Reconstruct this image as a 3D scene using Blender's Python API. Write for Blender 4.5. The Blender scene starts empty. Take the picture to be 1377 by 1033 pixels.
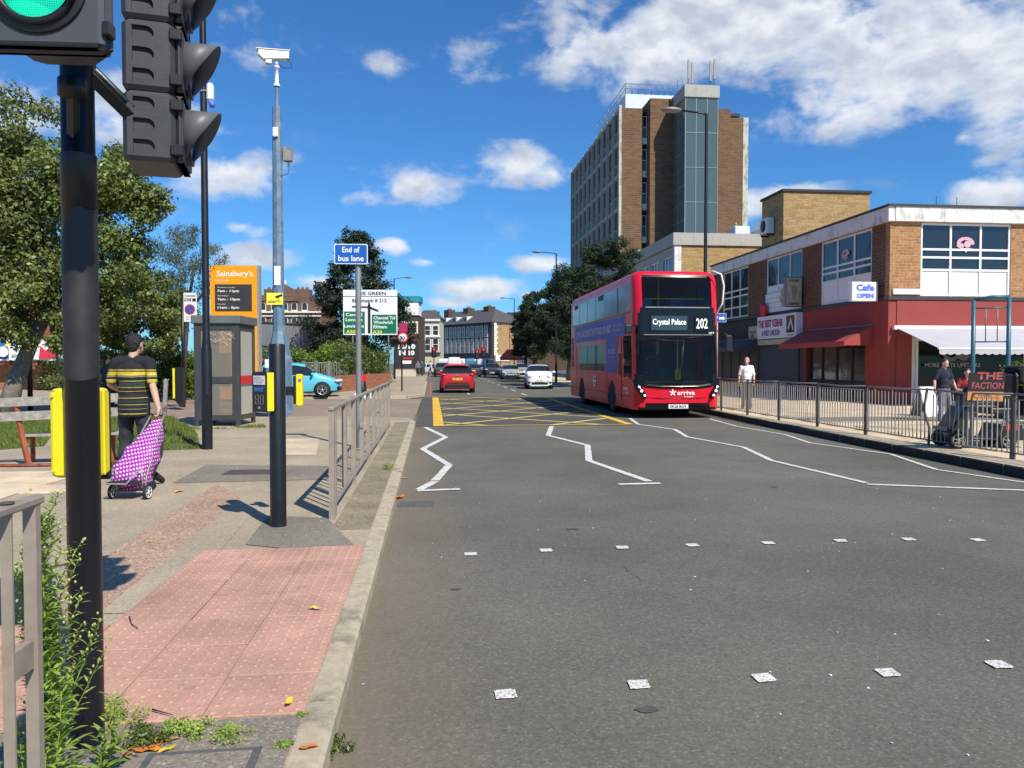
import bpy, bmesh, math, random
import numpy as np
from mathutils import Vector, Matrix, noise as mn
R = math.radians
rnd = random.Random(7)
C = bpy.context.scene.collection
SC = bpy.context.scene

# ------------------------------------------------------------------ camera
YAW, PITCH, FPX, EYE = R(6.07), R(1.6), 1020.0, 1.6
cd = bpy.data.cameras.new('camera'); cd.sensor_width = 36; cd.lens = 36*FPX/1377; cd.clip_end = 3000; cd.clip_start = 0.05
cam = bpy.data.objects.new('camera', cd); C.objects.link(cam)
cam.location = (0, 0, EYE); cam.rotation_euler = (math.pi/2-PITCH, 0, -YAW); SC.camera = cam

# ------------------------------------------------------------------ sun and sky
SUN_EL = R(47.0)
SH = Vector((-math.sin(R(29)), math.cos(R(29)), 0))           # direction shadows fall on the ground
sd = bpy.data.lights.new('sun', 'SUN'); sd.energy = 5.0; sd.angle = R(0.53); sd.color = (1.0, 0.94, 0.81)
sun = bpy.data.objects.new('sun', sd); C.objects.link(sun)
sdir = Vector((SH.x*math.cos(SUN_EL), SH.y*math.cos(SUN_EL), -math.sin(SUN_EL)))
sun.rotation_euler = sdir.to_track_quat('-Z', 'Y').to_euler()
SC.view_settings.view_transform = 'Standard'; SC.view_settings.look = 'None'
SC.view_settings.exposure = 0.25; SC.view_settings.gamma = 1; SC.view_settings.use_curve_mapping = False
SC.cycles.use_denoising = True
SC.cycles.max_bounces = 8; SC.cycles.transparent_max_bounces = 12

def raydir(px, py):
    a, p = YAW, PITCH
    F = Vector((math.sin(a)*math.cos(p), math.cos(a)*math.cos(p), -math.sin(p)))
    U = Vector((math.sin(a)*math.sin(p), math.cos(a)*math.sin(p), math.cos(p)))
    Rt = Vector((math.cos(a), -math.sin(a), 0))
    return F + Rt*((px-688.5)/FPX) + U*((516.5-py)/FPX)
def G(px, py, z=0.0):                       # a point of the ground at height z
    d = raydir(px, py); t = (z-EYE)/d.z
    return Vector((d.x*t, d.y*t, z))
def V(px, py, D):                           # a point at a horizontal distance D ahead
    d = raydir(px, py); f = d.x*math.sin(YAW)+d.y*math.cos(YAW); t = D/f
    return Vector((d.x*t, d.y*t, EYE+d.z*t))
def VY(px, py, Y):
    d = raydir(px, py); t = Y/d.y
    return Vector((d.x*t, Y, EYE+d.z*t))
def VX(px, py, X):
    d = raydir(px, py); t = X/d.x
    return Vector((X, d.y*t, EYE+d.z*t))

W = bpy.data.worlds.new('World'); SC.world = W; W.use_nodes = True
wn, wl = W.node_tree.nodes, W.node_tree.links; wn.clear()
def wnode(t, **k):
    n = wn.new(t)
    for a, b in k.items(): setattr(n, a, b)
    return n
sky = wnode('ShaderNodeTexSky', sky_type='NISHITA', sun_disc=False, sun_elevation=SUN_EL)
to_sun = -SH; sky.sun_rotation = math.atan2(to_sun.x, to_sun.y); sky.air_density = 1.0; sky.dust_density = 0.35; sky.ozone_density = 2.6
bg = wnode('ShaderNodeBackground'); bg.inputs[1].default_value = 0.10
wo = wnode('ShaderNodeOutputWorld')
geo = wnode('ShaderNodeTexCoord')
def wm(op, a, b=None, c=None, clamp=False):
    n = wnode('ShaderNodeMath', operation=op, use_clamp=clamp)
    for i, v in enumerate((a, b, c)):
        if v is None: continue
        if isinstance(v, (int, float)): n.inputs[i].default_value = v
        else: wl.new(v, n.inputs[i])
    return n.outputs[0]
nrm = wnode('ShaderNodeVectorMath', operation='NORMALIZE'); wl.new(geo.outputs['Generated'], nrm.inputs[0])
sep = wnode('ShaderNodeSeparateXYZ'); wl.new(nrm.outputs[0], sep.inputs[0])
az = wm('ARCTAN2', sep.outputs[0], sep.outputs[1]); el = wm('ARCSINE', sep.outputs[2])
com = wnode('ShaderNodeCombineXYZ'); wl.new(az, com.inputs[0]); wl.new(el, com.inputs[1])
def fbm(scale, detail, off, rough=0.6, flat=1.7, dist=0.3):
    mp = wnode('ShaderNodeMapping'); mp.inputs['Scale'].default_value = (1, flat, 1); mp.inputs['Location'].default_value = off
    wl.new(com.outputs[0], mp.inputs[0])
    n = wnode('ShaderNodeTexNoise'); n.inputs['Scale'].default_value = scale; n.inputs['Detail'].default_value = detail
    n.inputs['Roughness'].default_value = rough; n.inputs['Distortion'].default_value = dist
    wl.new(mp.outputs[0], n.inputs[0]); return n.outputs[0]
# cumulus: cloud centres with half extents (photo pixels -> angles) and a weight, broken up by noise
CL = [(1010,40,330,75,1.0),(1240,85,230,80,1.15),(860,60,150,50,.85),(1377,110,130,90,.95),(640,75,60,40,.55),(525,88,34,22,.55),(545,250,70,32,.85),(500,265,48,18,.7),
      (690,222,66,30,.8),(745,235,40,20,.75),(330,238,95,36,.8),(240,180,70,50,.7),(330,50,60,50,.5),(160,165,60,60,.8),(648,388,62,18,1.1),(600,408,40,10,.8),
      (527,329,26,13,.95),(728,355,46,14,.95),(325,306,34,14,.7),(350,350,66,24,.9),(420,378,50,14,.7),(1060,262,62,20,1.0),(1010,275,40,22,.9),(1330,255,70,34,.85),(1118,172,26,14,.7),(1295,185,22,14,.65),
      (1350,215,60,20,.6),(575,352,22,8,.6),(712,398,30,12,.7),(-150,120,260,80,.9),(1650,180,260,90,.9),(700,-160,420,90,.9),(1100,-190,300,80,.9)]
CL = [(a,b_,c*1.04,d,min(1.25,w*1.1)) for a,b_,c,d,w in CL]
acc = None
for (cx, cy, hw, hh, wgt) in CL:
    d = raydir(cx, cy).normalized(); a0, e0 = math.atan2(d.x, d.y), math.asin(d.z)
    s = wnode('ShaderNodeVectorMath', operation='SUBTRACT'); wl.new(com.outputs[0], s.inputs[0]); s.inputs[1].default_value = (a0, e0, 0)
    m = wnode('ShaderNodeVectorMath', operation='MULTIPLY'); wl.new(s.outputs[0], m.inputs[0])
    k = 1.45*math.cos(math.atan((cx-688)/FPX))**1.2
    m.inputs[1].default_value = (FPX/(hw*k), FPX/(hh*k), 0)
    L = wnode('ShaderNodeVectorMath', operation='LENGTH'); wl.new(m.outputs[0], L.inputs[0])
    v = wm('MULTIPLY', wm('SUBTRACT', 1.0, L.outputs['Value'], clamp=True), wgt)
    acc = v if acc is None else wm('SMOOTH_MAX', acc, v, 0.15)
n1 = fbm(12.0, 8, (3.1, 1.2, 0), .56, 1.6, .2); n2 = fbm(2.2, 3, (0.4, 7.7, 0)); n1b = fbm(12.0, 8, (3.09, 1.17, 0), .56, 1.6, .2); n3 = fbm(26, 6, (9, 2, 0), .65)
base = wm('MULTIPLY', wm('SUBTRACT', n2, 0.60), 1.1)
field = wm('MAXIMUM', acc, base)
den = wm('ADD', wm('ADD', wm('MULTIPLY', field, 1.15), wm('MULTIPLY', wm('SUBTRACT', n1, 0.5), 2.3)), wm('MULTIPLY', wm('SUBTRACT', n3, .5), .32))
cov = wnode('ShaderNodeMapRange', interpolation_type='SMOOTHSTEP'); cov.inputs['From Min'].default_value = 0.30; cov.inputs['From Max'].default_value = 0.95
wl.new(den, cov.inputs['Value'])
gate = wnode('ShaderNodeMapRange', interpolation_type='SMOOTHSTEP'); gate.inputs['From Min'].default_value = 0.02; gate.inputs['From Max'].default_value = 0.26; wl.new(field, gate.inputs['Value'])
hz = wnode('ShaderNodeMapRange'); hz.inputs['From Min'].default_value = 0.0; hz.inputs['From Max'].default_value = 0.03; wl.new(el, hz.inputs['Value'])
alpha = wm('MULTIPLY', wm('MULTIPLY', wm('MULTIPLY', cov.outputs[0], gate.outputs[0]), hz.outputs[0]), 0.93)
lit = wm('ADD', wm('MULTIPLY', wm('SUBTRACT', n1b, n1), 4.0), 0.60, clamp=True)
lit2 = wm('ADD', wm('MULTIPLY', lit, .8), wm('MULTIPLY', wm('SUBTRACT', n3, .5), .45), clamp=True)
cc = wnode('ShaderNodeMix', data_type='RGBA'); wl.new(lit2, cc.inputs[0]); cc.inputs[6].default_value = (4.7, 5.2, 6.1, 1); cc.inputs[7].default_value = (8.3, 8.5, 8.8, 1)
tint = wnode('ShaderNodeMix', data_type='RGBA', blend_type='MULTIPLY'); tint.inputs[0].default_value = 1; wl.new(sky.outputs[0], tint.inputs[6]); tint.inputs[7].default_value = (0.37, 0.79, 1.20, 1)
mx = wnode('ShaderNodeMix', data_type='RGBA'); wl.new(alpha, mx.inputs[0]); wl.new(tint.outputs[2], mx.inputs[6]); wl.new(cc.outputs[2], mx.inputs[7])
wl.new(mx.outputs[2], bg.inputs[0]); wl.new(bg.outputs[0], wo.inputs[0])

# ------------------------------------------------------------------ materials
def _new(name):
    m = bpy.data.materials.new(name); m.use_nodes = True
    nt = m.node_tree; b = nt.nodes['Principled BSDF']; return m, nt, b
def nd(nt, t, **k):
    n = nt.nodes.new(t)
    for a, v in k.items():
        if a.startswith('i_'): n.inputs[a[2:].replace('_', ' ')].default_value = v
        else: setattr(n, a, v)
    return n
def mat(name, col, rough=.6, metal=0., var=.12, scale=3., bump=0., bscale=30., coat=0., spec=.5, dirt=None, dscale=1.2, dlo=.5, dhi=.7, emit=0., detail=5, world=False):
    m, nt, b = _new(name)
    b.inputs['Roughness'].default_value = rough; b.inputs['Metallic'].default_value = metal
    b.inputs['Specular IOR Level'].default_value = spec; b.inputs['Coat Weight'].default_value = coat; b.inputs['Coat Roughness'].default_value = .05
    c = (*col, 1)
    if world: cs = nd(nt, 'ShaderNodeNewGeometry').outputs['Position']
    else: cs = nd(nt, 'ShaderNodeTexCoord').outputs['Object']
    src = None
    if var > 0:
        n = nd(nt, 'ShaderNodeTexNoise', i_Scale=scale, i_Detail=detail, i_Roughness=.62); nt.links.new(cs, n.inputs[0])
        mr = nd(nt, 'ShaderNodeMapRange'); mr.inputs['From Min'].default_value = .28; mr.inputs['From Max'].default_value = .72
        mr.inputs['To Min'].default_value = 1-var; mr.inputs['To Max'].default_value = 1+var; nt.links.new(n.outputs[0], mr.inputs[0])
        hs = nd(nt, 'ShaderNodeHueSaturation'); hs.inputs['Color'].default_value = c; nt.links.new(mr.outputs[0], hs.inputs['Value']); src = hs.outputs[0]
        r2 = nd(nt, 'ShaderNodeMapRange'); r2.inputs['To Min'].default_value = max(.02, rough-.12); r2.inputs['To Max'].default_value = min(1, rough+.12)
        nt.links.new(n.outputs[0], r2.inputs[0]); nt.links.new(r2.outputs[0], b.inputs['Roughness'])
    if dirt:
        n = nd(nt, 'ShaderNodeTexNoise', i_Scale=dscale, i_Detail=8, i_Roughness=.68); nt.links.new(cs, n.inputs[0])
        mr = nd(nt, 'ShaderNodeMapRange', interpolation_type='SMOOTHSTEP'); mr.inputs['From Min'].default_value = dlo; mr.inputs['From Max'].default_value = dhi; nt.links.new(n.outputs[0], mr.inputs[0])
        x = nd(nt, 'ShaderNodeMix', data_type='RGBA'); nt.links.new(mr.outputs[0], x.inputs[0])
        if src: nt.links.new(src, x.inputs[6])
        else: x.inputs[6].default_value = c
        x.inputs[7].default_value = (*dirt, 1); src = x.outputs[2]
    if src: nt.links.new(src, b.inputs['Base Color'])
    else: b.inputs['Base Color'].default_value = c
    if bump:
        n = nd(nt, 'ShaderNodeTexNoise', i_Scale=bscale, i_Detail=4); nt.links.new(cs, n.inputs[0])
        bp = nd(nt, 'ShaderNodeBump', i_Strength=bump, i_Distance=.02); nt.links.new(n.outputs[0], bp.inputs['Height']); nt.links.new(bp.outputs[0], b.inputs['Normal'])
    if emit:
        b.inputs['Emission Color'].default_value = c; b.inputs['Emission Strength'].default_value = emit
    return m
def pave_mat(name, base, spk_lo, spk_hi, spk=.45, sscale=90., patch=.18, pscale=.8, crack=0., objvar=0., crack_col=(.02, .02, .02), stain=(.1, .1, .1), st=.0, rough=.9, bump=.35, warm=None):
    """bituminous or chipped surface: aggregate speckle, broad wear, cracks"""
    m, nt, b = _new(name); b.inputs['Roughness'].default_value = rough; b.inputs['Specular IOR Level'].default_value = .3
    P = nd(nt, 'ShaderNodeNewGeometry').outputs['Position']; lk = nt.links.new
    vo = nd(nt, 'ShaderNodeTexVoronoi', i_Scale=sscale, i_Randomness=1.); lk(P, vo.inputs[0])
    sx = nd(nt, 'ShaderNodeSeparateColor'); lk(vo.outputs['Color'], sx.inputs[0])
    cr = nd(nt, 'ShaderNodeValToRGB'); e = cr.color_ramp.elements; e[0].color = (*spk_lo, 1); e[0].position = 0; e[1].color = (*spk_hi, 1); e[1].position = 1
    k = e.new(.5); k.color = (*base, 1); k = e.new(.86); k.color = (*base, 1); lk(sx.outputs[0], cr.inputs[0])
    x1 = nd(nt, 'ShaderNodeMix', data_type='RGBA'); x1.inputs[0].default_value = spk; x1.inputs[6].default_value = (*base, 1); lk(cr.outputs[0], x1.inputs[7])
    n = nd(nt, 'ShaderNodeTexNoise', i_Scale=pscale, i_Detail=7, i_Roughness=.65); lk(P, n.inputs[0])
    n2 = nd(nt, 'ShaderNodeTexNoise', i_Scale=sscale*.35, i_Detail=3, i_Roughness=.7); lk(P, n2.inputs[0])
    ad = nd(nt, 'ShaderNodeMath', operation='MULTIPLY_ADD'); lk(n2.outputs[0], ad.inputs[0]); ad.inputs[1].default_value = .5; lk(n.outputs[0], ad.inputs[2])
    mr = nd(nt, 'ShaderNodeMapRange'); mr.inputs['From Min'].default_value = .55; mr.inputs['From Max'].default_value = .95; mr.inputs['To Min'].default_value = 1-patch; mr.inputs['To Max'].default_value = 1+patch; lk(ad.outputs[0], mr.inputs[0])
    hs = nd(nt, 'ShaderNodeHueSaturation'); lk(x1.outputs[2], hs.inputs['Color']); lk(mr.outputs[0], hs.inputs['Value']); src = hs.outputs[0]
    if st:
        n3 = nd(nt, 'ShaderNodeTexNoise', i_Scale=pscale*2.3, i_Detail=8, i_Roughness=.7); lk(P, n3.inputs[0])
        m3 = nd(nt, 'ShaderNodeMapRange', interpolation_type='SMOOTHSTEP'); m3.inputs['From Min'].default_value = .56; m3.inputs['From Max'].default_value = .74; m3.inputs['To Max'].default_value = st; lk(n3.outputs[0], m3.inputs[0])
        x3 = nd(nt, 'ShaderNodeMix', data_type='RGBA'); lk(m3.outputs[0], x3.inputs[0]); lk(src, x3.inputs[6]); x3.inputs[7].default_value = (*stain, 1); src = x3.outputs[2]
    if crack:
        nw = nd(nt, 'ShaderNodeTexNoise', i_Scale=1.5, i_Detail=6, i_Roughness=.7); lk(P, nw.inputs[0])
        va = nd(nt, 'ShaderNodeVectorMath', operation='MULTIPLY_ADD'); lk(nw.outputs['Color'], va.inputs[0]); va.inputs[1].default_value = (1.3, 1.3, 0); lk(P, va.inputs[2])
        vc = nd(nt, 'ShaderNodeTexVoronoi', feature='DISTANCE_TO_EDGE', i_Scale=.42); lk(va.outputs[0], vc.inputs[0])
        mc = nd(nt, 'ShaderNodeMapRange'); mc.inputs['From Min'].default_value = .0; mc.inputs['From Max'].default_value = .006; mc.inputs['To Min'].default_value = crack; mc.inputs['To Max'].default_value = 0; lk(vc.outputs['Distance'], mc.inputs[0])
        ng = nd(nt, 'ShaderNodeTexNoise', i_Scale=.5, i_Detail=2); lk(P, ng.inputs[0])
        mg = nd(nt, 'ShaderNodeMapRange'); mg.inputs['From Min'].default_value = .5; mg.inputs['From Max'].default_value = .6; lk(ng.outputs[0], mg.inputs[0])
        mm = nd(nt, 'ShaderNodeMath', operation='MULTIPLY'); lk(mc.outputs[0], mm.inputs[0]); lk(mg.outputs[0], mm.inputs[1])
        x4 = nd(nt, 'ShaderNodeMix', data_type='RGBA'); lk(mm.outputs[0], x4.inputs[0]); lk(src, x4.inputs[6]); x4.inputs[7].default_value = (*crack_col, 1); src = x4.outputs[2]
    if warm:                                                       # grit and dust lying along the kerb: x range
        sp = nd(nt, 'ShaderNodeSeparateXYZ'); lk(P, sp.inputs[0])
        nk = nd(nt, 'ShaderNodeTexNoise', i_Scale=1.3, i_Detail=6, i_Roughness=.7); lk(P, nk.inputs[0])
        aa = nd(nt, 'ShaderNodeMath', operation='MULTIPLY_ADD'); lk(nk.outputs[0], aa.inputs[0]); aa.inputs[1].default_value = -.9; lk(sp.outputs[0], aa.inputs[2])
        mk = nd(nt, 'ShaderNodeMapRange', interpolation_type='SMOOTHSTEP'); mk.inputs['From Min'].default_value = -.92; mk.inputs['From Max'].default_value = .0; mk.inputs['To Min'].default_value = .42; mk.inputs['To Max'].default_value = 0; lk(aa.outputs[0], mk.inputs[0])
        x5 = nd(nt, 'ShaderNodeMix', data_type='RGBA'); lk(mk.outputs[0], x5.inputs[0]); lk(src, x5.inputs[6]); x5.inputs[7].default_value = (*warm, 1); src = x5.outputs[2]
    if objvar:
        oi = nd(nt, 'ShaderNodeObjectInfo'); mo = nd(nt, 'ShaderNodeMapRange'); mo.inputs['To Min'].default_value = 1-objvar; mo.inputs['To Max'].default_value = 1+objvar; lk(oi.outputs['Random'], mo.inputs[0]); ho = nd(nt, 'ShaderNodeHueSaturation'); lk(src, ho.inputs['Color']); lk(mo.outputs[0], ho.inputs['Value']); src = ho.outputs[0]
    lk(src, b.inputs['Base Color'])
    bp = nd(nt, 'ShaderNodeBump', i_Strength=bump, i_Distance=.006); lk(sx.outputs[0], bp.inputs['Height']); lk(bp.outputs[0], b.inputs['Normal'])
    return m
def brick_mat(name, c1, c2, mortar, scale=1., bw=.225, bh=.075, dirt=(.05, .045, .04), dk=.5, paint=False):
    m, nt, b = _new(name); b.inputs['Roughness'].default_value = .9; b.inputs['Specular IOR Level'].default_value = .25; lk = nt.links.new
    P = nd(nt, 'ShaderNodeNewGeometry'); sp = nd(nt, 'ShaderNodeSeparateXYZ'); lk(P.outputs['Position'], sp.inputs[0])
    ad = nd(nt, 'ShaderNodeMath', operation='ADD'); lk(sp.outputs[0], ad.inputs[0]); lk(sp.outputs[1], ad.inputs[1])
    cb = nd(nt, 'ShaderNodeCombineXYZ'); lk(ad.outputs[0], cb.inputs[0]); lk(sp.outputs[2], cb.inputs[1])
    br = nd(nt, 'ShaderNodeTexBrick'); br.inputs['Scale'].default_value = 1; br.inputs['Brick Width'].default_value = bw*scale; br.inputs['Row Height'].default_value = bh*scale
    br.inputs['Mortar Size'].default_value = .008*scale; br.inputs['Mortar Smooth'].default_value = .2; br.inputs['Bias'].default_value = -.1
    br.inputs['Color1'].default_value = (*c1, 1); br.inputs['Color2'].default_value = (*c2, 1); br.inputs['Mortar'].default_value = (*mortar, 1); lk(cb.outputs[0], br.inputs[0])
    n = nd(nt, 'ShaderNodeTexNoise', i_Scale=.7, i_Detail=8, i_Roughness=.7); lk(P.outputs['Position'], n.inputs[0])
    n2 = nd(nt, 'ShaderNodeTexNoise', i_Scale=9., i_Detail=3, i_Roughness=.7); lk(cb.outputs[0], n2.inputs[0])
    mr = nd(nt, 'ShaderNodeMapRange'); mr.inputs['From Min'].default_value = .3; mr.inputs['From Max'].default_value = .7; mr.inputs['To Min'].default_value = .72; mr.inputs['To Max'].default_value = 1.25; lk(n2.outputs[0], mr.inputs[0])
    hs = nd(nt, 'ShaderNodeHueSaturation'); lk(br.outputs[0], hs.inputs['Color']); lk(mr.outputs[0], hs.inputs['Value'])
    m2 = nd(nt, 'ShaderNodeMapRange', interpolation_type='SMOOTHSTEP'); m2.inputs['From Min'].default_value = .5; m2.inputs['From Max'].default_value = .75; m2.inputs['To Max'].default_value = dk; lk(n.outputs[0], m2.inputs[0])
    x = nd(nt, 'ShaderNodeMix', data_type='RGBA'); lk(m2.outputs[0], x.inputs[0]); lk(hs.outputs[0], x.inputs[6]); x.inputs[7].default_value = (*dirt, 1); lk(x.outputs[2], b.inputs['Base Color'])
    bp = nd(nt, 'ShaderNodeBump', i_Strength=.6, i_Distance=.01, invert=True); lk(br.outputs['Fac'], bp.inputs['Height']); lk(bp.outputs[0], b.inputs['Normal'])
    return m
def streak_mat(name, col, dark, rough=.85, amt=.8, sx=6., sz=.35, lo=.5, hi=.72):
    """render or concrete with vertical dirt streaks that run down it"""
    m, nt, b = _new(name); b.inputs['Roughness'].default_value = rough; b.inputs['Specular IOR Level'].default_value = .3; lk = nt.links.new
    P = nd(nt, 'ShaderNodeNewGeometry').outputs['Position']
    mp = nd(nt, 'ShaderNodeMapping'); mp.inputs['Scale'].default_value = (sx, sx, sz); lk(P, mp.inputs[0])
    n = nd(nt, 'ShaderNodeTexNoise', i_Scale=1., i_Detail=6, i_Roughness=.65); lk(mp.outputs[0], n.inputs[0])
    n2 = nd(nt, 'ShaderNodeTexNoise', i_Scale=2.5, i_Detail=8, i_Roughness=.75); lk(P, n2.inputs[0])
    a = nd(nt, 'ShaderNodeMath', operation='ADD'); lk(n.outputs[0], a.inputs[0]); lk(n2.outputs[0], a.inputs[1])
    h = nd(nt, 'ShaderNodeMath', operation='MULTIPLY'); lk(a.outputs[0], h.inputs[0]); h.inputs[1].default_value = .5
    mr = nd(nt, 'ShaderNodeMapRange', interpolation_type='SMOOTHSTEP'); mr.inputs['From Min'].default_value = lo; mr.inputs['From Max'].default_value = hi; mr.inputs['To Max'].default_value = amt; lk(h.outputs[0], mr.inputs[0])
    x = nd(nt, 'ShaderNodeMix', data_type='RGBA'); lk(mr.outputs[0], x.inputs[0]); x.inputs[6].default_value = (*col, 1); x.inputs[7].default_value = (*dark, 1); lk(x.outputs[2], b.inputs['Base Color'])
    return m
def glass_mat(name, col=(.02, .025, .03), trans=.0, rough=.04, var=.0, tint=(.5, .55, .55)):
    """window glass: see-through share over a dark sheet, glossy by Fresnel"""
    m, nt, b = _new(name); lk = nt.links.new
    b.inputs['Base Color'].default_value = (*col, 1); b.inputs['Roughness'].default_value = rough; b.inputs['Specular IOR Level'].default_value = .8; b.inputs['IOR'].default_value = 1.52
    if var:
        P = nd(nt, 'ShaderNodeNewGeometry').outputs['Position']; n = nd(nt, 'ShaderNodeTexNoise', i_Scale=1.1, i_Detail=2); lk(P, n.inputs[0])
        bp = nd(nt, 'ShaderNodeBump', i_Strength=var, i_Distance=.05); lk(n.outputs[0], bp.inputs['Height']); lk(bp.outputs[0], b.inputs['Normal'])
    if trans:
        t = nd(nt, 'ShaderNodeBsdfTransparent'); t.inputs[0].default_value = (*tint, 1)
        fr = nd(nt, 'ShaderNodeFresnel', i_IOR=1.5)
        f2 = nd(nt, 'ShaderNodeMapRange'); f2.inputs['To Min'].default_value = 1-trans; f2.inputs['To Max'].default_value = 1; lk(fr.outputs[0], f2.inputs[0])
        mxs = nd(nt, 'ShaderNodeMixShader'); lk(f2.outputs[0], mxs.inputs[0]); lk(t.outputs[0], mxs.inputs[1]); lk(b.outputs[0], mxs.inputs[2])
        lk(mxs.outputs[0], nt.nodes['Material Output'].inputs[0])
    return m
def leaf_mat(name, lo, hi, trans=.28, rough=.5, scale=.6):
    m, nt, b = _new(name); lk = nt.links.new
    g = nd(nt, 'ShaderNodeNewGeometry'); n = nd(nt, 'ShaderNodeTexNoise', i_Scale=scale, i_Detail=3); lk(g.outputs['Position'], n.inputs[0])
    a = nd(nt, 'ShaderNodeMath', operation='MULTIPLY_ADD'); lk(g.outputs['Random Per Island'], a.inputs[0]); a.inputs[1].default_value = .55; lk(n.outputs[0], a.inputs[2])
    mr = nd(nt, 'ShaderNodeMapRange'); mr.inputs['From Min'].default_value = .4; mr.inputs['From Max'].default_value = 1.15; lk(a.outputs[0], mr.inputs[0])
    x = nd(nt, 'ShaderNodeMix', data_type='RGBA'); lk(mr.outputs[0], x.inputs[0]); x.inputs[6].default_value = (*lo, 1); x.inputs[7].default_value = (*hi, 1)
    lk(x.outputs[2], b.inputs['Base Color']); b.inputs['Roughness'].default_value = rough; b.inputs['Specular IOR Level'].default_value = .4
    t = nd(nt, 'ShaderNodeBsdfTranslucent'); lk(x.outputs[2], t.inputs[0]); s = nd(nt, 'ShaderNodeMixShader'); s.inputs[0].default_value = trans
    lk(b.outputs[0], s.inputs[1]); lk(t.outputs[0], s.inputs[2]); lk(s.outputs[0], nt.nodes['Material Output'].inputs[0])
    return m

M = {}
def flat(name, col, rough=.55, **k):
    if name not in M: M[name] = mat(name, col, rough, **k)
    return M[name]
flat('black_metal', (.007, .008, .011), .42, var=.25, scale=6, bump=.05, bscale=60, dirt=(.024, .022, .021), dscale=2.2, dlo=.55, dhi=.8)
flat('black_plastic', (.013, .014, .016), .42, var=.15)
flat('signal_plastic', (.04, .043, .05), .5, var=.12, scale=8, bump=.04, bscale=90)
flat('signal_grey', (.105, .11, .12), .5, var=.08, scale=6)
flat('galv', (.31, .255, .205), .55, metal=.1, var=.18, scale=9, dirt=(.12, .085, .06), dscale=5, dlo=.55, dhi=.75)
flat('galv_cool', (.29, .27, .24), .5, metal=.2, var=.2, scale=6, dirt=(.15, .13, .11), dscale=6)
flat('grey_post', (.22, .22, .215), .5, metal=.3, var=.15)
flat('kerb', (.42, .35, .25), .9, var=.22, scale=14, bump=.3, bscale=120, dirt=(.14, .125, .10), dscale=3, dlo=.5, dhi=.75, world=True)
flat('yellow', (.86, .69, .01), .35, var=.05, coat=.3)
flat('white_paint', (.74, .74, .72), .5, var=.06)
flat('white', (.78, .78, .77), .5, var=.03)
flat('dark', (.018, .018, .02), .6, var=.1)
flat('rubber', (.018, .018, .019), .85, var=.2, scale=12)
flat('chrome', (.6, .6, .6), .2, metal=1, var=.05)
flat('alloy', (.42, .43, .44), .35, metal=.7, var=.05)
flat('cctv_blue', (.115, .185, .27), .5, var=.25, scale=5, dirt=(.26, .30, .34), dscale=3.5, dlo=.5, dhi=.72)
flat('orange', (.95, .36, .012), .42, var=.03)
flat('text_white', (.82, .82, .8), .5, var=0)
flat('text_black', (.015, .015, .015), .5, var=0)
flat('dark_panel', (.045, .043, .045), .5, var=.05)
flat('sign_blue', (.012, .10, .42), .4, var=.04)
flat('sign_green', (.008, .16, .07), .4, var=.04)
flat('sign_yellow', (.85, .75, .05), .4, var=.02)
flat('sign_red', (.62, .02, .03), .4, var=.04)
flat('sign_back', (.2, .2, .2), .5, metal=.4)
flat('plate_yellow', (.8, .6, .03), .4, var=0)
flat('wood_grey', (.30, .275, .24), .9, var=.35, scale=14, bump=.4, bscale=40)
flat('rust_red', (.34, .085, .045), .75, var=.35, scale=8, dirt=(.06, .04, .03), dscale=4)
flat('skin', (.52, .31, .22), .5, var=.06, scale=20)
flat('skin_pale', (.60, .38, .29), .5, var=.06, scale=20)
flat('skin_dark', (.11, .06, .04), .5, var=.06)
flat('hair_black', (.012, .010, .009), .6, var=.3, scale=60, bump=.5, bscale=200)
flat('hair_grey', (.30, .28, .26), .6, var=.3, scale=60, bump=.4, bscale=200)
flat('hair_brown', (.045, .022, .013), .6, var=.3, scale=60)
flat('denim_dark', (.022, .026, .036), .85, var=.25, scale=10, bump=.2, bscale=40)
flat('cloth_grey', (.15, .16, .19), .9, var=.15, scale=8)
flat('cloth_navy', (.012, .014, .028), .9, var=.15)
flat('cloth_white', (.72, .72, .74), .9, var=.05)
flat('cloth_black', (.014, .014, .016), .9, var=.2)
flat('cloth_red', (.35, .03, .035), .9, var=.2)
flat('cloth_teal', (.05, .08, .1), .9, var=.2)
flat('bark', (.20, .165, .13), .95, var=.4, scale=5, bump=.8, bscale=14)
flat('bark_dark', (.07, .055, .045), .95, var=.4, scale=5, bump=.8, bscale=14)
flat('bag_white', (.7, .7, .7), .6, var=.1)
M['glass_dark'] = glass_mat('glass_dark', (.014, .017, .02), var=.12)
M['glass_shop'] = glass_mat('glass_shop', (.006, .007, .008), rough=.1, var=.1); M['glass_shop'].node_tree.nodes['Principled BSDF'].inputs['Specular IOR Level'].default_value = .3
M['glass_house'] = glass_mat('glass_house', (.026, .031, .036), var=.25, rough=.09); M['glass_house'].node_tree.nodes['Principled BSDF'].inputs['Specular IOR Level'].default_value = .55
M['glass_green'] = glass_mat('glass_green', (.10, .15, .155), var=.2, rough=.12)
M['glass_bus'] = glass_mat('glass_bus', (.02, .024, .028), trans=.86, tint=(.78, .84, .84)); M['glass_bus'].node_tree.nodes['Principled BSDF'].inputs['Roughness'].default_value = .03
M['glass_thin'] = glass_mat('glass_thin', (.06, .07, .07), trans=.8, tint=(.66, .7, .68))

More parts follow.
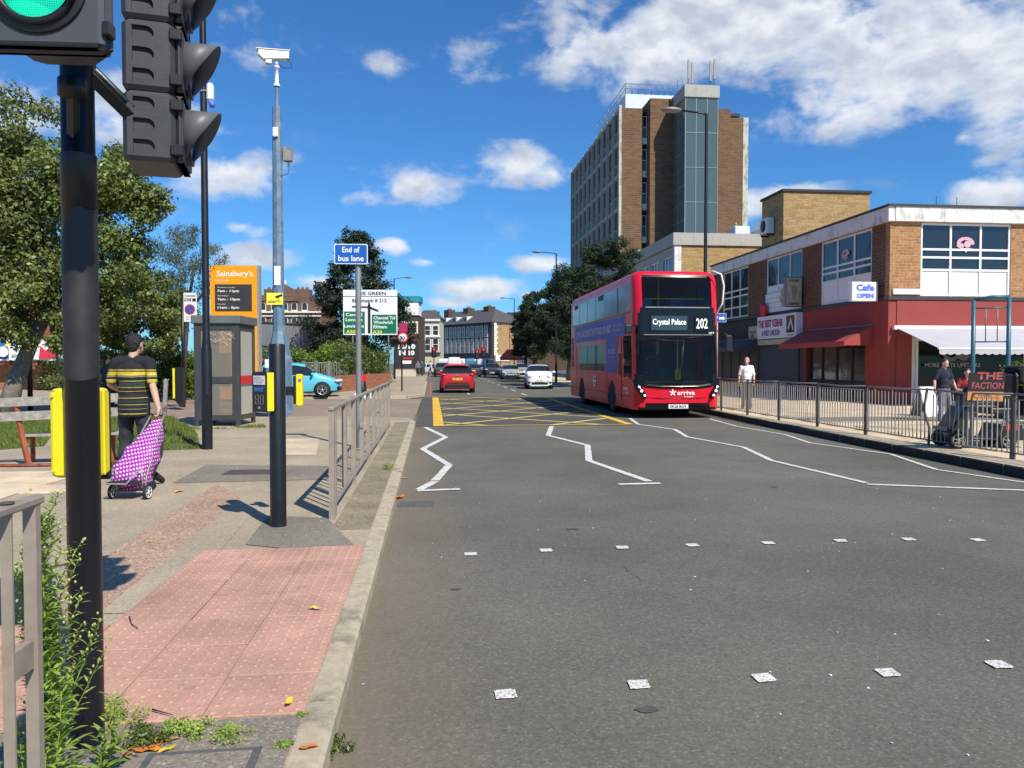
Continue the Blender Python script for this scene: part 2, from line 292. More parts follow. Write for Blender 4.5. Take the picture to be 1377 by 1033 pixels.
# ------------------------------------------------------------------ builders
class MB:
    def __init__(s): s.v = []; s.f = []; s.m = []; s.cur = 0; s.sm = []; s.smooth = False
    def add(s, vs, fs, mi=None, smooth=None):
        o = len(s.v); s.v += [tuple(v) for v in vs]
        for f in fs: s.f.append(tuple(i+o for i in f)); s.m.append(s.cur if mi is None else mi); s.sm.append(s.smooth if smooth is None else smooth)
        return s
    def box(s, x0, x1, y0, y1, z0, z1, mi=None, mtx=None):
        vs = [Vector(p) for p in ((x0,y0,z0),(x1,y0,z0),(x1,y1,z0),(x0,y1,z0),(x0,y0,z1),(x1,y0,z1),(x1,y1,z1),(x0,y1,z1))]
        if mtx: vs = [mtx @ v for v in vs]
        return s.add(vs, [(0,3,2,1),(4,5,6,7),(0,1,5,4),(1,2,6,5),(2,3,7,6),(3,0,4,7)], mi, False)
    def obox(s, c, hx, hy, hz, rot=None, mi=None):
        m = Matrix.Translation(Vector(c)) @ (rot.to_4x4() if rot is not None else Matrix.Identity(4))
        return s.box(-hx, hx, -hy, hy, -hz, hz, mi, m)
    def cbox(s, x0, x1, y0, y1, z0, z1, c=.01, mi=None, mtx=None):     # box with chamfered vertical edges and top
        def ring(z, i): return [(x0+i+c,y0+i,z),(x1-i-c,y0+i,z),(x1-i,y0+i+c,z),(x1-i,y1-i-c,z),(x1-i-c,y1-i,z),(x0+i+c,y1-i,z),(x0+i,y1-i-c,z),(x0+i,y0+i+c,z)]
        rs = [ring(z0, c*.7), ring(z0+c, 0), ring(z1-c, 0), ring(z1, c*.7)]
        vs = [Vector(p) for r in rs for p in r]
        if mtx: vs = [mtx @ v for v in vs]
        fs = [tuple(reversed(range(8))), tuple(range(24, 32))]
        for k in range(3):
            for i in range(8): j = (i+1) % 8; fs.append((k*8+i, k*8+j, k*8+8+j, k*8+8+i))
        return s.add(vs, fs, mi, False)
    def prism(s, poly, d, mi=None, cap=True):                           # poly: 3D points, extruded by vector d
        n = len(poly); d = Vector(d); vs = [Vector(p) for p in poly]+[Vector(p)+d for p in poly]
        fs = [(i, (i+1) % n, (i+1) % n+n, i+n) for i in range(n)]
        if cap: fs += [tuple(reversed(range(n))), tuple(range(n, 2*n))]
        return s.add(vs, fs, mi, False)
    def poly(s, pts, mi=None): return s.add(pts, [tuple(range(len(pts)))], mi, False)
    def tube(s, pts, r, n=8, mi=None, cap=True, smooth=True):
        pts = [Vector(p) for p in pts]; rr = r if isinstance(r, (list, tuple)) else [r]*len(pts)
        vs = []; prev = None
        for i, p in enumerate(pts):
            t = (pts[min(i+1, len(pts)-1)]-pts[max(i-1, 0)]).normalized()
            if prev is None:
                a = Vector((0, 0, 1)) if abs(t.z) < .9 else Vector((1, 0, 0)); u = t.cross(a).normalized()
            else:
                u = (prev-t*prev.dot(t)).normalized()
            w = t.cross(u); prev = u
            for k in range(n):
                an = 2*math.pi*k/n; vs.append(p+(u*math.cos(an)+w*math.sin(an))*rr[i])
        fs = [(i*n+k, i*n+(k+1) % n, (i+1)*n+(k+1) % n, (i+1)*n+k) for i in range(len(pts)-1) for k in range(n)]
        s.add(vs, fs, mi, smooth)
        if cap: s.add([], []); o = len(s.v)-len(vs); s.f.append(tuple(reversed([o+k for k in range(n)]))); s.m.append(s.cur if mi is None else mi); s.sm.append(False); s.f.append(tuple(o+(len(pts)-1)*n+k for k in range(n))); s.m.append(s.cur if mi is None else mi); s.sm.append(False)
        return s
    def cyl(s, p0, p1, r0, r1=None, n=16, mi=None, smooth=True): return s.tube([p0, p1], [r0, r0 if r1 is None else r1], n, mi, True, smooth)
    def lathe(s, prof, c=(0,0,0), axis='z', n=24, mi=None, smooth=True):   # prof: (radius, height)
        vs = []
        for r, h in prof:
            for k in range(n):
                a = 2*math.pi*k/n; x, y = r*math.cos(a), r*math.sin(a)
                p = (x, y, h) if axis == 'z' else ((h, x, y) if axis == 'x' else (x, h, y))
                vs.append((p[0]+c[0], p[1]+c[1], p[2]+c[2]))
        fs = [(i*n+k, i*n+(k+1) % n, (i+1)*n+(k+1) % n, (i+1)*n+k) for i in range(len(prof)-1) for k in range(n)]
        return s.add(vs, fs, mi, smooth)
    def ell(s, c, r, rot=None, nu=14, nv=9, mi=None):
        vs = []; 
        for j in range(nv+1):
            th = math.pi*j/nv
            for i in range(nu):
                ph = 2*math.pi*i/nu; p = Vector((r[0]*math.sin(th)*math.cos(ph), r[1]*math.sin(th)*math.sin(ph), r[2]*math.cos(th)))
                if rot is not None: p = rot @ p
                vs.append(p+Vector(c))
        fs = [(j*nu+i, (j+1)*nu+i, (j+1)*nu+(i+1) % nu, j*nu+(i+1) % nu) for j in range(nv) for i in range(nu)]
        return s.add(vs, fs, mi, True)
    def mesh(s, name, mats):
        me = bpy.data.meshes.new(name); me.from_pydata(s.v, [], s.f)
        mats = mats if isinstance(mats, (list, tuple)) else [mats]
        for m in mats: me.materials.append(M[m] if isinstance(m, str) else m)
        me.polygons.foreach_set('material_index', s.m); me.polygons.foreach_set('use_smooth', s.sm)
        me.update(); return me
def link(o, parent=None):
    C.objects.link(o)
    if parent is not None: o.parent = parent
    return o
def part(name, mb, mats, parent=None, label=None, kind=None, bevel=0, loc=None, recalc=False):
    me = mb.mesh(name, mats) if isinstance(mb, MB) else mb
    if recalc:
        b = bmesh.new(); b.from_mesh(me); bmesh.ops.remove_doubles(b, verts=b.verts, dist=1e-5); bmesh.ops.recalc_face_normals(b, faces=b.faces); b.to_mesh(me); b.free()
    o = bpy.data.objects.new(name, me); link(o, parent)
    if label: o['label'] = label
    if kind: o['kind'] = kind
    if loc is not None: o.location = loc
    if bevel:
        md = o.modifiers.new('bevel', 'BEVEL'); md.width = bevel; md.segments = 2; md.limit_method = 'ANGLE'; md.angle_limit = R(40)
    return o
def thing(name, label, cat, loc=(0,0,0), rz=0, group=None):
    o = bpy.data.objects.new(name, None); o.empty_display_size = .2; link(o); o.location = loc; o.rotation_euler = (0, 0, rz)
    o['label'] = label; o['category'] = cat
    if group: o['group'] = group
    return o
def solo(name, mb, mats, label, cat, group=None, **k):
    o = part(name, mb, mats, **k); o['label'] = label; o['category'] = cat
    if group: o['group'] = group
    return o
def struct(name, mb, mats, parent=None, **k): return part(name, mb, mats, parent, kind='structure', **k)
def kids(o): return [c for c in o.children]
def dup(root, loc, rz=None, label=None, group=None):
    r = root.copy(); C.objects.link(r); r.location = loc
    if rz is not None: r.rotation_euler = (0, 0, rz)
    if label: r['label'] = label
    if group: r['group'] = group
    for ch in kids(root):
        c = ch.copy(); C.objects.link(c); c.parent = r
        for g in kids(ch):
            d = g.copy(); C.objects.link(d); d.parent = c
    return r
def text(s, w, h, origin, xd, yd, m, parent=None, name='lettering', bold=.0, align='C', depth=.003, squash=True, label=None):
    """flat raised lettering fitted into a width w and cap height h, centred on origin"""
    cu = bpy.data.curves.new(name, 'FONT'); cu.body = s; cu.size = 1; cu.resolution_u = 2; cu.offset = bold; cu.align_x = 'LEFT'
    o = bpy.data.objects.new(name, cu); me = bpy.data.meshes.new_from_object(o)
    bpy.data.objects.remove(o); bpy.data.curves.remove(cu)
    n = len(me.vertices)
    if n == 0: return None
    co = np.empty(n*3, np.float32); me.vertices.foreach_get('co', co); co = co.reshape(-1, 3)
    mn_, mx_ = co.min(0), co.max(0); tw = max(1e-6, mx_[0]-mn_[0]); th = max(1e-6, mx_[1]-mn_[1])
    sy = h/th; sx = w/tw if squash else min(w/tw, sy); 
    if not squash: sy = min(sy, w/tw); sx = sy
    X, Y = Vector(xd).normalized(), Vector(yd).normalized(); Z = X.cross(Y)
    u = (co[:, 0]-(mn_[0]+mx_[0])/2)*sx; v = (co[:, 1]-(mn_[1]+mx_[1])/2)*sy
    if align == 'L': u = u+tw*sx/2
    pos = np.array(origin)[None, :]+u[:, None]*np.array(X)+v[:, None]*np.array(Y)+np.array(Z)[None, :]*depth
    me.vertices.foreach_set('co', pos.astype(np.float32).ravel()); me.materials.clear(); me.materials.append(M[m] if isinstance(m, str) else m)
    me.update(); ob = bpy.data.objects.new(name, me); link(ob, parent)
    if label: ob['label'] = label
    return ob
TMP = bpy.data.scenes.new('workbench')
def remesh_part(name, mb, m, parent, voxel=.012, smooth=3, wr=None):
    """fuse overlapping limbs into one continuous surface"""
    me = mb.mesh(name+'_raw', ['white']); o = bpy.data.objects.new(name, me); TMP.collection.objects.link(o)
    md = o.modifiers.new('r', 'REMESH'); md.mode = 'VOXEL'; md.voxel_size = voxel; md.use_smooth_shade = True
    if smooth: sm = o.modifiers.new('s', 'SMOOTH'); sm.iterations = smooth; sm.factor = .5
    TMP.view_layers[0].update(); dg = TMP.view_layers[0].depsgraph; me2 = bpy.data.meshes.new_from_object(o.evaluated_get(dg))
    bpy.data.objects.remove(o); bpy.data.meshes.remove(me)
    if wr:
        amp, fr, sq = wr
        n = len(me2.vertices); 
        for v in me2.vertices:
            p = v.co; k = mn.noise(Vector((p.x*fr, p.y*fr, p.z*fr*sq)))
            v.co = p+v.normal*(amp*(abs(k)*2-.6))
    me2.name = name; me2.materials.clear()
    for q in (m if isinstance(m, (list, tuple)) else [m]): me2.materials.append(M[q] if isinstance(q, str) else q)
    me2.polygons.foreach_set('material_index', [0]*len(me2.polygons)); me2.polygons.foreach_set('use_smooth', [True]*len(me2.polygons))
    me2.update(); o = bpy.data.objects.new(name, me2); link(o, parent); return o
# ------------------------------------------------------------------ ground, roads, pavements
M['asphalt'] = pave_mat('asphalt', (.126,.120,.097), (.06,.058,.048), (.235,.225,.19), spk=.5, sscale=85, patch=.27, pscale=.3, crack=.25, crack_col=(.045,.045,.045), stain=(.095,.09,.075), st=.5, warm=(.235,.175,.12))
M['asphalt_new'] = pave_mat('asphalt_new', (.085,.080,.074), (.05,.048,.045), (.15,.145,.13), spk=.5, sscale=70, patch=.15, pscale=.5)
M['asphalt_side'] = pave_mat('asphalt_side', (.27,.205,.155), (.15,.12,.10), (.38,.31,.25), spk=.5, sscale=60, patch=.2, pscale=.5, stain=(.12,.105,.095), st=.5)
M['footway'] = pave_mat('footway', (.375,.305,.22), (.19,.16,.12), (.52,.45,.35), spk=.6, sscale=95, patch=.22, pscale=.7, crack=.35, crack_col=(.10,.09,.07), stain=(.18,.165,.145), st=.6)
M['footway_dark'] = pave_mat('footway_dark', (.215,.185,.15), (.11,.10,.085), (.40,.36,.30), spk=.65, sscale=95, patch=.2, pscale=1.0)
M['chip'] = pave_mat('chip', (.40,.27,.19), (.20,.12,.09), (.68,.52,.40), spk=.9, sscale=75, patch=.15, pscale=1.0, bump=.7)
M['flagstone'] = pave_mat('flagstone', (.60,.48,.33), (.42,.34,.24), (.68,.58,.44), objvar=.09, spk=.35, sscale=120, patch=.2, pscale=1.6, stain=(.22,.19,.15), st=.6)
M['tactile'] = pave_mat('tactile', (.45,.258,.195), (.32,.185,.145), (.54,.35,.28), objvar=.07, spk=.4, sscale=150, patch=.24, pscale=1.9, stain=(.27,.185,.14), st=.85, rough=.85)
M['earth'] = pave_mat('earth', (.16,.135,.10), (.08,.07,.05), (.3,.26,.2), spk=.5, sscale=40, patch=.3, pscale=.6)
M['grit'] = pave_mat('grit', (.25,.205,.14), (.12,.10,.07), (.40,.35,.27), spk=.6, sscale=60, patch=.3, pscale=1.6, stain=(.12,.13,.05), st=.7)
M['paint'] = pave_mat('paint', (.60,.595,.56), (.16,.16,.15), (.68,.68,.66), spk=.3, sscale=70, patch=.14, pscale=3., stain=(.22,.22,.21), st=.75)
M['paint_worn'] = pave_mat('paint_worn', (.66,.65,.60), (.05,.05,.05), (.74,.73,.68), spk=.75, sscale=110, patch=.08, pscale=14., stain=(.10,.10,.10), st=.9)
M['paint_yellow'] = pave_mat('paint_yellow', (.70,.42,.045), (.3,.19,.03), (.75,.5,.09), spk=.3, sscale=70, patch=.15, pscale=2., stain=(.28,.18,.06), st=.6)
M['paint_box'] = pave_mat('paint_box', (.66,.50,.17), (.25,.2,.08), (.72,.58,.25), spk=.4, sscale=70, patch=.15, pscale=2., stain=(.16,.14,.08), st=.8)
M['paint_red'] = pave_mat('paint_red', (.45,.12,.09), (.2,.08,.07), (.5,.2,.15), spk=.4, sscale=70)
flat('iron', (.12,.085,.07), .6, metal=.3, var=.3, scale=20, bump=.3, bscale=80)
flat('iron_grey', (.10,.10,.095), .6, var=.3, scale=20, bump=.3, bscale=80)
def sheet(name, pts, z, m, parent=None, **k):
    b = MB(); b.poly([(p[0], p[1], z) for p in pts]); return part(name, b, m, parent, **k)
def rect(x0, x1, y0, y1): return [(x0,y0),(x1,y0),(x1,y1),(x0,y1)]
gr = sheet('ground', rect(-900, 900, -60, 1500), -.08, 'earth', kind='structure')
KR = [(8.02,-8),(8.05,6),(8.12,10),(8.2,14.5),(8.33,18),(8.52,22),(8.8,28),(9.0,36),(9.2,60),(9.4,98)]     # kerb of the right pavement
road = MB(); road.poly([(-.45,-8,0),(8.15,-8,0)]+[(x+.1,y,0) for x, y in KR[1:]]+[(-.3,98,0),(-.3,33.5,0),(-.45,21.5,0)])
road.poly([(-60,98,-.001),(-.3,98,-.001),(9.5,98,-.001),(80,98,-.001),(80,175,-.001),(-60,175,-.001)])
road = part('road', road, 'asphalt', kind='structure')
side = sheet('side_road', [(-70,22.0),(-.5,20.2),(-.42,34),(-70,34)], .001, 'asphalt_side', kind='structure')
sheet('box_patch', [(-.42,19.0),(5.2,19.0),(5.35,35.3),(-.4,35.3)], .004, 'asphalt_new', road, label='darker newer asphalt patch under the yellow box')

def block(name, poly, z0, z1, m, **k):
    b = MB(); b.prism([(p[0], p[1], z0) for p in poly], (0,0,z1-z0)); return part(name, b, m, **k)
PZ = .10
NL = [(-.54,-8),(-.54,19.6),(-.75,20.6),(-1.4,21.2),(-3,21.5),(-60,22.4),(-60,-8)]
foot_l = block('pavement', [(p[0], p[1]) for p in reversed(NL)], -.06, PZ, 'footway', kind='structure', recalc=True)
FL = [(-60,34.2),(-3.2,34.2),(-1.2,35.2),(-.45,37),(-.45,97.5),(-60,97.5)]
foot_f = block('far_pavement', FL, -.06, PZ, 'footway', kind='structure', recalc=True)
RP = [(p[0]+.15, p[1]) for p in KR]+[(40,98),(40,-8)]
RZ = .15
foot_r = block('shop_pavement', list(reversed(RP)), -.06, RZ, 'flagstone', kind='structure', recalc=True)
# kerb stones, each its own piece
def stones(path, w, z0, z1, parent, ln=.915, name='kerb_stone', side=1, face=None):
    pts = [Vector((p[0], p[1], 0)) for p in path]; seg = []; me = None
    L = 0; out = []
    for a, b in zip(pts, pts[1:]):
        d = (b-a).length; u = (b-a)/d; s = 0
        n = max(1, round(d/ln)); l = d/n
        for i in range(n): out.append((a+u*(i*l), u, l))
    for (p, u, l) in out:
        if me is None or abs(me[1]-l) > .03:
            b = MB(); c = .018
            b.prism([(0,0,z0),(l-.006,0,z0),(l-.006,0,z1-c),(l-.006,0,z1-c),(0,0,z1-c)], (0, -w*side, 0)) if False else None
            prof = [(0,z0),(0,z1),(-w*side+c*side,z1),(-w*side,z1-c),(-w*side,z0)]
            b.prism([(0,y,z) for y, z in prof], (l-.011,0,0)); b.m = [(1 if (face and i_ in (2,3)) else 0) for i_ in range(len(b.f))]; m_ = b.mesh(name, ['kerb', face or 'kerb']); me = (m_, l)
        o = bpy.data.objects.new(name, me[0]); link(o, parent); o.location = p+Vector((0,0,rnd.uniform(-.003,.002))); o.rotation_euler = (rnd.uniform(-.008,.008), 0, math.atan2(u.y, u.x))
kl = bpy.data.objects.new('kerb', None); link(kl); kl['kind'] = 'structure'
stones([(-.54,-2.0),(-.54,19.6),(-.75,20.6),(-1.4,21.2),(-3,21.5),(-12,21.75)], .13, -.05, PZ+.004, kl)
kl2 = bpy.data.objects.new('kerb', None); link(kl2); kl2['kind'] = 'structure'
stones([(-30,34.2),(-3.2,34.2),(-1.2,35.2),(-.45,37),(-.45,62)], .13, -.05, PZ+.003, kl2)
flat('kerb_shade_dirt', (.024,.023,.022), .9, var=.3, scale=10, dirt=(.03,.03,.03), dscale=4, world=True)  # road-side kerb face: its shade put into the colour, along with tyre dirt
kr = bpy.data.objects.new('kerb', None); link(kr); kr['kind'] = 'structure'
stones([(p[0]+.15, p[1]) for p in KR[1:8]], .15, -.05, RZ+.003, kr, side=-1, face='kerb_shade_dirt')
b = MB()
for (p, q) in zip(KR[7:], KR[8:]): b.box(0,.15,0,(Vector(q)-Vector(p)).length,-.05,RZ+.002, mtx=Matrix.Translation((p[0],p[1],0)) @ Matrix.Rotation(-math.atan2(q[0]-p[0], q[1]-p[1]),4,'Z'))
part('far_kerb', b, 'kerb', kr, kind='stuff')

# tactile blister slabs: individual pieces
S = .424
b = MB(); b.cbox(0.002, S-.002, .002, S-.002, 0, .012, .004)
for i in range(6):
    for j in range(6):
        cx, cy = S*(i+.5)/6, S*(j+.5)/6
        b.lathe([(.0125,.0118),(.011,.0150),(.006,.0168),(.0,.0171)], (cx,cy,0), n=8)
tm = b.mesh('tactile_slab', ['tactile'])
for j in range(7):
    for i in range(9):
        if i > 2 and j > 2: continue
        if i > 2 and False: continue
        o = bpy.data.objects.new('tactile_slab', tm); link(o, foot_l); o.location = (-.545-S*(i+1), 3.27+S*j-(.012*i), PZ+rnd.uniform(-.004,.001))
        o.rotation_euler = (rnd.uniform(-.006,.006), rnd.uniform(-.006,.006), rnd.uniform(-.004,.004))
def gp(pts, z=PZ): return [tuple(G(x, y, z))[:2] for x, y in pts]
sheet('chip_strip', gp([(293,651),(323,671),(133,826),(-160,1080),(-420,1080),(60,800)]), PZ+.004, 'chip', foot_l, label='strip of pinkish chipped surfacing')
sheet('grey_strip', gp([(323,671),(352,676),(300,737),(188,826),(133,826)]), PZ+.005, 'footway', foot_l)
sheet('asphalt_patch', gp([(360,694),(440,697),(486,745),(440,745),(330,733)]), PZ+.006, 'footway_dark', foot_l, label='darker asphalt patch round the push-button post')
sheet('asphalt_patch', gp([(278,625),(448,627),(448,645),(232,650)]), PZ+.004, 'footway_dark', foot_l)
sheet('asphalt_patch', [(-3.0,1.2),(-.55,1.2),(-.55,3.26),(-1.2,3.25),(-3.0,3.18)], PZ+.004, 'footway_dark', foot_l)
sheet('asphalt_patch', [(-.90,6.9),(-.55,6.9),(-.55,19.3),(-.90,19.3)], PZ+.003, 'grit', foot_l, label='grit and moss between railing and kerb')
sheet('asphalt_patch', gp([(385,590),(430,590),(425,612),(375,612)]), PZ+.004, 'flagstone', foot_l)
# plain paving flags at the far left edge, each a piece
b = MB(); b.cbox(0.004,.9-.004,.004,.6-.004,0,.014,.004); fm = b.mesh('paving_slab', ['flagstone'])
for j in range(5):
    for i in range(7):
        x = -4.25-.9*(i+1)-(.45 if j % 2 else 0); y = 8.0+.6*j
        o = bpy.data.objects.new('paving_slab', fm); link(o, foot_l); o.location = (x, y, PZ-.004+rnd.uniform(0,.004)); o.rotation_euler = (rnd.uniform(-.004,.004), rnd.uniform(-.004,.004), rnd.uniform(-.006,.006))
# paving flags along the shops
b = MB(); b.cbox(0.004,.75-.004,.004,.6-.004,0,.016,.004); fm2 = b.mesh('paving_slab', ['flagstone'])
for j in range(31):
    for i in range(9):
        x = 9.15+.75*i+(.37 if j % 2 else 0); y = 9.0+.6*j
        if x+.75 > 15.85: continue
        if (i, j) in ((2,5),(3,5),(4,12)): continue
        o = bpy.data.objects.new('paving_slab', fm2); link(o, foot_r); o.location = (x, y, RZ-.004+rnd.uniform(0,.003)); o.rotation_euler = (rnd.uniform(-.003,.003), rnd.uniform(-.003,.003), 0)
sheet('asphalt_patch', [(9.6,17.6),(16,17.6),(16,19.0),(9.3,19.0)], RZ+.017, 'footway_dark', foot_r, label='dark asphalt band across the shop pavement')

# road markings
def stripe(name, pts, w, z, m, parent, closed=False):
    pts = [Vector((p[0], p[1], z)) for p in pts]; b = MB(); rj = random.Random(int(abs(pts[0].x*97+pts[0].y*13)))
    for a, c in zip(pts, pts[1:]):
        u = (c-a).normalized(); n = Vector((-u.y, u.x, 0)); k = max(2, int((c-a).length/.05)); L_ = [a.lerp(c, i/k)+n*(w/2+rj.gauss(0,.0035)) for i in range(k+1)]; R_ = [a.lerp(c, i/k)-n*(w/2+rj.gauss(0,.0035)) for i in range(k+1)]
        for i in range(k): b.poly([R_[i], R_[i+1], L_[i+1], L_[i]])
    return part(name, b, m, parent)
Z1 = .008
def gl(pts): return [tuple(G(x, y, 0))[:2] for x, y in pts]
zz = [[(571.7,575),(599.5,588.5)],[(599.5,588.5),(568.4,604.2)],[(568.4,604.2),(604,626)],[(604,626),(585,647)],[(585,648),(564,659)],[(561,660.6),(618.5,658.5)],
      [(742,573.5),(737,586)],[(737,586),(789,599)],[(790,599),(792,620)],[(792,620),(873,648)],[(832,652),(888,650.6)],
      [(847,563),(858,571)],[(858,571),(907.5,578)],[(907.5,578),(924,588)],[(924,588),(1000,602)],[(1000,602),(1038,620)],[(1038,620),(1165,650)],[(1166,652),(1400,661)]]
for i, l in enumerate(zz):
    p, q = (Vector(v) for v in gl(l)); stripe('zigzag_line', [p, q], .115 if i < 11 else .095, Z1+.0005*(i % 3), 'paint', road)
stripe('edge_line', gl([(955,564),(992,574),(1056,585),(1089,596),(1197,611),(1259,632),(1430,657)]), .075, Z1, 'paint', road)
for (px, py) in [(680,935),(859,922),(1027,913),(1194,906),(1343,895),(633,746),(734,741),(837,737),(931,734),(1033,731),(1130,728),(1222,726),(1315,727)]:
    g = G(px, py); b = MB(); n = 14; r = []
    for k in range(n):
        t = 4*k/n; s_, f = int(t), t-int(t); q = [(-1,-1),(1,-1),(1,1),(-1,1),(-1,-1)]; x = q[s_][0]*(1-f)+q[s_+1][0]*f; y = q[s_][1]*(1-f)+q[s_+1][1]*f
        r.append((x*.052+rnd.uniform(-.003,.003), y*.05+rnd.uniform(-.003,.003), 0))
    b.poly(r); part('crossing_stud', b, 'paint_worn', road, loc=(g.x, g.y, Z1)).rotation_euler = (0,0,rnd.uniform(-.08,.08))
BX0, BX1, BY0, BY1 = .05, 5.1, 19.15, 35.0
bxm = MB()
def strip(b, a, c, w, z):
    a, c = Vector((*a, z)), Vector((*c, z)); u = (c-a).normalized(); n = Vector((-u.y, u.x, 0))*w/2; b.poly([a-n, c-n, c+n, a+n])
def clip(px, py, dx, dy):
    ts = []
    lo, hi = -1e9, 1e9
    for p, d, a, c in ((px, dx, BX0+.25, BX1-.1), (py, dy, BY0+.1, BY1-.1)):
        t0, t1 = sorted(((a-p)/d, (c-p)/d)); lo, hi = max(lo, t0), min(hi, t1)
    return (lo, hi) if hi > lo+.3 else None
for fam, sgn in (('a', 1), ('b', -1)):
    for k in range(-6, 20):
        px, py = BX0, BY0+k*3.3+(0 if sgn > 0 else 1.6); c = clip(px, py, 1.0, sgn*1.12)
        if c:
            b = MB(); strip(b, (px+c[0], py+sgn*1.12*c[0]), (px+c[1], py+sgn*1.12*c[1]), .15, Z1 if sgn > 0 else Z1+.0012); part('yellow_line', b, 'paint_box', road)
for (a, c, w, z) in (((BX0+.13,BY0),(BX0+.13,BY1),.27,.0115),((BX0+.25,BY0+.06),(BX1,BY0+.06),.12,.010),((BX0+.25,BY1-.06),(BX1,BY1-.06),.12,.010),((BX1,BY0),(BX1+.1,BY1),.20,.0118)):
    b = MB(); strip(b, a, c, w, z); part('yellow_line', b, 'paint_yellow', road)
for k in range(14):
    y = 37+k*5.5; b = MB(); strip(b, (4.3+.01*y, y), (4.3+.01*y, y+2.4), .1, Z1); part('lane_line', b, 'paint', road)
for k in range(8):
    b = MB(); strip(b, (1.9-.01*k, 38+k*7), (1.9, 40+k*7), .08, Z1); part('lane_line', b, 'paint', road)
b = MB(); strip(b, (-.05,36.5), (-.05,60), .09, Z1); part('red_line', b, 'paint_red', road)
for (a, c) in (((-3.5,25.3),(-.7,25.3)),((-12,26.5),(-6,26.4)),((-20,30),(-12,29))):
    b = MB(); strip(b, a, c, .1, .006); part('side_line', b, 'paint', side)
# covers let into the pavement and the gutter
def cover(name, x, y, w, d, rz, label, m='iron', z=PZ+.008, cat='manhole cover'):
    t = thing(name, label, cat, (x, y, z), rz)
    b = MB(); b.box(-w/2,w/2,-d/2,d/2,-.004,.003); part('frame', b, 'iron_grey', t)
    b = MB(); b.box(-w/2+.03,w/2-.03,-d/2+.03,d/2-.03,.003,.006)
    nx, ny = (int(w/.045), int(d/.045)) if m != 'footway_dark' else (0, 0)
    for i in range(nx):
        for j in range(ny): b.box(-w/2+.04+i*.045, -w/2+.065+i*.045, -d/2+.04+j*.045, -d/2+.065+j*.045, .006, .009)
    part('lid', b, m, t); return t
g = G(340,636,PZ); cover('manhole_cover', g.x, g.y, .75, .42, 0, 'brown ribbed metal cover in dark asphalt left of the railing')
g = G(262,1040,PZ); cover('manhole_cover', g.x, g.y, .42, .3, .02, 'worn grey cover at the foot of the signal pole, edged by weeds', 'footway_dark')
cover('drain_cover', -.18, 8.6, .4, .3, 0, 'dark gully grating in the gutter by the zigzag line', 'iron_grey', .004, 'drain cover')

# ------------------------------------------------------------------ grass
M['grass'] = leaf_mat('grass', (.07,.115,.018), (.22,.27,.05), .25, .6, 1.2)
M['soil'] = pave_mat('soil', (.12,.12,.045), (.05,.045,.02), (.2,.19,.1), spk=.6, sscale=30, patch=.3)
def inside(poly, x, y):
    c = np.zeros(x.shape, bool); n = len(poly)
    for i in range(n):
        (x0, y0), (x1, y1) = poly[i], poly[(i+1) % n]
        cnd = ((y0 > y) != (y1 > y)) & (x < (x1-x0)*(y-y0)/((y1-y0) if y1 != y0 else 1e-9)+x0); c ^= cnd
    return c
def grass(poly, dens, h, z, label, seed=1):
    rs = np.random.RandomState(seed); P = np.array(poly); x0, y0 = P.min(0); x1, y1 = P.max(0)
    n = int((x1-x0)*(y1-y0)*dens); x = rs.uniform(x0, x1, n); y = rs.uniform(y0, y1, n); k = inside(poly, x, y); x, y = x[k], y[k]; n = len(x)
    cl = np.array([mn.noise(Vector((a*1.3, b_*1.3, seed))) for a, b_ in zip(x, y)]); k = cl > -.28; x, y, cl = x[k], y[k], cl[k]; n = len(x)
    a = rs.uniform(0, 6.283, n); hh = h*rs.uniform(.4, 1.1, n)*(1+cl); w = .006+hh*.05; lean = rs.uniform(.1, .7, n)*hh; b_ = rs.uniform(0, 6.283, n)
    v = np.empty((n, 3, 3), np.float32)
    v[:, 0] = np.stack([x-w*np.cos(a), y-w*np.sin(a), np.full(n, z)], 1); v[:, 1] = np.stack([x+w*np.cos(a), y+w*np.sin(a), np.full(n, z)], 1)
    v[:, 2] = np.stack([x+lean*np.cos(b_), y+lean*np.sin(b_), z+hh], 1)
    me = tri_mesh('grass', v.reshape(-1, 3), 3); me.materials.append(M['grass']); o = bpy.data.objects.new('grass', me); link(o); o['kind'] = 'stuff'; o['label'] = label; return o
def tri_mesh(name, v, k):
    n = len(v)//k; me = bpy.data.meshes.new(name); me.vertices.add(n*k); me.vertices.foreach_set('co', np.ascontiguousarray(v, np.float32).ravel())
    me.loops.add(n*k); me.loops.foreach_set('vertex_index', np.arange(n*k, dtype=np.int32)); me.polygons.add(n)
    me.polygons.foreach_set('loop_start', np.arange(0, n*k, k, dtype=np.int32)); me.polygons.foreach_set('loop_total', np.full(n, k, np.int32)); me.update(); return me
ga = gp([(-260,628),(60,600),(75,578),(70,556),(-200,550),(-500,560)]); gb = gp([(135,640),(215,606),(272,604),(262,580),(232,562),(140,552),(80,556),(70,600)])
for i, (pg, lb) in enumerate(((ga, 'short green verge grass round the broken bench'), (gb, 'short green verge grass left of the phone box'))):
    sheet('verge', pg, PZ+.003, 'soil', foot_l); grass(pg, 900, .085, PZ+.003, lb, i+1)
gc = gp([(325,590),(345,588),(345,578),(330,574),(325,580)]); grass([(-5.2,17.6),(-3.8,17.9),(-3.9,18.4),(-5.6,18.2)], 700, .08, PZ, 'grass tufts at the foot of the phone box', 5)

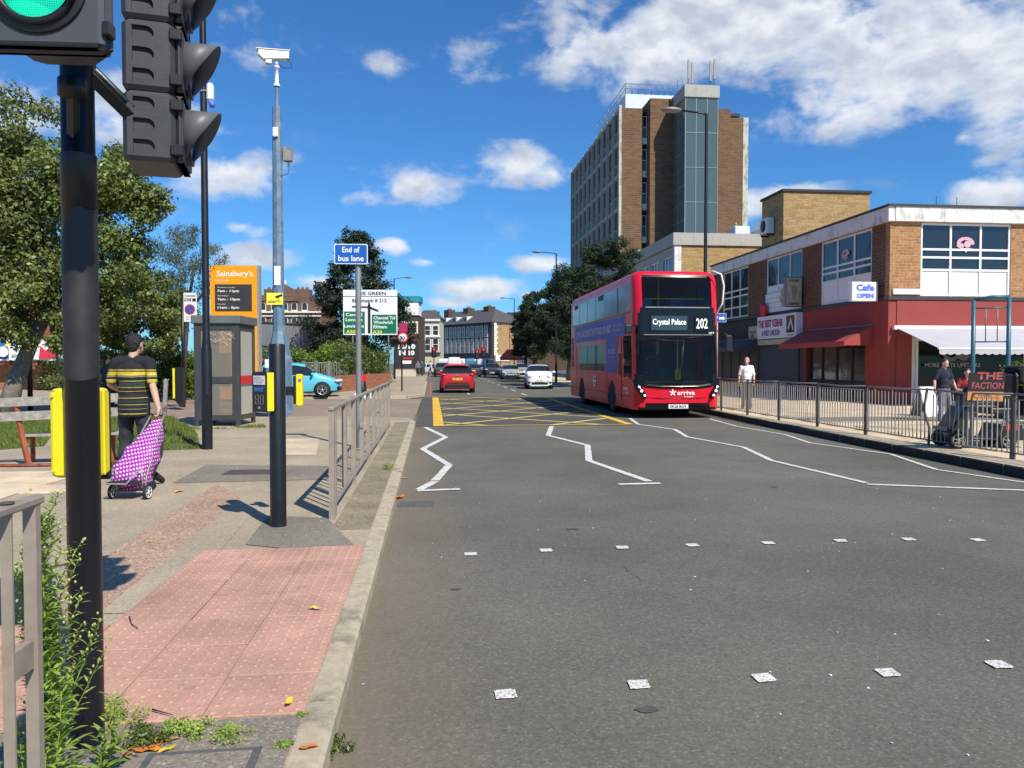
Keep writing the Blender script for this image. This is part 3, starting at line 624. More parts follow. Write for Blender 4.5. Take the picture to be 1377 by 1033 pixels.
# cracks and tar spots in the carriageway
flat('tar', (.07,.066,.058), .8, var=.2); rc = random.Random(21)
def crack(pts, w0, parent=road):
    P = [Vector(q) for q in gl(pts)]; b = MB(); z = .0045
    for a, c in zip(P, P[1:]):
        n = max(3, int((c-a).length/.06)); prev = None
        for i in range(n+1):
            if rc.random() < .4: prev = None; continue
            q = a.lerp(c, i/n)+Vector((rc.gauss(0,.012), rc.gauss(0,.012))); w = w0*rc.uniform(.25,1.2)
            if prev is not None:
                u = (q-prev[0]).normalized(); nn = Vector((-u.y,u.x)); b.poly([(*(prev[0]-nn*prev[1]),z),(*(q-nn*w),z),(*(q+nn*w),z),(*(prev[0]+nn*prev[1]),z)])
            prev = (q, w)
    part('crack', b, 'tar', parent, kind='stuff', label='thin broken crack in the carriageway')
crack([(800,720),(845,770),(905,805),(955,850)], .0025)
for (px, py, r_) in ((770,712,.05),(870,955,.045),(612,793,.03),(1040,655,.05)):
    g = G(px,py); b = MB(); b.poly([(r_*rc.uniform(.8,1.1)*math.cos(k*.349)*1.3, r_*rc.uniform(.6,.8)*math.sin(k*.349), 0) for k in range(18)]); part('tar_spot', b, 'asphalt_new', road, loc=(g.x,g.y,.0048))
# ------------------------------------------------------------------ buildings
M['brick_brown'] = brick_mat('brick_brown', (.17,.085,.045), (.115,.055,.03), (.17,.14,.11), 1.5, dk=.35)  # shop side wall: same brick as the front, its shade darkened into the colour
M['brick_tower'] = brick_mat('brick_tower', (.20,.105,.05), (.125,.065,.035), (.20,.16,.12), 2.6, dk=.4)
M['brick_yellow'] = brick_mat('brick_yellow', (.46,.29,.12), (.33,.19,.075), (.34,.27,.18), 2.2, dk=.35)
M['brick_front'] = brick_mat('brick_front', (.44,.215,.09), (.31,.13,.055), (.36,.28,.18), 1.3, dk=.25)
M['brick_red'] = brick_mat('brick_red', (.40,.13,.055), (.28,.085,.04), (.3,.22,.16), 1.2, dk=.4)
M['brick_dark'] = brick_mat('brick_dark', (.10,.055,.04), (.07,.04,.03), (.12,.1,.08), 2, dk=.4)
M['brick_gable'] = brick_mat('brick_gable', (.20,.11,.075), (.14,.08,.055), (.17,.13,.1), 2, dk=.4)
M['concrete'] = streak_mat('concrete', (.42,.40,.36), (.14,.13,.115), amt=.75)
M['concrete_white'] = streak_mat('concrete_white', (.72,.71,.68), (.24,.215,.17), amt=.75, sx=4, sz=.8, lo=.48, hi=.66)
M['panel_white'] = streak_mat('panel_white', (.78,.78,.78), (.25,.24,.22), amt=.7, sx=3, sz=2, lo=.57, hi=.7)
M['red_render'] = streak_mat('red_render', (.30,.06,.052), (.25,.05,.045), amt=.6, sx=1, sz=.6, lo=.4, hi=.65)
flat('panel_green', (.045,.12,.115), .5, var=.2, scale=.6, world=True)
flat('cladding_pale', (.62,.66,.68), .5, var=.05)
flat('roof_slate', (.075,.07,.07), .8, var=.3, scale=2)
flat('roof_dark', (.04,.04,.042), .8, var=.2)
flat('render_cream', (.52,.46,.36), .85, var=.12, scale=.6)
flat('stucco_dark', (.085,.085,.09), .85, var=.2, scale=.5)
flat('stone_white', (.68,.67,.62), .8, var=.1)
flat('awning_red', (.34,.05,.04), .8, var=.12, scale=1.5)
flat('awning_grey', (.42,.42,.455), .75, var=.06, scale=1)
flat('shutter_blue', (.035,.055,.085), .5, var=.15)
flat('shop_blue', (.012,.03,.14), .5, var=.1)
flat('sign_cream', (.50,.44,.28), .6, var=.1)
flat('interior', (.02,.022,.025), .8, var=.3)
flat('banner_blue', (.03,.12,.50), .6, var=.05)
flat('banner_red', (.6,.03,.06), .6, var=.05)
flat('fence_grey', (.14,.155,.175), .6, var=.1, scale=.5)
flat('pink', (.62,.36,.42), .6, var=.05)
flat('maroon', (.40,.02,.09), .6, var=.05)
flat('navy_text', (.02,.03,.14), .6, var=.0)
flat('cafe_blue', (.10,.17,.62), .6, var=.0)
flat('curtain', (.42,.42,.40), .9, var=.2, scale=2)
flat('teal', (.02,.25,.30), .6, var=.1)

# --- a window unit on a wall plane. o = lower left corner, u = along, n = outward
def window(parent, o, u, n, w, h, cols, rows, fm='white_paint', gm='glass_dark', fr=.05, dep=.06, name='window', skip=(), shared=None, inset=.05, colw=None, rowh=None, panels={}):
    """frame mesh with real bars; a pane per opening"""
    o, u, n = Vector(o), Vector(u).normalized(), Vector(n).normalized(); z = Vector((0,0,1)); b = MB()
    mt = Matrix((( u.x, n.x, 0, o.x), (u.y, n.y, 0, o.y), (0, 0, 1, o.z), (0,0,0,1)))
    mt = Matrix(((u.x, n.x, z.x, o.x), (u.y, n.y, z.y, o.y), (u.z, n.z, z.z, o.z), (0,0,0,1)))
    xs = [0]; cw = colw or [1/cols]*cols
    for c in cw: xs.append(xs[-1]+c*w)
    zs = [0]; rh = rowh or [1/rows]*rows
    for c in rh: zs.append(zs[-1]+c*h)
    f2 = fr/2
    for i, x in enumerate(xs):
        a, c = (0, fr) if i == 0 else ((w-fr, w) if i == len(xs)-1 else (x-f2, x+f2)); b.box(a, c, -dep, .012, 0, h, mtx=mt)
    for i, zz_ in enumerate(zs):
        a, c = (0, fr) if i == 0 else ((h-fr, h) if i == len(zs)-1 else (zz_-f2, zz_+f2)); b.box(.001, w-.001, -dep+.004, .006, a+.0005, c-.0005, mtx=mt)
    f = part(name, b, fm, parent)
    for i in range(len(cw)):
        for j in range(len(rh)):
            if (i, j) in skip: continue
            q = MB(); q.box(xs[i], xs[i+1], -dep*.7, -dep*.7+.012, zs[j], zs[j+1], mtx=mt)
            pm = panels.get((i, j)) or panels.get(('*', j))
            part('panel' if pm else 'pane', q, pm or gm, f)
    return f
def wall_xz(b, x0, x1, y, z0, z1, holes, th, mi=None):
    """wall facing -y from x0 to x1 with rectangular holes (xa, xb, za, zb)"""
    xs = sorted({x0, x1, *[h[0] for h in holes], *[h[1] for h in holes]}); 
    for xa, xb in zip(xs, xs[1:]):
        hs = sorted([(h[2], h[3]) for h in holes if h[0] <= xa+1e-6 and h[1] >= xb-1e-6]); z = z0
        for (za, zb) in hs:
            if za > z+1e-6: b.box(xa, xb, y, y+th, z, za, mi)
            z = zb
        if z < z1-1e-6: b.box(xa, xb, y, y+th, z, z1, mi)
def wall_yz(b, y0, y1, x, z0, z1, holes, th, mi=None):
    """wall facing -x"""
    ys = sorted({y0, y1, *[h[0] for h in holes], *[h[1] for h in holes]})
    for ya, yb in zip(ys, ys[1:]):
        hs = sorted([(h[2], h[3]) for h in holes if h[0] <= ya+1e-6 and h[1] >= yb-1e-6]); z = z0
        for (za, zb) in hs:
            if za > z+1e-6: b.box(x, x+th, ya, yb, z, za, mi)
            z = zb
        if z < z1-1e-6: b.box(x, x+th, ya, yb, z, z1, mi)

# ---------- two-storey shop block on the corner
BX, BY = 15.9, 25.0
t = thing('shop_building', 'two-storey brick corner block with red painted ground floor and white concrete roof band', 'building', (0,0,0))
bays = [(26.1,29.7),(31.3,34.8),(36.9,40.2)]
UZ0, UZ1 = 3.95, 6.5
b = MB(); wall_yz(b, BY+.25, 41.6, BX, 3.92, 6.52, [(y0, y1, UZ0, UZ1) for y0, y1 in bays], .25)
part('side_wall', b, 'brick_brown', t)
fw = [(17.05,20.45),(21.0,24.6),(25.2,28.8)]
b = MB(); wall_xz(b, BX, 30, BY, 3.92, 6.52, [(x0, x1, UZ0, UZ1) for x0, x1 in fw], .25); b.box(30,30.25,BY,41.6,3.92,6.52); b.box(BX,30.25,41.35,41.6,0,6.52)
part('front_wall', b, 'brick_front', t)
# roof band panels, each a piece
for k in range(9):
    b = MB(); y0 = BY-.12+k*1.87; b.box(BX-.14, BX+.1, y0, y0+1.855, 6.52, 7.02); part('roof_panel', b, 'concrete_white', t)
for k in range(8):
    b = MB(); x0 = BX+.11+k*1.8; b.box(x0, x0+1.79, BY-.14, BY+.1, 6.52, 7.02); part('roof_panel', b, 'concrete_white', t)
b = MB(); b.box(BX-.18, 30.4, BY-.18, 41.75, 7.02, 7.10); part('roof', b, 'roof_dark', t)
for (x, z) in ((18.3,7.1),(19.1,7.1)):
    b = MB(); b.cyl((x,BY+1,z),(x,BY+1,z+.55),.012,n=6); part('mast', b, 'black_metal', t)
for k, (y0, y1) in enumerate(bays):
    if k == 1:
        window(t, (BX+.04, y1, UZ0), (0,-1,0), (-1,0,0), y1-y0, UZ1-UZ0, 3, 3, gm='glass_house', rowh=[.36,.12,.52], fr=.07, panels={('*',0):'panel_white', ('*',1):'panel_white', (1,2):'glass_house'})
    elif k == 0:
        window(t, (BX+.04, y1, UZ0), (0,-1,0), (-1,0,0), y1-y0, UZ1-UZ0, 3, 4, gm='glass_house', rowh=[.36,.13,.09,.42], fr=.08, panels={('*',0):'panel_white'})
    else:
        window(t, (BX+.04, y1, UZ0), (0,-1,0), (-1,0,0), y1-y0, UZ1-UZ0, 3, 4, gm='glass_house', rowh=[.22,.22,.12,.44], fr=.08)
for x0, x1 in fw: window(t, (x0, BY+.04, UZ0), (1,0,0), (0,-1,0), x1-x0, UZ1-UZ0, 3, 4, gm='glass_dark', rowh=[.36,.17,.11,.36], fr=.075, panels={('*',0):'panel_white'})
# ground floor
RED = 'red_render'
b = MB()
wall_yz(b, BY, 31.05, BX-.03, 0.1, 3.78, [(26.4,30.8,.1,2.75)], .3); b.box(BX-.025, BX+.28, 25.1, 31.04, 3.78, 3.80)
part('ground_floor_side', b, RED, t)
b = MB(); wall_xz(b, BX+.27, 30, BY-.03, .1, 3.78, [(16.75,30,.1,2.85)], .3); part('ground_floor_front', b, RED, t)
b = MB(); b.box(BX-.06, BX+.27, BY-.06, 41.6, 3.80, 3.92); b.box(BX+.27, 30, BY-.06, BY+.27, 3.80, 3.92); part('string_course', b, 'dark_panel', t)
b = MB(); b.box(BX+.1, 17.05, BY-.075, BY-.028+.02, 3.99, 4.18); part('name_board', b, 'white_paint', t, label='blank white board')
# interior volume behind the shopfronts
b = MB(); b.box(BX+3.2, 29.9, BY+4.2, BY+4.3, .1, 3.7); b.box(BX+3.1, BX+3.2, BY+4.2, 41.2, .1, 3.7); b.box(BX+.3,29.9,BY+.3,41.2,3.6,3.7); b.box(BX+.3,29.9,BY+.28,41.2,.12,.16)
part('interior_wall', b, 'interior', t)
# front shopfront
window(t, (16.75, BY+.12, .15), (1,0,0), (0,-1,0), 9.6, 2.7, 5, 2, gm='glass_shop', fr=.09, rowh=[.84,.16], colw=[.03,.43,.12,.21,.21], name='shopfront', panels={(0,0):'white_paint',(0,1):'white_paint'})
text('MORE SEATS UPSTAIRS', 2.1, .14, (18.35, BY+.06, 1.52), (1,0,0), (0,0,1), 'curtain', t, bold=.01, name='window_lettering')
b = MB(); b.lathe([(.0,0),(.30,0)], (18.75, BY+.065, 1.98), axis='y', n=24); b.lathe([(.20,-.002),(.34,-.002)], (18.3,BY+.066,1.98), axis='y', n=12); part('window_logo', b, 'cloth_grey', t)
# cafe ice cream like sticker on the first-floor windows (pink cup shape)
def sticker(p, u, sc):
    b = MB(); u = Vector(u); n = u.cross(Vector((0,0,1)))*.004
    def blob(cx, cz, rx, rz_, k=16): b.poly([Vector(p)+n+u*(cx+rx*math.cos(2*math.pi*i/k))*sc+Vector((0,0,(cz+rz_*math.sin(2*math.pi*i/k))*sc)) for i in range(k)])
    blob(-.30,.02,.24,.14); n = n*1.6; blob(.12,.1,.2,.2); n = n*1.3; 
    for a in range(9): 
        th = math.pi*a/8; n = n*1.02; blob(.42*math.cos(th), .16+.26*math.sin(th), .13, .10, 8)
    n = n*1.1; b.poly([Vector(p)+n+u*x*sc+Vector((0,0,z*sc)) for x, z in ((-.35,-.2),(.42,-.2),(.42,-.12),(-.35,-.12))]); blob(.03,-.28,.07,.1,8)
    part('window_sticker', b, 'pink', t, label='pink sticker on the first-floor window')
sticker((18.75, BY+.045, 5.72), (1,0,0), .62); sticker((BX+.035, 27.9, 5.72), (0,-1,0), .5)
# side shop with red awning
window(t, (BX+.1, 30.8, .15), (0,-1,0), (-1,0,0), 4.4, 2.6, 4, 2, fm='roof_dark', gm='glass_house', fr=.09, rowh=[.28,.72], name='shopfront', panels={('*',0):'stucco_dark'})
def awning_box(name, label, y0, y1, x, zt, zb, proj, m):
    a = thing(name, label, 'awning', (x, (y0+y1)/2, zb)); h = (y1-y0)/2; b = MB()
    T = [(-.03,-h,zt-zb),(-.03,h,zt-zb)]; F = [(-proj,h-.35,.12),(-proj,-h+.35,.12)]
    b.poly([T[0], T[1], (-proj, h, .14), (-proj, -h, .14)][::-1]); b.poly([(-.03,-h,zt-zb),(-proj,-h,.14),(-.03,-h,.1)]); b.poly([(-.03,h,zt-zb),(-.03,h,.1),(-proj,h,.14)])
    part('canopy', b, m, a); b = MB(); b.box(-proj-.01,-proj+.005,-h,h,-.06,.14); b.box(-proj,-.03,-h-.01,-h+.002,-.02,.13); part('valance', b, m, a)
    b = MB(); b.cyl((-.03,-h,zt-zb+.02),(-.03,h,zt-zb+.02),.035,n=8); part('top_rail', b, 'grey_post', a); return a
awning_box('shop_awning', 'dark red fabric awning over the side shop windows', 25.9, 31.0, BX-.03, 2.95, 2.25, 1.1, 'awning_red')
# big white awning on the front
a = thing('cafe_awning', 'pale grey scalloped awning pulled out over the cafe front', 'awning', (16.1, BY-.03, 2.85))
b = MB(); b.box(-.1, 10.5, -.14, -.0, -.09, .05); part('cassette', b, 'white_paint', a)
b = MB(); P_, Q_ = (.0,-.08,-.03), (10.4,-.08,-.03)
for k in range(26):
    x0, x1 = k*.4, (k+1)*.4; s0 = .008*math.sin(k*1.7); b.poly([(x0,-.08,-.03),(x0-.02,-2.35,-.78+s0),(x1-.02,-2.35,-.78+.008*math.sin((k+1)*1.7)),(x1,-.08,-.03)])
part('fabric', b, 'awning_grey', a)
b = MB(); b.box(-.05,10.4,-2.40,-2.34,-.82,-.765); part('front_bar', b, 'white_paint', a)
b = MB()
for k in range(40):
    x0 = -.02+k*.26; seg = [(x0+.26*i/6, -2.385, -.95-.045*math.sin(math.pi*i/6)) for i in range(7)]; b.poly([(x0,-2.385,-.82)]+seg+[(x0+.26,-2.385,-.82)])
part('scalloped_valance', b, 'awning_grey', a)
for x in (.15, 5.2, 10.0):
    b = MB(); b.cyl((x,-.05,-.15),(x+.5,-1.2,-.45),.025,n=8); b.cyl((x+.5,-1.2,-.45),(x,-2.33,-.8),.022,n=8); part('folding_arm', b, 'grey_post', a)
# kebab shop
t2 = t
b = MB(); b.box(BX-.02, BX+.27, 31.06, 35.3, .1, 3.78); part('kebab_shop_wall', b, 'stucco_dark', t)
for k in range(28):
    b = MB(); z = .75+.06*k; b.box(BX-.075, BX-.045, 31.4, 34.9, z, z+.052); part('shutter_slat', b, 'shutter_blue', t)
b = MB(); b.box(BX-.07,BX-.021,31.4,34.9,.15,.75); part('lower_panel', b, 'shop_blue', t)
b = MB(); b.box(BX-.075,BX-.07,32.6,33.9,.42,.72); part('notice', b, 'sign_cream', t)
b = MB(); b.box(BX-.28,BX-.02,31.1,35.1,2.44,2.68); part('shutter_box', b, 'sign_cream', t)
s = thing('kebab_sign', 'long white sign reading THE BEST KEBAB and FRIED CHICKEN above the shutter', 'shop sign', (BX-.02, 33.1, 2.72))
b = MB(); b.box(-.30,0,-1.95,1.95,0,1.05); part('box', b, 'white', s)
XL = (0,-1,0)
text('THE BEST KEBAB', 2.5, .36, (-.305,.58,.70), XL, (0,0,1), 'maroon', s, bold=.04)
text('& FRIED CHICKEN', 1.85, .26, (-.305,.52,.26), XL, (0,0,1), 'navy_text', s, bold=.02)
b = MB(); b.box(-.306,-.301,-1.8,-1.05,.2,.95); part('food_picture', b, 'brick_brown', s)
b = MB()
for k in range(4): b.box(-.309,-.306,-1.7+k*.05,-1.62+k*.05,.3+k*.1,.42+k*.1); b.box(-.309,-.306,-1.3-k*.07,-1.2-k*.07,.35+k*.12,.47+k*.12)
part('food_detail', b, 'white', s); text('ASK INSIDE', .6, .08, (-.305,-1.42,.1), XL, (0,0,1), 'text_black', s)
# white boards with crest above the kebab sign
b = MB()
for k in range(4): b.box(BX-.05-.004*k, BX-.001, 31.35, 34.75, 3.96+.22*k, 4.165+.22*k)
part('white_boarding', b, 'panel_white', t)
b = MB()
for k in range(16):
    a_ = 2*math.pi*k/16; b.ell((BX-.08, 32.9+.27*math.cos(a_)*rnd.uniform(.6,1.1), 4.55+.36*math.sin(a_)*rnd.uniform(.7,1.1)), (.03,.09,.1), nu=6, nv=4)
b.ell((BX-.08,32.9,4.55),(.03,.12,.16),nu=8,nv=5); part('crest', b, 'sign_cream', t, label='weathered plaster crest')
s = thing('kebab_box_sign', 'projecting cream box sign reading DONER KEBABS', 'shop sign', (BX-.02, 31.25, 4.0), 0)
b = MB(); b.box(-.78,-.06,-.12,.12,.0,1.28); part('box', b, 'grey_post', s); b = MB(); b.box(-.74,-.10,-.13,-.119,.05,1.23); part('face', b, 'sign_cream', s)
b = MB(); b.prism([(-.57,-.134,.9),(-.27,-.134,.9),(-.35,-.134,.3),(-.47,-.134,.3)][::-1], (0,.003,0)); b.cyl((-.42,-.133,.9),(-.42,-.133,1.0),.01,n=6); part('doner_shape', b, 'wood_grey', s)
text('DONER', .44, .11, (-.42,-.132,1.12), (1,0,0), (0,0,1), 'text_black', s, bold=.03); text('KEBABS', .5, .11, (-.42,-.132,.14), (1,0,0), (0,0,1), 'text_black', s, bold=.03)
text('L\nA\nM\nB', .06, .36, (-.67,-.132,.5), (1,0,0), (0,0,1), 'text_black', s); text('B\nE\nE\nF', .06, .36, (-.17,-.132,.5), (1,0,0), (0,0,1), 'text_black', s)
b = MB(); b.cyl((-.06,0,1.1),(.05,0,1.1),.02,n=6); b.cyl((-.06,0,.2),(.05,0,.2),.02,n=6); part('bracket', b, 'black_metal', s)
s = thing('takeaway_carton_sign', 'small red and orange carton shaped sign standing on the kebab sign', 'shop sign', (BX-.15, 34.7, 3.775))
b = MB(); b.prism([(-.1,-.3,0),(-.1,.2,0),(-.1,.25,.55),(-.1,-.35,.5)], (.12,0,0)); part('box', b, 'sign_red', s); b = MB(); b.ell((-.05,-.1,.55),(.06,.14,.08),nu=8,nv=5); b.ell((-.05,.1,.58),(.06,.12,.08),nu=8,nv=5); part('food', b, 'awning_red', s)
# cafe sign
s = thing('cafe_sign', 'white projecting box sign reading Cafe OPEN at the corner of the block', 'shop sign', (BX-.18, BY+.55, 3.78))
b = MB(); b.cbox(-.95,.02,-.12,.12,0,.68,.02); part('box', b, 'white', s); 
text('Cafe', .68, .24, (-.46,-.125,.48), (1,0,0), (0,0,1), 'cafe_blue', s, bold=.05); text('OPEN', .64, .17, (-.46,-.125,.19), (1,0,0), (0,0,1), 'cafe_blue', s, bold=.06)
b = MB(); b.cyl((0,0,.55),(.2,0,.55),.02,n=6); b.cyl((0,0,.15),(.2,0,.15),.02,n=6); part('bracket', b, 'black_metal', s)
# dark end shop
b = MB(); b.box(BX-.02, BX+.26, 35.31, 41.6, .1, 3.78); part('end_shop_wall', b, 'dark_panel', t)
b = MB(); b.box(BX-.1,BX-.021,35.4,41.5,2.75,3.75); part('end_shop_fascia', b, 'dark', t); b = MB(); b.box(BX-.13,BX-.101,35.45,36.5,2.8,3.4); part('notice', b, 'sign_cream', t, label='cream board with small black lettering')
text('WE ARE\nOPEN', .6, .34, (BX-.135,35.95,3.0), XL, (0,0,1), 'text_black', t)
window(t, (BX-.03, 41.3, .2), XL, (-1,0,0), 5.8, 2.4, 5, 1, fm='roof_dark', gm='glass_house', fr=.07, name='shopfront')
awning_box('end_shop_awning', 'narrow dark awning over the last shop, half hidden by the bus', 35.5, 41.2, BX-.1, 2.75, 2.2, 1.2, 'stucco_dark')
s = thing('blue_street_sign', 'small blue and white arrow sign beside the bus front', 'street sign', (10.42, 26.9, RZ))
b = MB(); b.cyl((0,0,0),(0,0,3.3),.038,n=10); part('post', b, 'grey_post', s); b = MB(); b.box(-.4,.32,-.05,-.038,2.95,3.25); part('plate', b, 'sign_blue', s); b = MB(); b.box(-.41,.33,-.047,-.03,2.94,3.26); part('border', b, 'white', s)
text('Parking', .34, .08, (-.16,-.052,3.12), (1,0,0), (0,0,1), 'text_white', s); b = MB(); b.prism([(.05,-.051,3.04),(.2,-.051,3.04),(.2,-.051,3.0),(.28,-.051,3.08),(.2,-.051,3.16),(.2,-.051,3.12),(.05,-.051,3.12)], (0,-.002,0)); part('arrow', b, 'white', s)

# ---------- brick block behind the shops
t = thing('brick_block', 'plain yellow brick block with flat roof behind the shop row', 'building')
b = MB(); b.box(21.9,27.6,45.6,48.7,0,12.3); part('wall', b, 'brick_yellow', t)
b = MB(); b.box(21.8,27.7,45.5,48.8,12.3,12.45); part('coping', b, 'roof_dark', t)
s = thing('air_conditioner', 'white air conditioning unit on the dark side wall of the brick block', 'air conditioner', (21.9,47.3,9.9))
b = MB(); b.cbox(-.55,-.05,-.55,.55,0,1.0,.03); part('casing', b, 'white_paint', s); b = MB(); b.lathe([(.0,0),(.38,0),(.40,.02)], (-.56,0,.5), axis='x', n=20); part('fan_grille', b, 'dark', s); b = MB(); b.box(-.5,0,-.45,-.4,-.12,0); b.box(-.5,0,.4,.45,-.12,0); part('bracket', b, 'black_metal', s)

# ---------- lower wing of the office block
t = thing('office_wing', 'three-storey brick wing with concrete parapet below the office tower', 'building')
WX, WY = 18.0, 55.0
b = MB(); wall_yz(b, WY, 78, WX, 0, 10.3, [(WY+.8+k*3.0, WY+.8+k*3.0+2.5, z, z+2.1) for k in range(7) for z in (7.6, 4.2, 1.0)], .3); part('side_wall', b, 'concrete', t)
b = MB(); b.box(WX+.5, 32, WY-.0, WY+.3, 0, 10.35); b.box(WX+.3,WX+.55,WY+.3,78,0,1); part('front_wall', b, 'brick_yellow', t)
b = MB(); b.box(WX-.02, WX+.5, WY-.04, WY+.3, 0, 10.35); part('corner_pier', b, 'concrete_white', t)
b = MB(); b.box(WX-.15, 33, WY-.15, WY+.3, 10.35, 11.25); b.box(WX-.15, WX+.3, WY+.3, 78, 10.35, 11.25); part('parapet', b, 'concrete', t)
b = MB(); b.box(WX+.3, 33, WY+.3, 78, 10.6, 10.8); part('roof', b, 'roof_dark', t)
for k in range(7):
    for z in (7.6, 4.2): window(t, (WX+.1, WY+.8+k*3.0+2.5, z), XL, (-1,0,0), 2.5, 2.1, 3, 2, gm='glass_house', fr=.1, rowh=[.3,.7])
s = thing('rooftop_unit', 'white rooftop plant box with dark louvre on the wing roof', 'rooftop plant', (26.0,56.6,10.8))
b = MB(); b.prism([(-.6,0,0),(3.0,0,0),(3.0,0,2.1),(0,0,2.1),(-.6,0,1.2)], (0,2,0)); part('casing', b, 'white_paint', s)
for k in range(9):
    b = MB(); b.box(.3,2.85,-.05,-.002,.75+k*.1,.81+k*.1); part('louvre', b, 'dark', s)
s = thing('rooftop_unit', 'small pale rooftop box left of the louvred one', 'rooftop plant', (23.3,56.6,10.8)); b = MB(); b.cbox(0,1.2,0,1.2,0,1.35,.05); part('casing', b, 'white_paint', s)
b = MB(); b.cyl((.3,.6,1.3),(.3,.6,1.7),.1,n=8); part('vent_pipe', b, 'grey_post', s)
s = thing('skylight', 'white framed rooflight by the tower wall on the wing roof', 'rooflight', (18.5,68.0,10.8)); b = MB(); b.box(0,2.6,0,3,0,1.0); part('upstand', b, 'concrete', s)
window(s, (0,-.02,.1), (1,0,0), (0,-1,0), 2.6, 1.0, 6, 1, gm='glass_green', fr=.07)

M['pier_white'] = streak_mat('pier_white', (.55,.53,.48), (.22,.19,.15), amt=.8, sx=4, sz=.8, lo=.45, hi=.62)
# ---------- office tower
t = thing('office_tower', 'tall brown brick office tower with glazed stair shaft and gridded side', 'building')
TX, TY, TZ = 18.9, 75.0, 27.3
NB, BW, FH = 10, 2.62, 3.3
M['glass_tower'] = glass_mat('glass_tower', (.03,.035,.04), rough=.12, var=.3); M['glass_tower'].node_tree.nodes['Principled BSDF'].inputs['Specular IOR Level'].default_value = .22
b = MB()
for k in range(NB+1): y = TY+.0+k*BW; b.box(TX-.17, TX+.1, y, y+.22, 0, TZ)
part('concrete_pier', b, 'concrete', t, kind='stuff')
for j in range(9):
    z = TZ-.35-j*FH
    b = MB(); b.box(TX-.06, TX+.1, TY+.32, TY+NB*BW, z, z+.33); part('floor_band', b, 'concrete', t)
    if j < 8:
        for k in range(NB):
            y1 = TY+(k+1)*BW-.02
            if z-FH < 6: continue
            f = window(t, (TX+.05, y1, z-FH+.33), XL, (-1,0,0), BW-.3, FH-.33, 2, 2, fm='concrete', gm='glass_tower', fr=.08, rowh=[.36,.64], panels={('*',0):'panel_green'})
b = MB(); b.box(TX+.12, 24.2, TY+NB*BW-.1, TY+NB*BW+.2, 0, TZ); part('back_wall', b, 'concrete', t)
b = MB(); b.box(TX+.1, TX+1.9+.35, TY-.0, TY+.4, 0, TZ-.2); part('brick_wall', b, 'brick_tower', t)
b = MB(); b.box(TX-.16, TX+.1, TY-.05, TY+.001, 0, TZ+.05); part('corner_pier', b, 'pier_white', t)
b = MB(); b.box(TX+2.75, TX+7.4, TY-1.0, TY+2.0, 0, TZ+.5); part('brick_wall', b, 'brick_tower', t)
for j in range(6):
    z = TZ-1.2-j*FH; window(t, (TX+2.26, TY+.25, z-1.9), (1,0,0), (0,-1,0), .5, 2.2, 1, 2, gm='panel_green', fr=.06, panels={(0,1):'glass_house'})
    b = MB(); b.box(TX+2.26, TX+2.74, TY+.1, TY+.3, z-2.5, z-1.92); part('spandrel', b, 'concrete_white', t)
# glazed stair: facing us and its left side
gx0, gx1, gy = 24.05, 27.3, 70.6
b = MB(); b.box(gx0-.1, gx1+.1, gy-.1, TY+2, TZ-.45, TZ+.7); part('stair_cap', b, 'concrete', t)
b = MB(); b.box(gx0+.35, gx1-.1, gy+1.6, TY+2, 0, TZ-.45)
for j in range(8): b.box(gx0+.1, gx1-.1, gy+.15, gy+1.7, 1.5+j*3.3, 1.75+j*3.3)
part('stair_core', b, 'panel_green', t)
M['glass_stair'] = glass_mat('glass_stair', (.12,.17,.175), trans=.35, tint=(.5,.6,.6), rough=.08)
flat('mullion', (.22,.26,.26), .5, var=.05)
f = window(t, (gx0, gy, .5), (1,0,0), (0,-1,0), gx1-gx0, TZ-1.0, 3, 8, fm='mullion', gm='glass_stair', fr=.07)
f = window(t, (gx0, TY+1.5, .5), XL, (-1,0,0), TY+1.5-gy, TZ-1.0, 3, 16, fm='mullion', gm='glass_stair', fr=.07)
b = MB(); b.box(gx1+.02, gx1+4.2, TY-.3, TY+3, 0, TZ-.9); b.box(gx1+.02, gx1+2.9, TY-.3, TY+3, TZ-.9, TZ-.05); part('brick_wall', b, 'brick_tower', t)
b = MB(); b.box(gx1+4.2, gx1+4.75, TY-.35, TY+3, 0, TZ-.85); part('corner_pier', b, 'pier_white', t)
b = MB(); b.box(TX+.1, gx1+4.2, TY+.5, TY+NB*BW, TZ-.5, TZ-.2); part('roof', b, 'roof_dark', t)
b = MB(); b.box(21.2, 30, 82, 96, TZ-.2, 31.0); part('plant_room', b, 'cladding_pale', t, label='pale clad rooftop plant room')
b = MB()
for k in range(13): x = 21.2+k*.73; b.cyl((x,82,31),(x,82,32.1),.035,n=6)
for k in range(8): y = 82+k*2; b.cyl((21.2,y,31),(21.2,y,32.1),.035,n=6)
for z in (31.55, 32.1): b.cyl((21.2,82,z),(30,82,z),.03,n=6); b.cyl((21.2,82,z),(21.2,96,z),.03,n=6)
for k in (0,.6): b.tube([(27+k,81.9,29),(27+k,81.9,32.6),(27.3+k/3,81.9,33.0)], .035, 6)
part('roof_railing', b, 'grey_post', t)
for (x, h, w_) in ((24.8,3.0,'leftmost'),(25.15,2.6,'second from the left'),(27.0,2.9,'third from the left'),(27.4,3.1,'rightmost')):
    s = thing('antenna', 'slim grey antenna on the stair shaft roof, %s of four' % w_, 'antenna', (x, 72.0, TZ+.7), group='antennas on the tower roof')
    b = MB(); b.cyl((0,0,0),(0,0,h),.045,n=6); part('pole', b, 'grey_post', s); b = MB(); b.cbox(-.11,.11,-.16,-.06,h-2.0,h-.2,.03); part('panel', b, 'galv_cool', s)

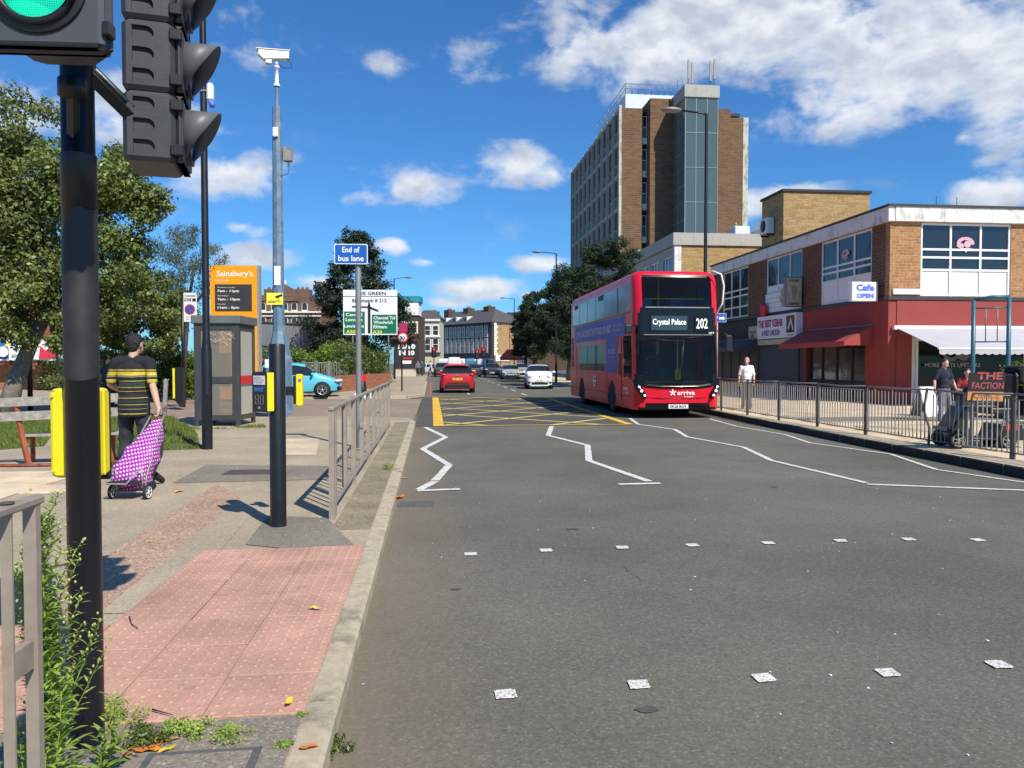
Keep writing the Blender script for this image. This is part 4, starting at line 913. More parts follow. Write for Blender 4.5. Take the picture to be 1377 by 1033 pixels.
# ---------- far terrace across the junction
A = V(662, 487, 140); Bp = V(589, 487, 153); Cp = V(694, 487, 142)
A.z = Bp.z = Cp.z = 0
u = (Bp-A).normalized(); n = Vector((u.y, -u.x, 0)); n = n if n.dot(-A) > 0 else -n
L = (Bp-A).length; H = 8.6
t = thing('terrace_building', 'long dark terrace with two rows of white framed windows and slate roof', 'building')
mt = Matrix(((u.x, n.x, 0, A.x), (u.y, n.y, 0, A.y), (0,0,1,0), (0,0,0,1)))
b = MB(); b.box(0, L, -9, 0, 0, H, mtx=mt); part('front_wall', b, 'stucco_dark', t)
b = MB(); b.box(-.2, L+.2, -9.2, .35, H, H+.5, mtx=mt); part('cornice', b, 'roof_dark', t)
b = MB(); b.box(-.2, L+.3, .0, .5, 0, 3.0, mtx=mt); part('shopfronts', b, 'dark_panel', t)
nW = 11
for k in range(nW):
    x = 1.2+k*(L-2.0)/nW
    for (z, h) in ((3.6,2.3),(6.5,1.9)):
        o = mt @ Vector((x+1.15, 0.06, z)); q = MB(); q.box(x+.08, x+1.07, .0, .08, z-.15, z+h+.25, mtx=mt); fr = part('window_surround', q, 'stone_white', t)
        q = MB(); q.box(x+.33, x+.82, .081, .1, z, z+h, mtx=mt); part('pane', q, 'glass_house', fr)
        q = MB(); q.box(x+.33, x+.82, .1, .115, z+h*.48, z+h*.53, mtx=mt); q.box(x+.55, x+.60, .1, .114, z, z+h, mtx=mt); part('glazing_bar', q, 'stone_white', fr)
        if k % 3 == 0: q = MB(); q.box(x+.34, x+.81, .1005, .103, z+h*.1, z+h*.45, mtx=mt); part('blind', q, 'curtain', fr)
u2 = (Cp-A).normalized(); b = MB()
w2 = (Cp-A).length; e = -u2.cross(Vector((0,0,1)))
mt2 = Matrix(((u2.x, u2.y*0+(-u2.y), 0, A.x), (u2.y, u2.x, 0, A.y), (0,0,1,0), (0,0,0,1)))
b.box(.3, w2, -.3, 6, 0, H, mtx=mt2); part('side_wall', b, 'brick_yellow', t)
for k in range(12):
    b = MB(); b.box(.22, .75 if k % 2 else .95, -.34, -.29, 3.0+k*.5, 3.46+k*.5, mtx=mt2); part('quoin', b, 'stone_white', t)
b = MB(); b.box(1.4,w2-1.2,-.36,-.29,2.1,3.2, mtx=mt2) if False else b.box(.5,w2-1.6,-.5,-.29,1.9,3.0, mtx=mt2); part('shop_sign_board', b, 'white', t)
b = MB(); b.box(w2-1.55,w2-1.4,-.36,-.29,0,H, mtx=mt2); part('downpipe', b, 'rust_red', t)
# hipped slate roof
E = [mt @ Vector(p) for p in ((-.3,.4,H+.5),(L+.3,.4,H+.5),(L+.3,-9.2,H+.5),(-.3,-9.2,H+.5))]; F_ = [mt @ Vector(p) for p in ((4.5,-4.5,H+3.4),(L+.3,-4.5,H+3.4))]
b = MB(); b.poly([E[0],E[1],F_[1],F_[0]]); b.poly([E[3],E[0],F_[0]]); b.poly([E[2],E[3],F_[0],F_[1]]); b.poly([E[1],E[2],F_[1]]); part('roof', b, 'roof_slate', t, recalc=True)
for k, x in enumerate((5.5, 12, 18.5, 24)):
    q = MB(); q.box(x, x+1.6, -5.3, -3.6, H+2.0, H+3.9, mtx=mt); ch = part('chimney', q, 'brick_dark', t)
    for i in range(4): q = MB(); q.cyl(mt @ Vector((x+.25+i*.36,-4.4,H+3.9)), mt @ Vector((x+.25+i*.36,-4.4,H+4.3)), .10, n=6); part('chimney_pot', q, 'brick_red', ch)
for k in range(5):
    x = 8.5+k*3.4; q = MB(); q.box(x, x+1.5, -2.3, -.7, H+.7, H+2.0, mtx=mt); d_ = part('dormer', q, 'stone_white', t); q = MB(); q.box(x+.3, x+1.2, -.71, -.66, H+.95, H+1.8, mtx=mt); part('pane', q, 'glass_house', d_)
q = MB(); c0 = V(738,430,165)
q.box(c0.x-9, c0.x+4, c0.y, c0.y+8, 0, 12.5); solo('back_building', q, 'brick_dark', 'dark brick rear of a building rising behind the terrace roof', 'building')

# cream corner pub and dark block left of the junction
def simple_block(name, label, px0, px1, D, pytop, m, roofm=None, rows=(), cols=3, ww=1.1, wfm='stone_white', dep=8, band=None):
    p0, p1 = V(px0, pytop, D), V(px1, pytop, D); H = p0.z; p0.z = p1.z = 0; u = (p1-p0).normalized(); nn = Vector((u.y, -u.x, 0)); w = (p1-p0).length
    mt = Matrix(((u.x, -nn.x, 0, p0.x), (u.y, -nn.y, 0, p0.y), (0,0,1,0), (0,0,0,1)))
    t = thing(name, label, 'building'); b = MB(); b.box(0, w, 0, dep, 0, H, mtx=mt); part('wall', b, m, t)
    for (z, h) in rows:
        for k in range(cols):
            x = (k+.5)*w/cols-ww/2; q = MB(); q.box(x-.2, x+ww+.2, -.07, 0, z-.2, z+h+.25, mtx=mt); f = part('window_surround', q, wfm, t)
            q = MB(); q.box(x, x+ww, -.09, -.071, z, z+h, mtx=mt); part('pane', q, 'glass_house', f); q = MB(); q.box(x, x+ww, -.105, -.091, z+h*.5, z+h*.55, mtx=mt); part('glazing_bar', q, wfm, f)
    if band: 
        for (z, h, bm) in band: q = MB(); q.box(-.15, w+.15, -.3, 0-.0001, z, z+h, mtx=mt); part('band', q, bm, t)
    if roofm:
        b = MB(); P = [mt @ Vector(p) for p in ((-.3,-.3,H),(w+.3,-.3,H),(w+.3,dep+.3,H),(-.3,dep+.3,H))]; Q = [mt @ Vector(p) for p in ((w*.25,dep/2,H+1.6),(w*.75,dep/2,H+1.6))]
        b.poly([P[0],P[1],Q[1],Q[0]]); b.poly([P[1],P[2],Q[1]]); b.poly([P[2],P[3],Q[0],Q[1]]); b.poly([P[3],P[0],Q[0]]); part('roof', b, roofm, t, recalc=True)
    return t, mt, w, H
tp, mt, w, H = simple_block('pub_building', 'cream rendered corner pub with tall windows across the junction', 559, 591, 128, 428, 'render_cream', 'roof_slate', ((6.3,1.5),(3.7,1.9)), 3, .8, band=((5.9,.25,'stone_white'),(3.0,.35,'dark_panel'),(8.6,.4,'stone_white')))
b = MB()
for k in range(5): b.box(1.6,w+.02,-.06,-.002,3.7+k*.5,3.9+k*.5, mtx=mt)
part('brick_stripe', b, 'brick_brown', tp)
b = MB(); b.lathe([(0,0),(.75,0),(.8,.12)], (0,0,0), axis='y', n=20); c_ = solo('pub_sign', b, 'white', 'round white hanging sign on the cream pub wall', 'pub sign', loc=mt @ Vector((.9,-.45,5.6)))
tp, mt, w, H = simple_block('dark_corner_building', 'dark brick building with teal sheeting on its roof beyond the road sign', 536, 562, 100, 424, 'brick_dark', None, ((5.6,1.2),), 2, .9)
b = MB(); b.box(0,w,-.3,4,H-1.9,H-.0, mtx=mt) if False else b.box(-1,w+.1,-.2,3,H+.005,H+1.7, mtx=mt); part('white_upper_wall', b, 'panel_white', tp)
b = MB(); b.box(-2.5,w+.3,-.3,3,H+1.72,H+2.5, mtx=mt); part('roof_sheeting', b, 'teal', tp)
# billboard / shelter poster
bb = V(547, 487, 84); s = thing('poster_board', 'tall black poster board reading 10/10 IN 10 behind the speed sign', 'poster board', (bb.x, bb.y, PZ))
b = MB(); b.box(-1.35,1.35,-.12,.1,.9,3.9); part('board', b, 'dark', s); b = MB(); b.box(-1.3,1.3,.0,.1,0,.9); part('plinth', b, 'render_cream', s)
text('10/10', 1.9, .55, (0,-.13,3.3), (1,0,0), (0,0,1), 'text_white', s, bold=.05); text('IN 10', 1.7, .55, (0,-.13,2.6), (1,0,0), (0,0,1), 'text_white', s, bold=.05)
b = MB(); b.box(-.6,.5,-.135,-.121,1.4,1.75); part('white_label', b, 'white', s); b = MB(); b.box(-.6,.7,-.135,-.121,1.95,2.08); part('red_bar', b, 'sign_red', s); b = MB(); b.box(-.9,.9,-.3,.02,3.901,5.0); part('header', b, 'maroon', s); b = MB(); b.box(-.7,.7,-.32,-.301,4.2,4.9); part('header_panel', b, 'cladding_pale', s)

# ---------- gabled brick building and grey corrugated fence on the left
t = thing('gabled_building', 'dark brick mansion block with curved Dutch gables and white arched windows', 'building')
D0 = 85; P0 = V(300, 430, D0); P1 = V(432, 430, D0); u = (P1-P0); u.z = 0; w = u.length; u.normalize(); nn = Vector((u.y,-u.x,0))
mt = Matrix(((u.x, -nn.x, 0, P0.x), (u.y, -nn.y, 0, P0.y), (0,0,1,0), (0,0,0,1)))
pxm = lambda px: (px-300)/132*w
zz_ = lambda py: EYE+(488-py)/1020*D0
b = MB(); b.box(0, w, 0, 8, 0, zz_(405), mtx=mt); part('wall', b, 'brick_gable', t)
for i, cx in enumerate((338, 384, 312)):
    c = pxm(cx); g = [(-19,405.2),(-19,402),(-15,400),(-12.5,394),(-9,388),(-5.5,386),(-3,384.5),(0,384),(3,384.5),(5.5,386),(9,388),(12.5,394),(15,400),(19,402),(19,405.2)]
    b = MB(); b.prism([mt @ Vector((c+dx/132*w, -.15, zz_(py))) for dx, py in reversed(g)], nn*-.45); part('gable', b, 'brick_gable', t, recalc=True)
    b = MB(); b.cyl(mt @ Vector((c,0,zz_(384))), mt @ Vector((c,0,zz_(377))), .22, .05, 8); part('finial', b, 'stone_white', t)
b = MB(); b.box(0, w, -.2, -.001, zz_(421), zz_(419), mtx=mt); b.box(0, w, -.2, -.001, zz_(426), zz_(424.5), mtx=mt); part('string_course', b, 'stone_white', t)
for cx in (306, 318, 330, 342, 354, 369, 383.5, 396, 410):
    for (ya, yb) in ((408,419),(427.5,440)):
        c = pxm(cx); r = .34; pts = [(c-r, zz_(yb)), (c+r, zz_(yb)), (c+r, zz_(ya+3))]+[(c+r*math.cos(math.pi*k/8), zz_(ya+3)+r*.9*math.sin(math.pi*k/8)) for k in range(1, 8)]+[(c-r, zz_(ya+3))]
        b = MB(); b.prism([mt @ Vector((x, -.06, z)) for x, z in pts], nn*-.05); f = part('window', b, 'stone_white', t, recalc=True)
        b = MB(); b.prism([mt @ Vector((c+(x-c)*.78, -.085, zz_(yb)+.18+(z-zz_(yb))*.8)) for x, z in pts], nn*-.02); part('pane', b, 'glass_house', f, recalc=True)
for cx in (402, 362): b = MB(); b.box(pxm(cx)-.9, pxm(cx)+.9, 1, 2.4, zz_(410), zz_(388), mtx=mt); ch = part('chimney', b, 'brick_gable', t); b = MB(); [b.cyl(mt @ Vector((pxm(cx)-.5+k*.5,1.7,zz_(388))), mt @ Vector((pxm(cx)-.5+k*.5,1.7,zz_(384))), .16, n=6) for k in range(3)]; part('chimney_pot', b, 'brick_red', ch)
b = MB(); b.poly([mt @ Vector(p) for p in ((0,.3,zz_(405)),(w,.3,zz_(405)),(w,5,zz_(392)),(0,5,zz_(392)))]); b.poly([mt @ Vector(p) for p in ((0,8,zz_(405)),(0,5,zz_(392)),(w,5,zz_(392)),(w,8,zz_(405)))]); part('roof', b, 'roof_slate', t)
t = thing('corrugated_fence', 'tall grey corrugated sheet fence stepping down behind the hedge', 'fence')
F0, F1 = V(300, 470, 58), V(450, 470, 60); F0.z = F1.z = 0; u = (F1-F0); w = u.length; u.normalize()
N_ = 34
for k in range(N_):
    x0 = k*w/N_; top = 4.95-.012*k if k < 24 else 4.6-.10*(k-24); p = F0+u*x0; q = F0+u*(x0+w/N_-.02)
    b = MB(); b.prism([(p.x,p.y,0),(q.x,q.y,0),(q.x,q.y,top),(p.x,p.y,top)], (0,.05,0)); part('sheet', b, 'fence_grey', t, recalc=True)
b = MB(); pa = F0+Vector((0,-.08,3.5)); pb = F1+Vector((0,-.08,1.9)); b.tube([pa, pb], .05, 6); b.tube([F0+Vector((0,-.08,4.9)), F0+u*w*.7+Vector((0,-.08,4.6))], .05, 6); part('rail', b, 'roof_dark', t)
b = MB(); pa = V(300,470,56); pb = V(372,470,56); b.box(pa.x, pb.x, pa.y, pa.y+.3, 0, 2.4); solo('low_brick_wall', b, 'brick_red', 'orange brick wall between the totem and the grey fence', 'wall')

# left: brick wall with banners, building behind
t = thing('banner_wall', 'low orange brick wall with dark coping along the far side of the side road', 'wall')
w0, w1 = V(-260, 487, 40.5), V(140, 487, 40.5); b = MB(); b.box(w0.x, w1.x, w0.y, w0.y+.3, PZ, 1.62); part('wall', b, 'brick_red', t); b = MB(); b.box(w0.x-.05, w1.x+.05, w0.y-.05, w0.y+.35, 1.62, 1.72); part('coping', b, 'roof_dark', t)
def banner(px0, px1, py0, py1, D, label, m, stuff=()):
    a, c = V(px0, py1, D), V(px1, py0, D); s = thing('banner', label, 'banner', (a.x, a.y, 0)); w = c.x-a.x; N = 12; b = MB(); vs = []
    for i in range(N+1):
        x = w*i/N; vs += [(x, .04*math.sin(i*1.3), a.z-.04*math.sin(math.pi*i/N*2)), (x, .04*math.sin(i*1.3), c.z-.05*abs(math.sin(math.pi*i/N*2)))]
    b.add(vs, [(2*i, 2*i+2, 2*i+3, 2*i+1) for i in range(N)]); part('cloth', b, m, s)
    b = MB(); 
    for x in (0, w): b.cyl((x,.12,a.z-.3),(x,.12,c.z+.1),.03,n=6)
    b.cyl((0,.12,c.z-.02),(w,.12,c.z-.02),.015,n=6); part('frame', b, 'black_metal', s); return s, w, a.z, c.z
s, w, z0, z1 = banner(-60, 10, 457, 484, 40.3, 'blue banner with white dot and yellow star on the fence', 'banner_blue')
b = MB(); b.lathe([(0,0),(.28,0)], (w-.35,-.09,(z0+z1)/2-.1), axis='y', n=18); part('dot', b, 'text_white', s); 
b = MB(); b.poly([(w-.35+.26*(1 if k % 2 else .45)*math.cos(2*math.pi*k/10+.3)+.3, -.1, z1-.25+.26*(1 if k % 2 else .45)*math.sin(2*math.pi*k/10+.3)) for k in range(10)][::-1]); part('star', b, 'sign_yellow', s)
s, w, z0, z1 = banner(12, 48, 455, 484, 40.3, 'plain white banner with faint print next to the blue banner', 'white')
b = MB(); b.box(.15,.5,-.06,-.05,z0+.2,z0+.3); b.box(w-.6,w-.15,-.06,-.05,z0+.3,z0+.5); part('print', b, 'curtain', s)
s, w, z0, z1 = banner(50, 128, 453, 484, 40.3, 'white banner with red wave and blue oval print', 'white')
b = MB(); b.poly([(.1,-.07,z0+.06),(1.1,-.07,z0+.1),(1.0,-.07,z0+.45),(.7,-.07,z0+.6),(.45,-.07,z0+.5),(.2,-.07,z0+.75)]); part('red_wave', b, 'banner_red', s)
b = MB(); b.poly([(.95+.42*math.cos(2*math.pi*k/18),-.075,z1-.35+.2*math.sin(2*math.pi*k/18)) for k in range(18)][::-1]); part('blue_oval', b, 'cafe_blue', s)
tq, mt, w, H = simple_block('school_building', 'red brick building with white framed windows behind the banners', -240, 40, 62, 400, 'brick_red', 'roof_slate', ((4.2,1.6),(1.2,1.6)), 8, 1.3)

# red awning by the terrace corner
p = V(688, 478, 118); a = thing('red_awning', 'distant red pyramid awning in front of the yellow brick terrace side', 'awning', (p.x, p.y, .1))
b = MB(); Z = V(0,470,118).z-.1; Zb = V(0,482,118).z-.1; q = [(-1.9,-1.2,Zb),(1.9,-1.2,Zb),(1.9,1.2,Zb),(-1.9,1.2,Zb)]; tp_ = [(-.7,0,Z),(.7,0,Z)]
b.poly([q[0],q[1],tp_[1],tp_[0]]); b.poly([q[1],q[2],tp_[1]]); b.poly([q[2],q[3],tp_[0],tp_[1]]); b.poly([q[3],q[0],tp_[0]]); b.box(-1.9,1.9,-1.21,-1.2,Zb-.3,Zb); flat('bright_red', (.75,.07,.04), .7, var=.05); part('canopy', b, 'bright_red', a)
for x in (-1.7,1.7): b = MB(); b.cyl((x,0,0),(x,0,Zb+.2),.05,n=6); part('leg', b, 'black_metal', a)
# ------------------------------------------------------------------ foreground traffic signals
flat('lens_off', (.03,.02,.02), .25, var=0)
def green_lens():
    m, nt, b = _new('green_lens'); lk = nt.links.new
    P = nd(nt, 'ShaderNodeTexCoord').outputs['Object']; mp = nd(nt, 'ShaderNodeMapping'); mp.inputs['Scale'].default_value = (150,150,150); lk(P, mp.inputs[0])
    fr = nd(nt, 'ShaderNodeVectorMath', operation='FRACTION'); lk(mp.outputs[0], fr.inputs[0]); sb = nd(nt, 'ShaderNodeVectorMath', operation='SUBTRACT'); lk(fr.outputs[0], sb.inputs[0]); sb.inputs[1].default_value = (.5,.5,.5)
    sp = nd(nt, 'ShaderNodeSeparateXYZ'); lk(sb.outputs[0], sp.inputs[0]); a = nd(nt, 'ShaderNodeMath', operation='ABSOLUTE'); lk(sp.outputs[0], a.inputs[0]); c = nd(nt, 'ShaderNodeMath', operation='ABSOLUTE'); lk(sp.outputs[2], c.inputs[0])
    mxx = nd(nt, 'ShaderNodeMath', operation='MAXIMUM'); lk(a.outputs[0], mxx.inputs[0]); lk(c.outputs[0], mxx.inputs[1]); mr = nd(nt, 'ShaderNodeMapRange'); mr.inputs['From Min'].default_value = .25; mr.inputs['From Max'].default_value = .5; mr.inputs['To Min'].default_value = 1.15; mr.inputs['To Max'].default_value = .45; lk(mxx.outputs[0], mr.inputs[0])
    b.inputs['Base Color'].default_value = (.01,.3,.2,1); b.inputs['Roughness'].default_value = .15; b.inputs['Emission Color'].default_value = (.0,.62,.36,1); lk(mr.outputs[0], b.inputs['Emission Strength']); return m
M['green_lens'] = green_lens()
def cut(o, cutter):
    md = o.modifiers.new('b', 'BOOLEAN'); md.object = cutter; md.operation = 'DIFFERENCE'; md.solver = 'EXACT'
    dg = bpy.context.evaluated_depsgraph_get(); me = bpy.data.meshes.new_from_object(o.evaluated_get(dg)); o.modifiers.clear(); o.data = me; bpy.data.objects.remove(cutter)
flat('signal_plastic2', (.065,.068,.078), .5, var=.1)
def signal_head(parent, w, sh, dep, lens, lit_green=True, plates='signal_grey', cowl='black_plastic', disc=0):
    """local: faces -y, bottom at z=0, three aspects; body behind y=0"""
    hw = w/2; H = 3*sh
    for k in range(3):
        z0 = k*sh; r = lens/2; zc = z0+sh/2
        b = MB(); b.cbox(-hw, hw, .0, .045 if disc else dep, z0+.002, z0+sh-.002, .018)
        if disc: b.cbox(-hw*.62, hw*.62, .0451, dep, z0+.03, z0+sh-.03, .03)
        o = part('casing', b, plates if False else 'signal_plastic', parent, recalc=True)
        c = MB()
        for s in (-1, 1):
            for q in range(3):
                zq = z0+sh*(.2+.3*q); pts = [(s*(hw-.014), dep*.80, zq+.030), (s*(hw-.014), dep*.80, zq-.028)]+[(s*(hw-.014), dep*.80-.052-.030*math.cos(t), zq+.001+.029*math.sin(t)) for t in [(-math.pi/2)+math.pi*i/7 for i in range(8)]]
                c.prism(pts, (s*.05,0,0))
        co = part('cutter', c, 'dark', None, recalc=True); co.parent = parent
        bpy.context.view_layer.update(); cut(o, co) if not disc else bpy.data.objects.remove(co)
        b = MB(); b.cbox(-hw+.006, hw-.006, -.028, -.0015, z0+.008, z0+sh-.008, .016); part('door', b, plates, parent)
        if disc: b = MB(); b.lathe([(r,-.0295),(disc,-.0295),(disc+.004,-.034),(disc,-.037),(r+.02,-.037)], (0,0,zc), axis='y', n=40); part('hood_shade_ring', b, 'black_plastic', parent)  # black ring added for the shade the hood throws on the door
        b = MB(); b.lathe([(r+.022,-.028),(r+.022,-.05),(r+.004,-.05),(r+.002,-.034)], (0,0,zc), axis='y', n=36); part('lens_ring', b, 'black_plastic', parent)
        b = MB(); b.lathe([(r+.002,-.036),(r*.85,-.043),(r*.5,-.05),(0,-.053)], (0,0,zc), axis='y', n=36); part('lens', b, 'green_lens' if (k == 0 and lit_green) else 'lens_off', parent)
        b = MB(); n = 40; R0 = r+.024; vs = []; hl_ = .165 if disc else .14
        for i in range(n+1):
            a = math.pi*(-.32+1.64*i/n); ln = (hl_*(.5+.5*max(0, math.sin(a))**.8)) if math.sin(a) > 0 else hl_*.5*(1+math.sin(a)*1.1)
            ln = max(.01, ln)
            for (rr, yy) in ((R0,-.028),(R0*.985,-.028-ln),(R0*.985-.004,-.028-ln),(R0-.004,-.028)): vs.append((rr*math.cos(a), yy, zc+rr*math.sin(a)))
        b.add(vs, [(i*4+j, i*4+4+j, i*4+4+(j+1) % 4, i*4+(j+1) % 4) for i in range(n) for j in range(4)], None, True); part('hood', b, cowl, parent, recalc=True)
        for s in (-1,1):
            for zq in (.18,.82):
                b = MB(); b.cbox(s*hw-.012, s*hw+.012, -.03, .02, z0+sh*zq-.022, z0+sh*zq+.022, .004); part('hinge', b, 'black_plastic', parent)
    return H
g = V(118,1000,2.95)
t = thing('traffic_signal', 'black signal post at the left edge with green lit head and side-facing second head', 'traffic light', (g.x, g.y, PZ))
r = .0605; SIG = t
b = MB(); b.lathe([(r+.0,-.02),(r,2.12),(r+.002,2.121),(r+.002,2.30)], n=40); b.lathe([(r+.002,2.30),(r*.97,2.301),(r*.97,4.0),(0,4.0)], n=40); part('pole', b, 'black_metal', t)
flat('pole_wrap', (.021,.019,.018), .55, var=.3, scale=7, dirt=(.036,.032,.029), dscale=3.5, dlo=.46, dhi=.7)
b = MB(); n = 48; vs = []
for i in range(n+1):
    a = 2*math.pi*i/n; top = 2.02+.085*math.sin(a-1.05+math.pi)+.02*math.sin(3*a); vs += [((r+.0022)*math.cos(a),(r+.0022)*math.sin(a),1.44+.008*math.sin(2*a+1)),((r+.0022)*math.cos(a),(r+.0022)*math.sin(a),top)]
b.add(vs, [(2*i,2*i+2,2*i+3,2*i+1) for i in range(n)], None, True); part('poster_wrap', b, 'pole_wrap', t, label='dull brown patch of old anti-poster coating')
def local(p, t): return Vector(p)-t.location
# heads are children of the post: built with their own offset, level below
def sub(name, parent, loc, rz):
    e = bpy.data.objects.new(name, None); e.empty_display_size = .1; link(e, parent); e.location = loc; e.rotation_euler = (0,0,rz); return e
p = V(56, 0, 2.42); h1 = sub('signal_head', t, (p.x-g.x, p.y-g.y, 2.578-PZ), -R(2)); signal_head(h1, .41, .40, .2, .215, disc=.150, plates='signal_plastic2')
p = V(240, 0, 3.3); h2 = sub('signal_head', t, (p.x-g.x, p.y-g.y, 2.425-PZ), R(90-6+17)); h2['label'] = 'signal head turned sideways, ribbed side and hoods in profile'
signal_head(h2, .30, .287, .20, .19, False, 'signal_plastic', 'signal_grey')
for z in (2.46,):
    a = Vector((p.x-g.x, p.y-g.y, z)); b = MB(); b.obox(((a.x-.12)/2+.0, a.y/2, 2.46), .03, .30, .006, Matrix.Rotation(-.9,3,'X')) if False else b.tube([(0.03,.0,2.62),(a.x-.05,a.y,2.40)], .030, 4, smooth=False); part('bracket', b, 'black_metal', t)
b = MB(); b.tube([(0.03,.03,2.66),(a.x-.02,a.y,2.42)], .018, 4); b.tube([(0,.0,3.3),(a.x,a.y,3.25)], .024, 6); part('bracket', b, 'black_metal', t, kind='stuff')
hb = h1.location; b = MB()
b.tube([(0,-.04,2.36),(hb.x*.5,hb.y*.35,2.5)], .022, 4, smooth=False); b.cyl((hb.x*.5,hb.y*.35,2.46),(hb.x*.5,hb.y*.35,2.52),.05,n=10)
b.tube([(0,0,3.2),(hb.x,hb.y*.4,3.2)], .03, 6)
part('bracket', b, 'black_metal', t, kind='stuff')
b = MB(); b.lathe([(r+.006,2.66),(r+.006,2.70)], n=24); part('clamp', b, 'black_metal', t)
b = MB(); b.cbox(-.145,.045,.03,.16,1.045,1.40,.018); part('push_button_box', b, 'yellow', t, label='yellow back of the push-button box', bevel=.012)
b = MB(); b.cbox(-.135,.035,.16,.185,1.02,1.385,.01); b.cbox(-.08,-.02,.05,.12,1.02,1.046,.004); part('button_face', b, 'black_plastic', t)

# ------------------------------------------------------------------ push-button post in front of the railing
flat('wait_navy', (.01,.03,.09), .3, var=0); flat('wait_blue', (.08,.24,.62), .4, var=0)
g = G(374.5,708,PZ)
t = thing('crossing_post', 'short black post with push-button unit and WAIT display, in front of the railing', 'crossing post', (g.x, g.y, PZ))
b = MB(); b.lathe([(.072,-.02),(.072,1.66),(.066,1.672),(0,1.675)], n=32); part('pole', b, 'black_metal', t)
u_ = sub('push_button_unit', t, (-.075, -.095, 1.06), -R(38))
b = MB(); b.cbox(.062,.074,-.050,.022,.006,.352,.004); part('yellow_case', b, 'yellow', u_)
b = MB(); b.cbox(-.13,.062,-.06,-.021,.0,.36,.012); part('face', b, 'black_plastic', u_)
b = MB(); b.cbox(-.10,.060,-.0205,.06,.01,.35,.01); part('housing', b, 'black_plastic', u_)
b = MB(); b.box(-.10,.05,-.0635,-.0605,.245,.325); part('instruction_label', b, 'cloth_white', u_); text('PEDESTRIANS\npush button and wait\nfor signal opposite', .13, .055, (-.025,-.065,.285), (1,0,0), (0,0,1), 'text_black', u_, depth=.001)
b = MB(); b.box(-.105,.055,-.063,-.0605,.175,.232); part('wait_panel', b, 'wait_navy', u_); text('WAIT', .13, .035, (-.025,-.0645,.203), (1,0,0), (0,0,1), 'wait_blue', u_, bold=.03, depth=.001)
b = MB()
def seg7(cx):
    for (x0, x1, z0, z1) in ((-.018,.018,.148,.152),(-.018,.018,.108,.112),(-.018,.018,.068,.072),(-.022,-.018,.114,.146),(.018,.022,.114,.146),(-.022,-.018,.074,.106),(.018,.022,.074,.106)): b.box(cx+x0,cx+x1,-.064,-.0605,z0,z1)
seg7(-.055); seg7(.008); part('countdown_segments', b, 'galv_cool', u_)
b = MB(); b.cbox(-.04,-.01,-.068,-.06,.025,.05,.003); part('button', b, 'galv_cool', u_)
b = MB(); b.cbox(.150,.215,.06,.14,1.10,1.395,.010); u2 = part('rear_push_button_box', b, 'yellow', t, label='second yellow push-button box on the back of the post', bevel=.008)
b = MB(); b.cbox(.128,.149,.065,.135,1.12,1.38,.004); b.box(.06,.13,.08,.12,1.2,1.28); part('button_face', b, 'black_plastic', t); b = MB(); b.cyl((.19,.058,1.34),(.19,.0595,1.34),.016,n=12); part('sticker', b, 'cafe_blue', t)

# ------------------------------------------------------------------ guard railings
def flat_bar(h, d, w): b = MB(); b.box(-w/2,w/2,-d/2,d/2,0,h); return b
t = thing('guard_rail', 'grey brown pedestrian railing along the kerb behind the push-button post', 'railing', (-.95, 0, PZ))
ys = [7.38,7.52]+[8.45,9.45,10.5,11.6,12.7,13.85,15.0,16.15,17.25]
b = MB(); b.cbox(-.028,.028,7.34,17.3,1.045,1.078,.006); part('top_rail', b, 'galv', t)
b = MB(); b.cbox(-.02,.02,7.36,17.3,.11,.145,.005); part('bottom_rail', b, 'galv', t)
for i, y in enumerate(ys):
    post = i in (0,1,3,5,7,9,10); b = MB(); b.box(-.026,.026,-.028,.028,-.05 if post else .146,1.045)
    part('post' if post else 'bar', b, 'galv', t, loc=(0,y,0))
thin = MB(); thin.box(-.002,.002,-.017,.017,.146,1.045, mtx=Matrix.Rotation(R(-13.5+5.5),4,'Z')); thin = thin.mesh('bar', ['galv'])
thin2 = MB(); thin2.box(-.0018,.0018,-.028,.028,.1465,1.0445); thin2 = thin2.mesh('bar', ['galv'])
y = 7.62
while y < 17.2:
    if min(abs(y-q) for q in ys) > .05:
        o = bpy.data.objects.new('bar', thin2); link(o, t); o.location = (0,y,0); a = math.atan2(-.95, y); o.rotation_euler = (0,0,-a)
    y += .19
for y in (7.45,10.5,13.85):
    b = MB(); b.box(-.02,.02,y-.05,y+.05,.62,.66); part('connector', b, 'galv', t)
b = MB()
for (x, z) in ((-.125,1.075),(.025,1.075),(-.125,1.37),(.025,1.37)): b.cyl((x,.027,z),(x,.0305,z),.006,n=8)
b.box(-.1455,.0455,.090,.094,1.05,1.395); part('seam_and_screws', b, 'plate_yellow', SIG, kind='stuff')
t = thing('guard_rail', 'end of a near pedestrian railing at the bottom left corner beside the weeds', 'railing', (-1.155, 0, PZ))
b = MB(); b.cbox(-.022,.022,.2,2.36,1.088,1.112,.005); part('top_rail', b, 'galv', t); b = MB(); b.cyl((0,2.2,1.115),(0,2.2,1.119),.018,n=12); part('rail_bolt', b, 'iron', t)
b = MB(); b.box(-.02,.02,.2,2.34,.11,.145); part('bottom_rail', b, 'galv', t)
for i in range(15):
    y = 2.325-.132*i; b = MB(); post = i in (0,)
    if post: b.box(-.018,.018,-.014,.014,-.05,1.088)
    else: b.box(-.015,.015,-.004,.004,.146,1.088)
    part('post' if post else 'bar', b, 'galv', t, loc=(0,y,0))
b = MB(); b.box(-.012,.012,2.2,2.3,.62,.70); part('connector', b, 'galv', t)
t = thing('guard_rail', 'long grey metal railing with bent bars along the kerb in front of the shops', 'railing', (0, 0, RZ))
flat('post_brown', (.10,.09,.08), .6, var=.2)
def rx(y): return 8.72+.006*max(0,y-14)
py = [8.6+1.95*i for i in range(12)]
